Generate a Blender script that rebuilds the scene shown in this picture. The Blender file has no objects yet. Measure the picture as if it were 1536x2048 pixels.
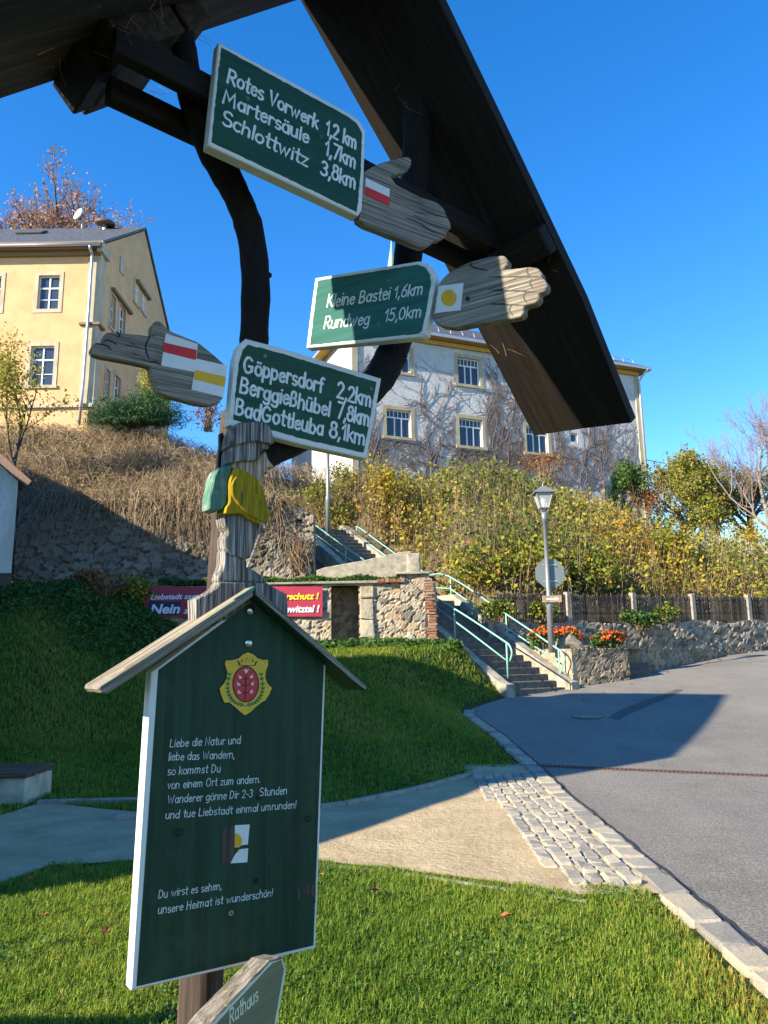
import bpy, math, random
import numpy as np
from math import radians, sin, cos, pi

# ------------------------------------------------------------------ camera, sky, sun, exposure
scene = bpy.context.scene
COL = scene.collection
FPX, CX, CY = 1538.0, 768.0, 1024.0
PITCH, ROLL = radians(10.8), radians(0.9)
CAM = np.array([0.0, 0.0, 1.6])
FW = np.array([0, cos(PITCH), sin(PITCH)])
_U0 = np.array([0, -sin(PITCH), cos(PITCH)]); _R0 = np.array([1.0, 0, 0])
RC = _R0 * cos(ROLL) - _U0 * sin(ROLL)
UC = _R0 * sin(ROLL) + _U0 * cos(ROLL)
cd = bpy.data.cameras.new('camera'); cam = bpy.data.objects.new('camera', cd); COL.objects.link(cam)
from mathutils import Matrix, Vector
cam.matrix_world = Matrix(((RC[0], UC[0], -FW[0], CAM[0]), (RC[1], UC[1], -FW[1], CAM[1]), (RC[2], UC[2], -FW[2], CAM[2]), (0, 0, 0, 1)))
cd.sensor_fit = 'AUTO'; cd.sensor_width = 36.0; cd.lens = FPX / 2048.0 * 36.0
cd.clip_start = 0.05; cd.clip_end = 3000
scene.camera = cam

SUN_EL = radians(26.5)
SUN_H = np.array([-0.848, -0.530]); SUN_H /= np.linalg.norm(SUN_H)      # horizontal direction towards the sun
SUN = np.array([SUN_H[0] * cos(SUN_EL), SUN_H[1] * cos(SUN_EL), sin(SUN_EL)])
world = bpy.data.worlds.new('World'); scene.world = world; world.use_nodes = True
nt = world.node_tree; nt.nodes.clear()
sky = nt.nodes.new('ShaderNodeTexSky'); sky.sky_type = 'NISHITA'; sky.sun_disc = False
sky.sun_elevation = SUN_EL; sky.sun_rotation = math.atan2(SUN_H[0], SUN_H[1]) % (2 * pi)
sky.altitude = 300; sky.air_density = 1.0; sky.dust_density = 0.0; sky.ozone_density = 2.6
hs = nt.nodes.new('ShaderNodeHueSaturation'); hs.inputs['Saturation'].default_value = 1.36; hs.inputs['Hue'].default_value = .507
bg = nt.nodes.new('ShaderNodeBackground'); bg.inputs['Strength'].default_value = 0.125
wo = nt.nodes.new('ShaderNodeOutputWorld')
nt.links.new(sky.outputs[0], hs.inputs['Color']); nt.links.new(hs.outputs[0], bg.inputs[0]); nt.links.new(bg.outputs[0], wo.inputs[0])
sl = bpy.data.lights.new('sun', 'SUN'); sl.energy = 5.0; sl.angle = radians(0.5); sl.color = (1.0, 0.89, 0.70)
so = bpy.data.objects.new('sun', sl); COL.objects.link(so)
so.rotation_euler = Vector((-SUN[0], -SUN[1], -SUN[2])).to_track_quat('-Z', 'Y').to_euler(); so.location = (-20, -10, 30)
scene.view_settings.view_transform = 'Standard'; scene.view_settings.look = 'None'
scene.view_settings.exposure = 1.42; scene.view_settings.gamma = 1.0
scene.cycles.max_bounces = 6; scene.cycles.diffuse_bounces = 3; scene.cycles.transparent_max_bounces = 6

# ------------------------------------------------------------------ survey helpers (photo pixel -> point at a chosen real distance)
def ray(u, v): return FW + RC * ((u - CX) / FPX) - UC * ((v - CY) / FPX)
def PY(u, v, Y):
    r = ray(u, v); return CAM + r * (Y / r[1])
def PZ(u, v, Z):
    r = ray(u, v); return CAM + r * ((Z - CAM[2]) / r[2])
class Frame:
    """a vertical working plane: R along it, U up, N out of it (towards the viewer)"""
    def __init__(s, p0, alpha, n=None):
        a = radians(alpha)
        s.R = np.array([sin(a), cos(a), 0]); s.N = np.array([cos(a), -sin(a), 0]); s.U = np.array([0, 0, 1.0])
        s.o = np.asarray(p0, float)
    def px(s, u, v, n=0.0):
        r = ray(u, v); d = s.o + s.N * n - CAM
        p = CAM + r * (d @ s.N) / (r @ s.N); q = p - s.o
        return np.array([q @ s.R, q @ s.U])
    def pxs(s, pts, n=0.0): return [s.px(u, v, n) for u, v in pts]
    def w(s, a, b, n=0.0): return s.o + s.R * a + s.U * b + s.N * n
    def axes(s): return np.stack([s.R, s.U, s.N])

# ------------------------------------------------------------------ scene graph helpers
ROOTLOC = {}
def tag(o, label=None, cat=None, group=None, kind=None):
    if label: o['label'] = label
    if cat: o['category'] = cat
    if group: o['group'] = group
    if kind: o['kind'] = kind
    return o
def thing(name, label, cat, loc, group=None):
    o = bpy.data.objects.new(name, None); COL.objects.link(o); o.location = tuple(map(float, loc))
    o.empty_display_size = 0.2
    ROOTLOC[o.name] = np.array(loc, float)
    return tag(o, label, cat, group)
def obj(name, V, F, mat, parent=None, axes=None, smooth=False, mi=None, attrs=None):
    V = np.asarray(V, float)
    if parent is not None: base = ROOTLOC[parent.name]
    else: base = np.array([(V[:, 0].min() + V[:, 0].max()) / 2, (V[:, 1].min() + V[:, 1].max()) / 2, V[:, 2].min()])
    me = bpy.data.meshes.new(name)
    L = V - base
    if isinstance(F, np.ndarray):
        k = F.shape[1]; m = len(F)
        me.vertices.add(len(V)); me.vertices.foreach_set('co', L.astype(np.float32).ravel())
        me.loops.add(m * k); me.loops.foreach_set('vertex_index', F.astype(np.int32).ravel())
        me.polygons.add(m); me.polygons.foreach_set('loop_start', np.arange(0, m * k, k, dtype=np.int32))
        me.polygons.foreach_set('loop_total', np.full(m, k, dtype=np.int32))
        me.update(calc_edges=True)
    else:
        me.from_pydata([tuple(p) for p in L], [], [tuple(map(int, f)) for f in F])
    mats = mat if isinstance(mat, (list, tuple)) else [mat]
    for m_ in mats: me.materials.append(m_)
    if mi is not None: me.polygons.foreach_set('material_index', np.asarray(mi, np.int32))
    if smooth: me.polygons.foreach_set('use_smooth', np.ones(len(me.polygons), bool))
    A = np.eye(3) if axes is None else np.asarray(axes)
    at = me.attributes.new('grain', 'FLOAT_VECTOR', 'POINT'); at.data.foreach_set('vector', (V @ A.T).astype(np.float32).ravel())
    if attrs:
        for k_, a_ in attrs.items():
            t = me.attributes.new(k_, 'FLOAT', 'POINT'); t.data.foreach_set('value', np.asarray(a_, np.float32))
    me.validate(); me.update()
    o = bpy.data.objects.new(name, me); COL.objects.link(o)
    if parent is not None:
        o.parent = parent
        if parent.type == 'MESH' and parent.parent is None: pass
        ROOTLOC[o.name] = base
    else:
        o.location = tuple(base); ROOTLOC[o.name] = base
    return o
class MB:
    """collects shapes that become ONE mesh"""
    def __init__(s): s.V = []; s.F = []; s.M = []; s.n = 0
    def add(s, V, F, m=0):
        V = np.asarray(V, float); s.V.append(V); s.F += [tuple(i + s.n for i in f) for f in F]; s.M += [m] * len(F); s.n += len(V); return s
    def box(s, c, h, ax=None, m=0):
        ax = np.eye(3) if ax is None else ax; c = np.asarray(c, float)
        V = [c + ax[0] * h[0] * i + ax[1] * h[1] * j + ax[2] * h[2] * k for k in (-1, 1) for j in (-1, 1) for i in (-1, 1)]
        return s.add(V, [(0, 2, 3, 1), (4, 5, 7, 6), (0, 1, 5, 4), (2, 6, 7, 3), (0, 4, 6, 2), (1, 3, 7, 5)], m)
    def bbox(s, c, h, b, ax=None, m=0, jit=0, rng=None):
        """box with chamfered edges"""
        ax = np.eye(3) if ax is None else ax; c = np.asarray(c, float); V = []; idx = {}
        for i in (-1, 1):
            for j in (-1, 1):
                for k in (-1, 1):
                    for a in range(3):
                        q = np.array([h[0] - b, h[1] - b, h[2] - b]); q[a] = h[a]
                        q = q * np.array([i, j, k])
                        if jit: q = q + rng.normal(0, jit, 3)
                        idx[(i, j, k, a)] = len(V); V.append(c + ax[0] * q[0] + ax[1] * q[1] + ax[2] * q[2])
        F = []
        for a in range(3):
            o1, o2 = [x for x in range(3) if x != a]
            for sg in (-1, 1):
                f = []
                for p, q in ((-1, -1), (1, -1), (1, 1), (-1, 1)):
                    key = [0, 0, 0]; key[a] = sg; key[o1] = p; key[o2] = q; f.append(idx[(*key, a)])
                F.append(f)
            for p in (-1, 1):
                for q in (-1, 1):
                    k1 = [0, 0, 0]; k1[a] = -1; k1[o1] = p; k1[o2] = q; k2 = list(k1); k2[a] = 1
                    F.append([idx[(*k1, o1)], idx[(*k2, o1)], idx[(*k2, o2)], idx[(*k1, o2)]])
        for i in (-1, 1):
            for j in (-1, 1):
                for k in (-1, 1): F.append([idx[(i, j, k, 0)], idx[(i, j, k, 1)], idx[(i, j, k, 2)]])
        Va = np.array(V); cc = Va.mean(0); FF = []
        for f in F:
            p = Va[f]; nn = np.cross(p[1] - p[0], p[2] - p[0])
            FF.append(f if nn @ (p.mean(0) - cc) > 0 else f[::-1])
        return s.add(V, FF, m)
    def tube(s, pts, rad, k=8, cap=True, m=0, flat=1.0):
        pts = [np.asarray(p, float) for p in pts]; n = len(pts)
        rad = [rad] * n if np.isscalar(rad) else rad
        V = []; F = []; ref = None
        for i in range(n):
            d = pts[min(i + 1, n - 1)] - pts[max(i - 1, 0)]; d = d / (np.linalg.norm(d) + 1e-12)
            if ref is None: ref = np.array([0, 0, 1.0]) if abs(d[2]) < .9 else np.array([1.0, 0, 0])
            a = np.cross(d, ref); a /= np.linalg.norm(a) + 1e-12; b = np.cross(a, d); ref = b
            for j in range(k):
                t = 2 * pi * j / k; V.append(pts[i] + (a * cos(t) + b * sin(t) * flat) * rad[i])
        for i in range(n - 1):
            for j in range(k): F.append((i * k + j, i * k + (j + 1) % k, (i + 1) * k + (j + 1) % k, (i + 1) * k + j))
        if cap: F += [tuple(range(k))[::-1], tuple((n - 1) * k + j for j in range(k))]
        return s.add(V, F, m)
    def beam(s, a, b, hw, hh, up=(0, 0, 1), m=0, bev=0.004):
        a = np.asarray(a, float); b = np.asarray(b, float); d = b - a; L = np.linalg.norm(d); d = d / L
        up = np.asarray(up, float); w = np.cross(up, d); w /= np.linalg.norm(w); u = np.cross(d, w)
        return s.bbox((a + b) / 2, (L / 2, hw, hh), min(bev, hw * .4, hh * .4), np.stack([d, w, u]), m)
    def plate(s, fr, pts, n0, n1, bev=0.0, m=0, ms=None):
        """outline pts (local 2D) between n1 (back) and n0 (front)"""
        P = np.array(pts, float); k = len(P); ms = m if ms is None else ms
        A = sum(P[i][0] * P[(i + 1) % k][1] - P[(i + 1) % k][0] * P[i][1] for i in range(k))
        if A < 0: P = P[::-1].copy()
        I = inset(P, bev) if bev else P
        V = [fr.w(*q, n0) for q in I]
        if bev: V += [fr.w(*q, n0 - bev) for q in P]
        V += [fr.w(*q, n1) for q in P]
        F = [tuple(range(k))]; M = [m]
        rings = 3 if bev else 2
        for r in range(rings - 1):
            for i in range(k): F.append((r * k + i, (r + 1) * k + i, (r + 1) * k + (i + 1) % k, r * k + (i + 1) % k)); M.append(ms)
        F.append(tuple((rings - 1) * k + i for i in range(k))[::-1]); M.append(ms)
        s.V.append(np.array(V)); s.F += [tuple(i + s.n for i in f) for f in F]; s.M += M; s.n += len(V); return s
    def build(s, name, mat, parent=None, axes=None, smooth=False):
        return obj(name, np.concatenate(s.V), s.F, mat, parent, axes, smooth, s.M if isinstance(mat, (list, tuple)) else None)
def inset(P, b):
    k = len(P); out = []
    for i in range(k):
        e1 = P[i] - P[i - 1]; e2 = P[(i + 1) % k] - P[i]
        e1 = e1 / (np.linalg.norm(e1) + 1e-9); e2 = e2 / (np.linalg.norm(e2) + 1e-9)
        n1 = np.array([-e1[1], e1[0]]); n2 = np.array([-e2[1], e2[0]])
        v = n1 + n2; l = v @ v
        out.append(P[i] + v * (b * 2 / max(l, 1.0)))
    return np.array(out)
def smooth_poly(pts, it=2, keep=0.25):
    P = [np.asarray(p, float) for p in pts]
    for _ in range(it):
        Q = []
        for i in range(len(P)):
            a, b = P[i], P[(i + 1) % len(P)]; Q += [a * .84 + b * .16, a * .16 + b * .84]
        P = Q
    return P
def spline(pts, n=6):
    P = [np.asarray(p, float) for p in pts]; out = []
    for i in range(len(P) - 1):
        p0, p1, p2, p3 = P[max(i - 1, 0)], P[i], P[i + 1], P[min(i + 2, len(P) - 1)]
        for t in np.linspace(0, 1, n, endpoint=False):
            out.append(.5 * ((2 * p1) + (-p0 + p2) * t + (2 * p0 - 5 * p1 + 4 * p2 - p3) * t * t + (-p0 + 3 * p1 - 3 * p2 + p3) * t ** 3))
    return out + [P[-1]]
def sstep(a, b, x):
    t = np.clip((x - a) / (b - a), 0, 1); return t * t * (3 - 2 * t)

# ------------------------------------------------------------------ materials
def new_mat(name, rough=0.8, spec=0.3, metal=0.0):
    m = bpy.data.materials.new(name); m.use_nodes = True; n = m.node_tree; b = n.nodes['Principled BSDF']
    b.inputs['Roughness'].default_value = rough; b.inputs['Metallic'].default_value = metal
    b.inputs['Specular IOR Level'].default_value = spec
    return m, n, b
def N(n, t, **kw):
    x = n.nodes.new(t)
    for k, v in kw.items():
        if k in x.inputs: x.inputs[k].default_value = v
        else: setattr(x, k, v)
    return x
def coords(n, attr='grain', scale=(1, 1, 1), rot=(0, 0, 0)):
    a = N(n, 'ShaderNodeAttribute', attribute_name=attr); mp = N(n, 'ShaderNodeMapping'); mp.inputs['Scale'].default_value = scale
    mp.inputs['Rotation'].default_value = rot
    n.links.new(a.outputs['Vector'], mp.inputs[0]); return mp.outputs[0]
def noise(n, vec, scale, detail=4, rough=.6, dist=0):
    x = N(n, 'ShaderNodeTexNoise'); x.inputs['Scale'].default_value = scale; x.inputs['Detail'].default_value = detail
    x.inputs['Roughness'].default_value = rough; x.inputs['Distortion'].default_value = dist
    n.links.new(vec, x.inputs['Vector']); return x.outputs[0]
def ramp(n, fac, stops, interp='LINEAR'):
    r = N(n, 'ShaderNodeValToRGB'); r.color_ramp.interpolation = interp; e = r.color_ramp.elements
    while len(e) < len(stops): e.new(.5)
    for el, (p, c) in zip(e, stops):
        el.position = p; el.color = (*c, 1) if len(c) == 3 else c
    n.links.new(fac, r.inputs[0]); return r.outputs[0]
def mix(n, fac, a, b, mode='MIX'):
    x = N(n, 'ShaderNodeMix', data_type='RGBA', blend_type=mode)
    for s_, v in ((x.inputs[0], fac), (x.inputs[6], a), (x.inputs[7], b)):
        if hasattr(v, 'is_output'): n.links.new(v, s_)
        elif isinstance(v, (int, float)): s_.default_value = v
        else: s_.default_value = (*v, 1) if len(v) == 3 else v
    return x.outputs[2]
def math_(n, op, a, b=0.0):
    x = N(n, 'ShaderNodeMath', operation=op)
    for i, v in enumerate((a, b)):
        if hasattr(v, 'is_output'): n.links.new(v, x.inputs[i])
        else: x.inputs[i].default_value = v
    return x.outputs[0]
def bump(n, b, h, dist=.01, st=1.0, prev=None):
    x = N(n, 'ShaderNodeBump'); x.inputs['Distance'].default_value = dist; x.inputs['Strength'].default_value = st
    n.links.new(h, x.inputs['Height'])
    if prev: n.links.new(prev, x.inputs['Normal'])
    n.links.new(x.outputs[0], b.inputs['Normal']); return x.outputs[0]
def G3(*c): return [(i / (len(c) - 1), x) for i, x in enumerate(c)]
def wood(name, dark, mid, light, across=60, along=2.5, bd=.003, rough=.85, lo=.3, hi=.7, axis=0, spot=None):
    m, n, b = new_mat(name, rough, .2)
    sc = [across] * 3; sc[axis] = along
    v = coords(n, scale=sc); f = noise(n, v, 1.0, 6, .65, .6)
    c = ramp(n, f, [(lo, dark), ((lo + hi) / 2, mid), (hi, light)])
    f2 = noise(n, coords(n), 7, 3); c = mix(n, math_(n, 'MULTIPLY', f2, .55), c, dark)
    if spot:
        f3 = noise(n, coords(n), 26, 4, .7); k = ramp(n, f3, [(.60, (0, 0, 0)), (.68, (1, 1, 1))])
        c = mix(n, k, c, spot)
    n.links.new(c, b.inputs['Base Color']); bump(n, b, f, bd, 1.0); return m
def paint(name, col, rough=.45, var=.25, grainaxis=None, spec=.4, chips=None, wear=None, chipt=.70, bd=.0012):
    m, n, b = new_mat(name, rough, spec)
    sc = [45 if bd < .004 else 150] * 3
    if grainaxis is not None: sc[grainaxis] = 2.0 if bd < .004 else 4.0
    f = noise(n, coords(n, scale=sc), 1.0, 5, .6, .3)
    dk = tuple(x * (1 - var) for x in col); lt = tuple(min(1, x * (1 + var)) for x in col)
    c = ramp(n, f, [(.3, dk), (.7, lt)])
    g = noise(n, coords(n), 5, 3); c = mix(n, math_(n, 'MULTIPLY', g, .35), c, dk)
    if chips:
        q = noise(n, coords(n, scale=[(5 if grainaxis == i else 38) for i in range(3)]), 1.0, 8, .75)
        k = ramp(n, q, [(chipt, (0, 0, 0)), (chipt + .03, (1, 1, 1))]); c = mix(n, k, c, chips)
    if wear:
        q = noise(n, coords(n), 9, 6, .7); k = ramp(n, q, [(.52, (0, 0, 0)), (.7, (1, 1, 1))]); c = mix(n, k, c, wear)
    n.links.new(c, b.inputs['Base Color']); bump(n, b, f, bd, .8); return m
def plain(name, col, rough=.6, spec=.3, metal=0, var=.15, sc=20, bd=0):
    m, n, b = new_mat(name, rough, spec, metal)
    f = noise(n, coords(n), sc, 5)
    c = ramp(n, f, [(.3, tuple(x * (1 - var) for x in col)), (.7, tuple(min(1, x * (1 + var)) for x in col))])
    n.links.new(c, b.inputs['Base Color'])
    if bd: bump(n, b, f, bd)
    return m
def leafmat(name, stops, trans=.35, rough=.6):
    m = bpy.data.materials.new(name); m.use_nodes = True; n = m.node_tree; n.nodes.clear()
    a = N(n, 'ShaderNodeAttribute', attribute_name='tint'); c = ramp(n, a.outputs['Fac'], stops)
    d = N(n, 'ShaderNodeBsdfPrincipled'); d.inputs['Roughness'].default_value = rough; d.inputs['Specular IOR Level'].default_value = .25
    t = N(n, 'ShaderNodeBsdfTranslucent'); x = N(n, 'ShaderNodeMixShader'); x.inputs[0].default_value = trans
    o = N(n, 'ShaderNodeOutputMaterial')
    n.links.new(c, d.inputs['Base Color']); n.links.new(c, t.inputs['Color'])
    n.links.new(d.outputs[0], x.inputs[1]); n.links.new(t.outputs[0], x.inputs[2]); n.links.new(x.outputs[0], o.inputs[0])
    return m
def stone(name, cols, mortar, scale=2.2, squash=(1, 1, 1.5), bd=.05, gap=.06, rough=.9):
    m, n, b = new_mat(name, rough, .2)
    base = coords(n, scale=squash)
    nz = N(n, 'ShaderNodeTexNoise'); nz.inputs['Scale'].default_value = 1.7; nz.inputs['Detail'].default_value = 3; n.links.new(base, nz.inputs['Vector'])
    wv = N(n, 'ShaderNodeVectorMath', operation='MULTIPLY_ADD'); wv.inputs[1].default_value = (.35, .35, .35)
    n.links.new(nz.outputs['Color'], wv.inputs[0]); n.links.new(base, wv.inputs[2])
    v1 = N(n, 'ShaderNodeTexVoronoi', feature='F1'); v1.inputs['Scale'].default_value = scale; n.links.new(wv.outputs[0], v1.inputs['Vector'])
    v2 = N(n, 'ShaderNodeTexVoronoi', feature='DISTANCE_TO_EDGE'); v2.inputs['Scale'].default_value = scale; n.links.new(wv.outputs[0], v2.inputs['Vector'])
    sx = N(n, 'ShaderNodeSeparateColor'); n.links.new(v1.outputs['Color'], sx.inputs[0])
    c = ramp(n, sx.outputs[0], G3(*cols))
    f = noise(n, coords(n), 9, 8, .7); c = mix(n, .8, c, ramp(n, f, [(.25, (.42, .40, .38)), (.75, (1.25, 1.22, 1.15))]), 'MULTIPLY')
    lich = ramp(n, noise(n, coords(n), 1.1, 5, .7), [(.5, (0, 0, 0)), (.68, (1, 1, 1))])
    c = mix(n, math_(n, 'MULTIPLY', lich, .5), c, (.10, .095, .075))
    e = ramp(n, v2.outputs['Distance'], [(gap * .35, (0, 0, 0)), (gap, (1, 1, 1))])
    c = mix(n, e, mortar, c); n.links.new(c, b.inputs['Base Color'])
    h = math_(n, 'ADD', math_(n, 'MULTIPLY', ramp(n, v2.outputs['Distance'], [(0, (0, 0, 0)), (gap * 2.2, (1, 1, 1))]), 1.0), math_(n, 'MULTIPLY', f, .7))
    bump(n, b, h, bd, 1.0); return m

M = {}
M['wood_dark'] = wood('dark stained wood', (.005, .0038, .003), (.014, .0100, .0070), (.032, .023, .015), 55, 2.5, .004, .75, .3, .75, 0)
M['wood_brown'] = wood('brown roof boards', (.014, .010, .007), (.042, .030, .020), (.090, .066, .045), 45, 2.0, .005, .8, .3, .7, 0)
M['wood_moss'] = wood('dark mossy roof lath', (.007, .006, .004), (.016, .014, .008), (.034, .032, .016), 45, 2.0, .005, .85, .3, .7, 0, (.045, .05, .015))
M['bark_dark'] = wood('dark barked wood', (.004, .003, .0025), (.010, .0075, .006), (.022, .016, .012), 70, 5, .006, .8, .3, .75, 0)
M['post_wood'] = wood('weathered brown post', (.022, .016, .013), (.075, .055, .045), (.16, .12, .10), 75, 2.2, .005, .9, .28, .72, 1)
M['grey_wood'] = wood('silver grey wood', (.045, .036, .027), (.25, .21, .165), (.50, .45, .37), 170, 2.6, .007, .9, .30, .66, 0)
M['grey_wood_v'] = wood('silver grey upright wood', (.022, .019, .017), (.19, .17, .148), (.52, .48, .43), 130, 3, .008, .9, .36, .62, 1)
M['face_wood'] = wood('pale carved wood', (.10, .062, .04), (.43, .30, .20), (.70, .54, .39), 130, 3, .008, .9, .36, .62, 1)
M['eave_wood'] = wood('mossy grey eave wood', (.06, .050, .036), (.25, .21, .16), (.48, .43, .34), 85, 3, .006, .9, .3, .68, 0, (.30, .29, .12))
M['green_paint'] = paint('dark green paint', (.012, .056, .027), .5, .34, 0, .25, (.13, .13, .085), (.020, .072, .040), .70)
M['green_board'] = paint('dark green board paint', (.0115, .042, .021), .55, .42, 1, .2, (.10, .10, .07), (.017, .052, .028), .69)
M['teal_paint'] = paint('teal green paint', (.030, .115, .098), .7, .2, 0, .08)
M['white_paint'] = paint('aged white paint', (.62, .61, .56), .6, .14, 0, .3, (.22, .20, .15), None, .69)
M['cream_paint'] = paint('yellowed white paint', (.62, .60, .40), .6, .14, 0, .3, (.30, .28, .12), None, .66)
M['letter'] = paint('white lettering', (.62, .64, .60), .7, .16, None, .2, (.10, .15, .12), None, .67)
M['letter_thin'] = paint('thin pale lettering', (.50, .54, .52), .6, .15, None, .3)
M['yellow_paint'] = paint('mustard jacket paint', (.33, .225, .012), .8, .6, 1, .12, (.10, .085, .03), None, .60, .005)
M['pack_paint'] = paint('pale green backpack paint', (.085, .185, .135), .8, .45, 1, .12, (.05, .07, .05), (.24, .32, .27), .57, .005)
M['olive_paint'] = paint('faded olive paint', (.17, .16, .085), .7, .2, 0, .2, (.04, .032, .025), None, .70)
M['plaque_white'] = plain('plaque white', (.60, .60, .57), .5, var=.06)
M['plaque_red'] = plain('plaque red', (.52, .022, .022), .5, var=.1)
M['plaque_yellow'] = plain('plaque yellow', (.62, .34, .012), .5, var=.08)
M['steel'] = plain('polished steel', (.55, .54, .50), .25, .5, 1.0, .05)
M['galv'] = plain('galvanised grey paint', (.20, .21, .215), .45, .4, .3, .12)
M['brass'] = plain('brass screw', (.38, .30, .16), .4, .5, .8, .2)
M['ink'] = plain('black outline', (.012, .012, .012), .6)
M['crest_yellow'] = paint('crest yellow', (.60, .38, .016), .45, .1)
M['crest_red'] = paint('crest red', (.50, .016, .022), .45, .1)
M['crest_green'] = plain('crest green', (.02, .16, .06), .5)
M['asphalt'] = None

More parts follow.
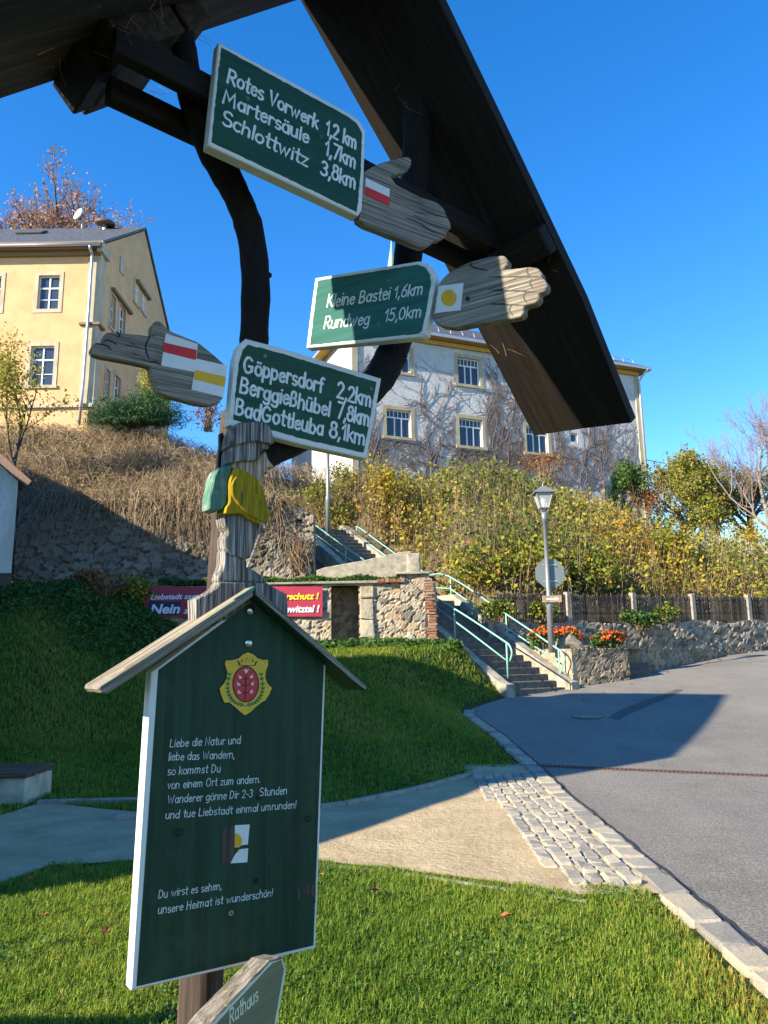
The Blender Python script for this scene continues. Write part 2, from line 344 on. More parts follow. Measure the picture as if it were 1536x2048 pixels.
# ------------------------------------------------------------------ brush lettering
def arc(cx, cy, rx, ry, a0, a1, n=11): return [(cx + rx * cos(radians(t)), cy + ry * sin(radians(t))) for t in np.linspace(a0, a1, n)]
def dot(x, y): return [(x - .012, y), (x + .012, y)]
BOWL = arc(.23, .31, .22, .31, 90, 450, 18)
GL = {
 'R': (.64, [[(0, 0), (.02, 1)], [(0, 1)] + arc(.25, .75, .27, .25, 80, -90) + [(.04, .5)], [(.2, .5), (.56, 0)]]),
 'o': (.54, [arc(.24, .31, .24, .31, 90, 450, 18)]), 'ö': (.54, [arc(.24, .31, .24, .31, 90, 450, 18), dot(.14, .86), dot(.34, .86)]),
 't': (.40, [[(.16, .95), (.16, .16)] + arc(.27, .14, .11, .13, 180, 300, 6), [(0, .64), (.34, .64)]]),
 'e': (.52, [[(.03, .32), (.45, .38)] + arc(.24, .31, .22, .31, 20, 325, 14)]),
 's': (.45, [arc(.20, .47, .17, .16, 40, 260, 9) + arc(.19, .155, .19, .155, 80, -140, 9)]),
 'V': (.62, [[(0, 1), (.27, 0), (.56, 1)]]), 'r': (.40, [[(.02, .64), (.02, 0)], arc(.2, .38, .18, .24, 175, 45, 8)]),
 'w': (.76, [[(0, .64), (.17, 0), (.34, .55), (.5, 0), (.68, .64)]]),
 'k': (.48, [[(.02, 1), (0, 0)], [(.38, .62), (.02, .26)], [(.13, .36), (.42, 0)]]),
 'M': (.86, [[(0, 0), (.08, 1), (.38, .35), (.68, 1), (.76, 0)]]),
 'a': (.56, [BOWL, [(.46, .64), (.46, 0)]]), 'ä': (.56, [BOWL, [(.46, .64), (.46, 0)], dot(.13, .86), dot(.34, .86)]),
 'u': (.55, [[(0, .64), (0, .22)] + arc(.2, .21, .2, .21, 190, 350, 9) + [(.42, .64)], [(.42, .35), (.43, 0)]]),
 'ü': (.55, [[(0, .64), (0, .22)] + arc(.2, .21, .2, .21, 190, 350, 9) + [(.42, .64)], [(.42, .35), (.43, 0)], dot(.11, .86), dot(.32, .86)]),
 'l': (.19, [[(.04, 1), (.03, 0)]]), 'S': (.60, [arc(.27, .75, .25, .25, 35, 262, 11) + arc(.27, .25, .27, .25, 82, -145, 11)]),
 'c': (.48, [arc(.24, .31, .24, .31, 50, 310, 14)]), 'h': (.56, [[(.02, 1), (0, 0)], arc(.22, .40, .21, .24, 170, 0, 9) + [(.43, 0)]]),
 'n': (.56, [[(0, .64), (0, 0)], arc(.22, .40, .21, .24, 170, 0, 9) + [(.43, 0)]]),
 'm': (.84, [[(0, .64), (0, 0)], arc(.18, .42, .17, .22, 170, 0, 8) + [(.35, 0)], arc(.53, .42, .17, .22, 170, 0, 8) + [(.70, 0)]]),
 'i': (.19, [[(.03, .64), (.03, 0)], dot(.04, .88)]), 'z': (.50, [[(0, .62), (.4, .62), (.02, .02), (.42, .02)]]),
 '1': (.36, [[(0, .70), (.21, 1), (.2, 0)]]), '2': (.58, [arc(.24, .74, .23, .26, 165, -30, 10) + [(.02, .01), (.5, .01)]]),
 '3': (.56, [arc(.22, .76, .21, .24, 150, -80, 9), arc(.20, .27, .26, .26, 85, -150, 11)]),
 '5': (.56, [[(.44, .99), (.09, .98), (.05, .54)] + arc(.2, .32, .26, .31, 100, -145, 11)]),
 '6': (.56, [[(.40, 1), (.16, .74), (.03, .4)] + arc(.25, .29, .23, .29, 175, -180, 16)]),
 '7': (.54, [[(0, .98), (.48, .98), (.16, 0)]]), '8': (.56, [arc(.25, .77, .19, .22, 270, -90, 15), arc(.25, .28, .25, .27, 90, 450, 16)]),
 '0': (.60, [arc(.26, .5, .25, .5, 90, 450, 20)]), ',': (.22, [[(.09, .06), (.0, -.2)]]), '.': (.18, [dot(.06, .04)]),
 'K': (.62, [[(.02, 1), (0, 0)], [(.5, 1), (.04, .42)], [(.15, .53), (.54, 0)]]),
 'B': (.62, [[(0, 0), (.01, 1)], [(.03, 1)] + arc(.22, .76, .23, .24, 80, -90, 9) + [(.04, .52)], [(.2, .52)] + arc(.24, .26, .27, .26, 80, -90, 9) + [(.03, .01)]]),
 'd': (.56, [BOWL, [(.47, 1), (.46, 0)]]), 'b': (.56, [[(.02, 1), (0, 0)], arc(.24, .31, .22, .31, 90, 450, 18)]),
 'g': (.56, [BOWL, [(.46, .64), (.46, -.1)] + arc(.24, -.12, .22, .2, 0, -150, 8)]),
 'G': (.76, [arc(.32, .5, .32, .5, 45, 300, 14) + [(.60, .16), (.61, .44), (.36, .44)]]),
 'p': (.56, [[(.01, .64), (0, -.34)], arc(.24, .31, .22, .31, 90, 450, 18)]),
 'f': (.38, [arc(.29, .80, .15, .2, 50, 175, 7) + [(.14, 0)], [(0, .62), (.30, .62)]]),
 'ß': (.56, [[(0, -.05), (.01, .74)] + arc(.19, .76, .18, .24, 175, -70, 9) + [(.2, .52)] + arc(.2, .26, .24, .26, 70, -120, 9)]),
 'L': (.52, [[(.02, 1), (0, .01), (.42, .01)]]), 'N': (.64, [[(0, 0), (.02, 1), (.49, .02), (.51, 1)]]),
 'W': (.90, [[(0, 1), (.2, 0), (.41, .8), (.61, 0), (.82, 1)]]), 'D': (.68, [[(0, 0), (.02, 1)], [(.02, 1)] + arc(.12, .5, .44, .49, 85, -88, 12) + [(.02, .01)]]),
 'v': (.50, [[(0, .64), (.21, 0), (.43, .64)]]), 'O': (.76, [arc(.32, .5, .32, .5, 90, 450, 20)]), '-': (.40, [[(.02, .4), (.30, .4)]]),
 '!': (.2, [[(.05, 1), (.03, .3)], dot(.03, .04)]), 'H': (.64, [[(0, 0), (.01, 1)], [(.51, 1), (.51, 0)], [(.01, .52), (.51, .52)]]),
 ' ': (.34, []), "'": (.2, [])}
class Letters:
    def __init__(s, fr, n): s.fr, s.n = fr, n; s.mb = MB(); s.k = 0
    def stroke(s, P, w):
        P = [np.asarray(p, float) for p in P]; k = len(P)
        z = s.n + (s.k % 7) * .00005; s.k += 1
        L = []; Rr = []
        for i in range(k):
            d1 = P[i] - P[i - 1] if i else P[1] - P[0]; d2 = P[i + 1] - P[i] if i < k - 1 else d1
            d1 = d1 / (np.linalg.norm(d1) + 1e-9); d2 = d2 / (np.linalg.norm(d2) + 1e-9)
            t = d1 + d2; lt = np.linalg.norm(t)
            if lt < 1e-3: t = d1; lt = 1
            t = t / lt; m = min(1 / max(t @ d1, .35), 1.6) * (1 + .13 * sin(i * 1.7 + s.k * 2.3)); nn = np.array([-t[1], t[0]]) * w / 2 * m
            L.append(P[i] + nn); Rr.append(P[i] - nn)
        d0 = (P[1] - P[0]) / (np.linalg.norm(P[1] - P[0]) + 1e-9); d9 = (P[-1] - P[-2]) / (np.linalg.norm(P[-1] - P[-2]) + 1e-9)
        def cap(p, d): 
            nn = np.array([-d[1], d[0]])
            return [p + (nn * cos(a) + d * sin(a)) * w / 2 for a in np.linspace(0, pi, 6)]
        V = [s.fr.w(*q, z) for q in L] + [s.fr.w(*q, z) for q in Rr]
        F = [(i, k + i, k + i + 1, i + 1) for i in range(k - 1)]
        s.mb.add(V, F)
        c1 = cap(P[-1], d9); s.mb.add([s.fr.w(*q, z) for q in c1], [tuple(range(6))[::-1]])
        c0 = cap(P[0], -d0); s.mb.add([s.fr.w(*q, z) for q in c0], [tuple(range(6))[::-1]])
    def line(s, text, a, b, cap_px, wt=.14, rng=None, sx=0.05):
        wt = wt * 1.1
        A = s.fr.px(*a, s.n); B = s.fr.px(*b, s.n); C_ = s.fr.px(a[0], a[1] - cap_px, s.n); H = np.linalg.norm(C_ - A)
        adv = sum(GL[c][0] for c in text) - .1
        d = B - A; W = np.linalg.norm(d); d = d / W; up = np.array([-d[1], d[0]]); k = W / adv; x = 0
        for c in text:
            jy = rng.normal(0, .015); js = 1 + rng.normal(0, .025)
            for st in GL[c][1]:
                pts = [A + d * ((x + p[0] * .86 + p[1] * sx) * k) + up * ((p[1] * js + jy) * H) for p in st]
                s.stroke(pts, H * wt)
            x += GL[c][0]
    def build(s, mat, parent, name='lettering'): return s.mb.build(name, mat, parent, s.fr.axes())
rs = np.random.RandomState(7)

# ================================================================== GROUND
def road_z(x, y):
    x = np.asarray(x, float); y = np.asarray(y, float)
    yy = np.clip(y - 9, 0, None)
    return .062 * (yy - 1.0 * (1 - np.exp(-yy))) + .055 * np.clip(x - 4, 0, 14) * sstep(13, 22, y)
def kerb_x(y):     # road edge, its left border; beyond the stairs' foot it follows their flank
    ys = [-300, -30, 2, 3.98, 5.5, 8, 11, 14, 16.6, 17.6, 18.6, 19.6, 19.95, 26.0]; xs = [2.3, 2.3, 2.08, 2.0, 2.02, 2.08, 2.12, 2.02, 1.80, 1.92, 2.4, 3.0, 3.08, -.84]
    return np.interp(y, ys, xs)
def lawn_z(x, y):
    x = np.asarray(x, float); y = np.asarray(y, float)
    kx = kerb_x(y); z0 = road_z(np.minimum(x, kx), np.minimum(y, 20))
    top = 2.0 + 1.75 * sstep(-4.3, -8.3, x)
    bank = sstep(12.0, 22.0, y)
    lat = sstep(-.1, 3.0 - 2.4 * sstep(18.5, 21, y), kx - x)
    z = z0 + (top - z0) * bank * lat
    return z + .03 * np.sin(x * 1.3 + y * .7) * sstep(11.5, 14, y) * sstep(0, 1, kx - x)
def ground_z(x, y): return np.where(np.asarray(x, float) > kerb_x(y), road_z(x, y), lawn_z(x, y))
def sheet(name, xs, ys, fz, mat, lift=0, kind='structure', mask=None):
    X, Y = np.meshgrid(xs, ys); Z = fz(X, Y) + lift
    V = np.stack([X.ravel(), Y.ravel(), Z.ravel()], 1); nx = len(xs)
    i = np.arange(len(ys) - 1)[:, None] * nx + np.arange(nx - 1)[None]
    F = np.stack([i, i + 1, i + nx + 1, i + nx], -1).reshape(-1, 4)
    if mask is not None:
        c = V[F].mean(1); F = F[mask(c[:, 0], c[:, 1])]
    o = obj(name, V, F, mat, None, None, True); tag(o, kind=kind); return o
def groundmat():
    m, n, b = new_mat('grass soil', .95, .1)
    f = noise(n, coords(n), 3.0, 8, .7); c = ramp(n, f, [(.3, (.022, .035, .010)), (.55, (.045, .075, .016)), (.75, (.085, .085, .03))])
    n.links.new(c, b.inputs['Base Color']); bump(n, b, noise(n, coords(n), 30, 5), .03); return m
def asphaltmat():
    m, n, b = new_mat('asphalt', .85, .3)
    f = noise(n, coords(n), 160, 3, .8); c = ramp(n, f, [(.3, (.10, .091, .078)), (.5, (.205, .188, .162)), (.72, (.36, .333, .29))])
    g = noise(n, coords(n, scale=(1, .35, 1)), 1.2, 5, .6); c = mix(n, .7, c, ramp(n, g, [(.3, (.78, .78, .78)), (.7, (1.12, 1.11, 1.09))]), 'MULTIPLY')
    c = mix(n, .85, c, ramp(n, noise(n, coords(n), 55, 2, .9), [(.34, (.42, .41, .40)), (.5, (1, 1, 1)), (.66, (1.75, 1.72, 1.65))]), 'MULTIPLY')
    st_ = ramp(n, noise(n, coords(n), .55, 6, .7), [(.52, (1, 1, 1)), (.66, (.80, .79, .78))]); c = mix(n, .8, c, st_, 'MULTIPLY')
    n.links.new(c, b.inputs['Base Color']); bump(n, b, f, .008, .9); return m
def gravelmat():
    m, n, b = new_mat('sandy gravel', .95, .15)
    f = noise(n, coords(n), 90, 6, .8); c = ramp(n, f, [(.25, (.32, .245, .145)), (.5, (.60, .475, .30)), (.75, (.76, .63, .43))])
    g = noise(n, coords(n), 2.2, 5, .65); c = mix(n, .9, c, ramp(n, g, [(.3, (.68, .66, .62)), (.7, (1.08, 1.06, 1.0))]), 'MULTIPLY')
    n.links.new(c, b.inputs['Base Color']); bump(n, b, math_(n, 'ADD', f, math_(n, 'MULTIPLY', noise(n, coords(n), 14, 4), 2.0)), .02); return m
M['soil'] = groundmat(); M['asphalt'] = asphaltmat(); M['gravel'] = gravelmat()
def warp(a, b, n, p=1.0): return a + (b - a) * np.linspace(0, 1, n) ** p
def flat_out(x, y): return lawn_z(x, y) - .06
gy = np.concatenate([[-300, -80, -20], np.linspace(-5, 22.4, 130)]); tl = np.concatenate([[900, 300, 100, 50], np.linspace(28, 0, 110) ** 1.0])
V = []
for y in gy:
    for d_ in tl: x = kerb_x(y) - .06 - d_; V.append((x, y, float(lawn_z(x, y)) - .012))
K = len(tl)
Fq = np.array([(i * K + j, i * K + j + 1, (i + 1) * K + j + 1, (i + 1) * K + j) for i in range(len(gy) - 1) for j in range(K - 1)])
tag(obj('lawn_ground', V, Fq, M['soil'], None, None, True), kind='structure')
far = obj('ground', [(-1500, -600, -.5), (1500, -600, -.5), (1500, 1500, -.5), (-1500, 1500, -.5)], [(0, 1, 2, 3)], M['soil']); tag(far, kind='structure')
# road
ry_ = np.concatenate([[-60, -20], np.linspace(-4, 34, 110)])
V = []; K = 60
for y in ry_:
    x0 = kerb_x(y) - .05 if y < 19.95 else 3.3
    for t in np.linspace(0, 1, K):
        x = x0 + (45 - x0) * t ** 1.8; V.append((x, y, float(road_z(x, y)) + .004))
Fq = np.array([(i * K + j, i * K + j + 1, (i + 1) * K + j + 1, (i + 1) * K + j) for i in range(len(ry_) - 1) for j in range(K - 1)])
tag(obj('road', V, Fq, M['asphalt'], None, None, True), kind='structure')
# dark tar seam and patched strip
M['tar'] = plain('tar seam', (.035, .035, .037), .6, var=.2, sc=40)
mb = MB(); ys = np.linspace(2.5, 16.6, 90)
e = [kerb_x(y) + .015 + rs.normal(0, .006) for y in ys]; wd = [.028 + abs(rs.normal(0, .010)) for y in ys]
mb.add([(e[i], ys[i], float(road_z(e[i], ys[i])) + .008) for i in range(90)] + [(e[i] + wd[i], ys[i], float(road_z(e[i], ys[i])) + .008) for i in range(90)], [(i, 90 + i, 91 + i, i + 1) for i in range(89)])
tag(mb.build('road_seam', M['tar']), kind='structure')
def road_pt(u, v, lift=.008):
    r = ray(u, v); p = CAM.copy()
    t = 1.0
    for _ in range(4000):
        q = CAM + r * t
        if q[2] <= float(ground_z(q[0], q[1])) + lift: break
        t += .01
    return q
pp = [road_pt(*q) for q in [(1215, 1436), (1240, 1420), (1290, 1400), (1330, 1388), (1352, 1378), (1368, 1379), (1345, 1392), (1300, 1410), (1262, 1426), (1238, 1440)]]
M['patch'] = plain('older asphalt patch', (.085, .082, .078), .8, var=.35, sc=60)
tag(obj('road_patch', pp, [tuple(range(10))], M['patch']), kind='structure')
# gravel path
GP = [(-150, 1850), (-150, 1650), (0, 1632), (85, 1606), (200, 1618), (270, 1624), (450, 1630), (640, 1617), (690, 1610), (830, 1583), (950, 1558), (985, 1600), (1060, 1690), (1120, 1750), (1172, 1792), (1100, 1784), (1000, 1766), (860, 1748), (740, 1734), (640, 1723), (450, 1716), (270, 1722), (100, 1733), (0, 1768)]
gp = [PZ(u, v, 0.0) for u, v in GP]; gp2 = np.array([p[:2] for p in gp])
def inpoly(x, y, P):
    x = np.asarray(x); y = np.asarray(y); c = np.zeros(x.shape, bool); j = len(P) - 1
    for i in range(len(P)):
        xi, yi = P[i]; xj, yj = P[j]
        k = ((yi > y) != (yj > y)) & (x < (xj - xi) * (y - yi) / (yj - yi + 1e-12) + xi); c ^= k; j = i
    return c
V = [(p[0], p[1], float(lawn_z(p[0], p[1])) + .006) for p in gp]
tag(obj('gravel_path', V, [tuple(range(len(V)))], M['gravel']), kind='structure')
# kerb stones and setts (paving = structure)
def stonemat(name, a, b_, c_):
    m, n, b = new_mat(name, .85, .25)
    at = N(n, 'ShaderNodeAttribute', attribute_name='tint'); c = ramp(n, at.outputs['Fac'], G3(a, b_, c_))
    f = noise(n, coords(n), 45, 6, .75); c = mix(n, .75, c, ramp(n, f, [(.3, (.55, .55, .54)), (.7, (1.2, 1.19, 1.16))]), 'MULTIPLY')
    n.links.new(c, b.inputs['Base Color']); bump(n, b, f, .012); return m
M['sett'] = stonemat('granite sett', (.25, .235, .205), (.39, .355, .29), (.47, .39, .275))
def stones(name, items, mat):
    mb = MB(); T = []
    for (cx, cy, hx, hy, rot, top, jz) in items:
        n0 = mb.n; c, s = cos(rot), sin(rot); ax = np.array([[c, s, 0], [-s, c, 0], [0, 0, 1.0]])
        z = float(road_z(min(cx, 1.9), cy)) + top + jz
        mb.bbox((cx, cy, z - .06), (hx, hy, .06), min(.018, hx * .3), ax, 0, .006, rs)
        T += [rs.rand()] * (mb.n - n0)
    o = obj(name, np.concatenate(mb.V), mb.F, mat, None, None, False, None, {'tint': T}); tag(o, kind='structure'); return o
it = []; y = 2.6
while y < 17.2:
    L = .24 + .16 * rs.rand() if y < 6.2 else .2 + .12 * rs.rand()
    x1 = kerb_x(y + L / 2) - .004; w = .20 + .03 * rs.rand()
    dx = kerb_x(y + L) - kerb_x(y); it.append((x1 - w / 2, y + L / 2, w / 2 - .006, L / 2 - .008, -math.atan2(dx, L), .035, rs.normal(0, .004))); y += L + .004
SB = np.array([PZ(u, v, 0.0)[:2] for u, v in [(1240, 1806), (1172, 1794), (1120, 1750), (1060, 1690), (985, 1600), (948, 1557), (935, 1520)]])
def sett_left(y): return np.interp(y, SB[:, 1], SB[:, 0])
for row in range(7):
    y = 5.75 + .12 * rs.rand()
    while y < 10.55:
        L = .12 + .08 * rs.rand(); x = kerb_x(y) - .235 - .128 * (row + .5); yy = y + L / 2
        if x > sett_left(yy) - .03: it.append((x + rs.normal(0, .005), yy, .061, L / 2 - .004, rs.normal(0, .05), .036, rs.normal(0, .005)))
        y += L + .006
stones('cobblestone_edging', it, M['sett'])
ys_ = np.linspace(5.6, 11.4, 24)
tag(obj('sett_bed', [(min(sett_left(y), kerb_x(y) - .3) - .10, y, float(road_z(1.5, y)) + .014) for y in ys_] + [(kerb_x(y) - .05, y, float(road_z(1.5, y)) + .014) for y in ys_], [(i, 24 + i, 25 + i, i + 1) for i in range(23)], M['gravel']), kind='structure')
# concrete edging strips of the path
M['concrete'] = plain('pale concrete', (.27, .245, .19), .9, var=.3, sc=8, bd=.004)
M['concrete_old'] = None
def edging(px, label, w=.04, h=.05, seg=1.0):
    P = [PZ(u, v, 0.03) for u, v in px]; base = P[0].copy(); base[2] = 0
    mb = MB()
    for a, b in zip(P[:-1], P[1:]):
        d = b - a; L = np.linalg.norm(d); k = max(1, int(round(L / seg)))
        for i in range(k):
            q0 = a + d * (i / k) + d / L * .004; q1 = a + d * ((i + 1) / k) - d / L * .004
            q0[2] = float(lawn_z(q0[0], q0[1])) - .03 + .03; q1[2] = float(lawn_z(q1[0], q1[1])) - .03 + .03
            mb.beam(q0, q1, w, h, bev=.008)
    o = mb.build('path_edging', M['concrete']); tag(o, label, 'edging', 'concrete edgings along the gravel path'); return o
edging([(640, 1612), (690, 1606), (830, 1580), (950, 1554)], 'long pale concrete edging between dark lawn and gravel, right of green board')
edging([(75, 1604), (330, 1598)], 'concrete edging behind the bench end at foot of shaded lawn')
edging([(203, 1634), (450, 1624)], 'short concrete edging jutting out left of the green board')
edging([(560, 1714), (740, 1732), (860, 1747), (1000, 1768), (1175, 1794)], 'low half sunk edging between sunlit near grass and gravel', .022, .008)
# drain channel and manhole
M['rust'] = plain('rusty iron', (.13, .085, .065), .7, .4, .4, .35, 30, .002)
M['dark_iron'] = plain('dark iron', (.09, .085, .08), .6, .4, .5, .25, 30)
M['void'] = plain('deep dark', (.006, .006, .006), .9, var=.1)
a = road_pt(1022, 1529); b = road_pt(1640, 1556)
t = thing('drain_channel', 'narrow rusty slotted drain grate crossing the grey road', 'drain', a)
d = b - a; L = np.linalg.norm(d[:2]); k = int(L / .055); side = np.array([-d[1], d[0], 0]) / L
mb = MB(); mv = MB()
P0 = [a + d * (i / 40) for i in range(41)]
mv.add([(*(p - side * .07)[:2], float(road_z(p[0], p[1])) + .008) for p in P0] + [(*(p + side * .07)[:2], float(road_z(p[0], p[1])) + .008) for p in P0], [(i, i + 1, 42 + i, 41 + i) for i in range(40)])
mv.build('channel_bed', M['void'], t)
for i in range(k):
    p = a + d * ((i + .5) / k); p[2] = float(road_z(p[0], p[1])) + .011
    mb.box(p, (.014, .058, .004), np.stack([d / np.linalg.norm(d), side, [0, 0, 1.0]]))
for sg in (-1, 1):
    for i in range(40):
        p, q = P0[i] + side * sg * .065, P0[i + 1] + side * sg * .065
        p = np.array([p[0], p[1], float(road_z(p[0], p[1])) + .011]); q = np.array([q[0], q[1], float(road_z(q[0], q[1])) + .011]); mb.beam(p, q, .012, .004, bev=.001)
mb.build('grate', M['rust'], t, np.stack([d / np.linalg.norm(d), side, [0, 0, 1.0]]))
c = road_pt(1176, 1434)
mb = MB(); nn_ = np.array([0, -.06, 1.0]); nn_ /= np.linalg.norm(nn_)
mb.tube([c + [0, 0, -.03], c + nn_ * .006], [.33, .33], 28)
t = thing('manhole_cover', 'round dark manhole cover set in the shaded road', 'manhole cover', c); mb.build('ring', M['dark_iron'], t)
mb = MB(); mb.tube([c + [0, 0, -.02], c + nn_ * .010], [.28, .28], 28); mb.build('lid', M['concrete'], t)

# ================================================================== FOREGROUND SIGNPOST
AL = 55.0
_a = radians(AL); N55 = np.array([cos(_a), -sin(_a), 0])
FS = Frame(N55 * -2.02, AL); F1 = Frame(N55 * -1.87, AL)            # front plane of arrow boards 1 and 3
FB = Frame(N55 * -1.99, AL)            # front plane of the big board
FP = Frame(N55 * -2.12, AL)            # post axis plane
post_px = [(478, 830), (470, 900), (452, 1150), (436, 1400), (418, 1700), (398, 2048)]
post = [FP.w(*FP.px(u, v)) for u, v in post_px]
d = post[-1] - post[-2]; d = d / -d[2]; post.append(post[-1] + d * (post[-1][2] + .15))
base = post[-1].copy(); base[2] = 0
sp = thing('signpost', 'dark forked tree trunk signpost under a small gabled timber roof', 'signpost', base)
mb = MB(); pts = spline(post, 5); rr_ = []
for p in pts: rr_.append(.056 - .004 * (p[2] / 2.4) + rs.normal(0, .0008))
mb.tube(pts, rr_, 14); mb.build('post', M['post_wood'], sp, FP.axes(), True)
# drying crack in the post: a solid dark sliver, the shade inside it put into the colour
mb = MB(); cr = []
for u, v, w_ in [(444, 866, 2), (446, 890, 4), (443, 915, 5), (440, 945, 4), (437, 975, 2), (435, 995, 1)]:
    cr.append((FP.px(u - w_, v, .0525), FP.px(u + w_, v, .0525)))
pl_ = [c_[0] for c_ in cr] + [c_[1] for c_ in cr[::-1]]
mb.plate(FP, pl_, .0545, .03); mb.build('drying_crack', M['void'], sp, FP.axes())
p0 = FP.w(*FP.px(466, 890)); FR = Frame(p0, 50.0)
def strut(px, rads, seed):
    q = [FR.w(*FR.px(u, v, .12 * i / (len(px) - 1)), .12 * i / (len(px) - 1)) for i, (u, v) in enumerate(px)]; pts = spline(q, 6); r_ = np.interp(np.linspace(0, 1, len(pts)), np.linspace(0, 1, len(rads)), rads)
    R2 = np.random.RandomState(seed); r_ = [x + R2.normal(0, .0012) for x in r_]
    mb = MB(); mb.tube(pts, r_, 12)
    return mb, q
mbL, qL = strut([(476, 925), (490, 850), (505, 760), (508, 680), (511, 560), (499, 460), (468, 380), (423, 300), (386, 210), (369, 100), (361, 10), (357, -70)], [.052, .05, .048, .046, .046, .044, .046, .046, .042, .036, .034, .034], 3)
mbL.tube([FR.w(*FR.px(528, 552, .0)), FR.w(*FR.px(541, 550, .0))], [.016, .008], 8)
mbL.build('fork_strut', M['bark_dark'], sp, np.stack([FR.U, FR.R, FR.N]), True)
mbR, qR = strut([(488, 925), (560, 890), (640, 850), (712, 800), (758, 755), (790, 690), (806, 610), (814, 530), (826, 430), (833, 330), (835, 200), (835, 110)], [.054, .054, .056, .058, .058, .056, .054, .053, .054, .056, .058, .056], 4)
mbR.build('fork_strut', M['bark_dark'], sp, np.stack([FR.U, FR.R, FR.N]), True)
# roof planks: survey of the ridge and eave corners on the two slope planes
RA = 50.0; ra = radians(RA); RR = np.array([sin(ra), cos(ra), 0]); RN = np.array([cos(ra), -sin(ra), 0])
S_R, Z_R, PHI = 1.564 * .915, 1.6 + 2.771 * .915, radians(47.35)
def slope_pt(side, u, v):
    ph = PHI + .068 * side
    dn = RR * side * cos(ph) - np.array([0, 0, sin(ph)])
    nrm = np.cross(dn, RN); nrm /= np.linalg.norm(nrm)
    o = RR * S_R + np.array([0, 0, Z_R]); r = ray(u, v)
    return CAM + r * ((o - CAM) @ nrm) / (r @ nrm), nrm * (1 if nrm[2] > 0 else -1), dn
def plank(side, corners, th, name, mat='wood_dark', off=0.0):
    P = []; 
    for u, v in corners:
        p, nrm, dn = slope_pt(side, u, v); P.append(p - nrm * off)
    P = np.array(P); k = len(P); T = P + nrm * th
    F = [tuple(range(k)), tuple(range(k, 2 * k))[::-1]] + [(i, k + i, k + (i + 1) % k, (i + 1) % k) for i in range(k)]
    c = (P.mean(0) + T.mean(0)) / 2; VV = np.concatenate([P, T]); FF = []
    for f in F:
        q = VV[list(f)]; g = np.cross(q[1] - q[0], q[2] - q[0]); FF.append(f if g @ (q.mean(0) - c) > 0 else f[::-1])
    return obj(name, VV, FF, M[mat], sp, np.stack([dn, RN, nrm]))
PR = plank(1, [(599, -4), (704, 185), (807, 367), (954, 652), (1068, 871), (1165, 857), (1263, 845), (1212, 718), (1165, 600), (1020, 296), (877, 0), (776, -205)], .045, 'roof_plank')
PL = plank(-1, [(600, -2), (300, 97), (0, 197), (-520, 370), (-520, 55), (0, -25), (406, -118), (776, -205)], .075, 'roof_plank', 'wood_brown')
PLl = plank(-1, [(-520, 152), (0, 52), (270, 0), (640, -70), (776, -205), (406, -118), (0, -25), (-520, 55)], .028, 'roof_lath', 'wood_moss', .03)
# double collar ties with cross blocks under the planks
def P44(u, v, n): return FR.w(*FR.px(u, v, n), n)
mb = MB(); mb.beam(P44(225, 82, .165), P44(1075, 530, .165), .022, .042); mb.build('collar_tie', M['wood_dark'], sp, np.stack([RR, [0, 0, 1], RN]))
mb = MB(); mb.beam(P44(215, 180, .03), P44(1010, 560, .03), .022, .038); mb.build('collar_tie', M['wood_dark'], sp, np.stack([RR, [0, 0, 1], RN]))
dnL = -RR * cos(PHI) - np.array([0, 0, sin(PHI)]); nL = np.cross(dnL, RN); nL = nL / np.linalg.norm(nL) * (1 if np.cross(dnL, RN)[2] > 0 else -1)
dnR = RR * cos(PHI) - np.array([0, 0, sin(PHI)]); nR = np.cross(dnR, RN); nR = nR / np.linalg.norm(nR) * (1 if np.cross(dnR, RN)[2] > 0 else -1)
def cleat(side, u, v, half, off):
    p, nrm, dn = slope_pt(side, u, v); mb = MB(); mb.bbox(p - nrm * off, half, .006, np.stack([dn, RN, nrm])); return mb
cleat(-1, 225, 85, (.12, .17, .05), .05).build('roof_cleat', M['wood_brown'], sp, np.stack([RN, dnL, nL]))
cleat(-1, 150, 120, (.05, .10, .05), .05).build('roof_cleat', M['wood_dark'], sp, np.stack([dnL, RN, nL]))
cleat(-1, 330, 40, (.05, .12, .045), .045).build('roof_cleat', M['wood_brown'], sp, np.stack([RN, dnL, nL]))
cleat(1, 1050, 500, (.055, .13, .03), .03).build('roof_cleat', M['wood_dark'], sp, np.stack([RN, dnR, nR]))
# cobweb wisps and carved chips on the eave plank
# ------------------------------------------------------------------ arrow signs
def screw_at(fr, u, v, n, parent, r=.006, mat='brass', name='screw'):
    s, t = fr.px(u, v, n); mb = MB()
    c = fr.w(s, t, n); mb.tube([c - fr.N * .002, c + fr.N * .0016], [r, r * .85], 12)
    o = mb.build(name, M[mat], parent, fr.axes())
    mb = MB()
    for ang in (.4, .4 + pi / 2):
        dd = fr.R * cos(ang) + fr.U * sin(ang); mb.box(c + fr.N * (.0018 + .00008 * (ang > 1)), (r * .55, r * .13, .0004), np.stack([dd, np.cross(fr.N, dd), fr.N]))
    mb.build('screw_slot', M['ink'], o, fr.axes())
def sign(label, fr, outline, inner, th, cat='arrow sign', face='green_paint', edge='white_paint', base_px=None, group='hand shaped arrow signs on the post'):
    O = fr.pxs(outline); I = fr.pxs(inner, .0012)
    c = fr.w(*np.mean(O, 0), -th); t = thing('arrow_sign', label, cat, c, group)
    mb = MB(); mb.plate(fr, O, 0, -th, .003); bd = mb.build('board', M[edge], t, fr.axes())
    J = []
    for a, b in zip(I, I[1:] + I[:1]):
        k = max(1, int(np.linalg.norm(b - a) / .012)); J += [a + (b - a) * i / k + (rs.normal(0, .0008, 2) if 0 < i else 0) for i in range(k)]
    mb = MB(); mb.plate(fr, J, .0012, -.002); mb.build('painted_face', M[face], t, fr.axes())
    return t
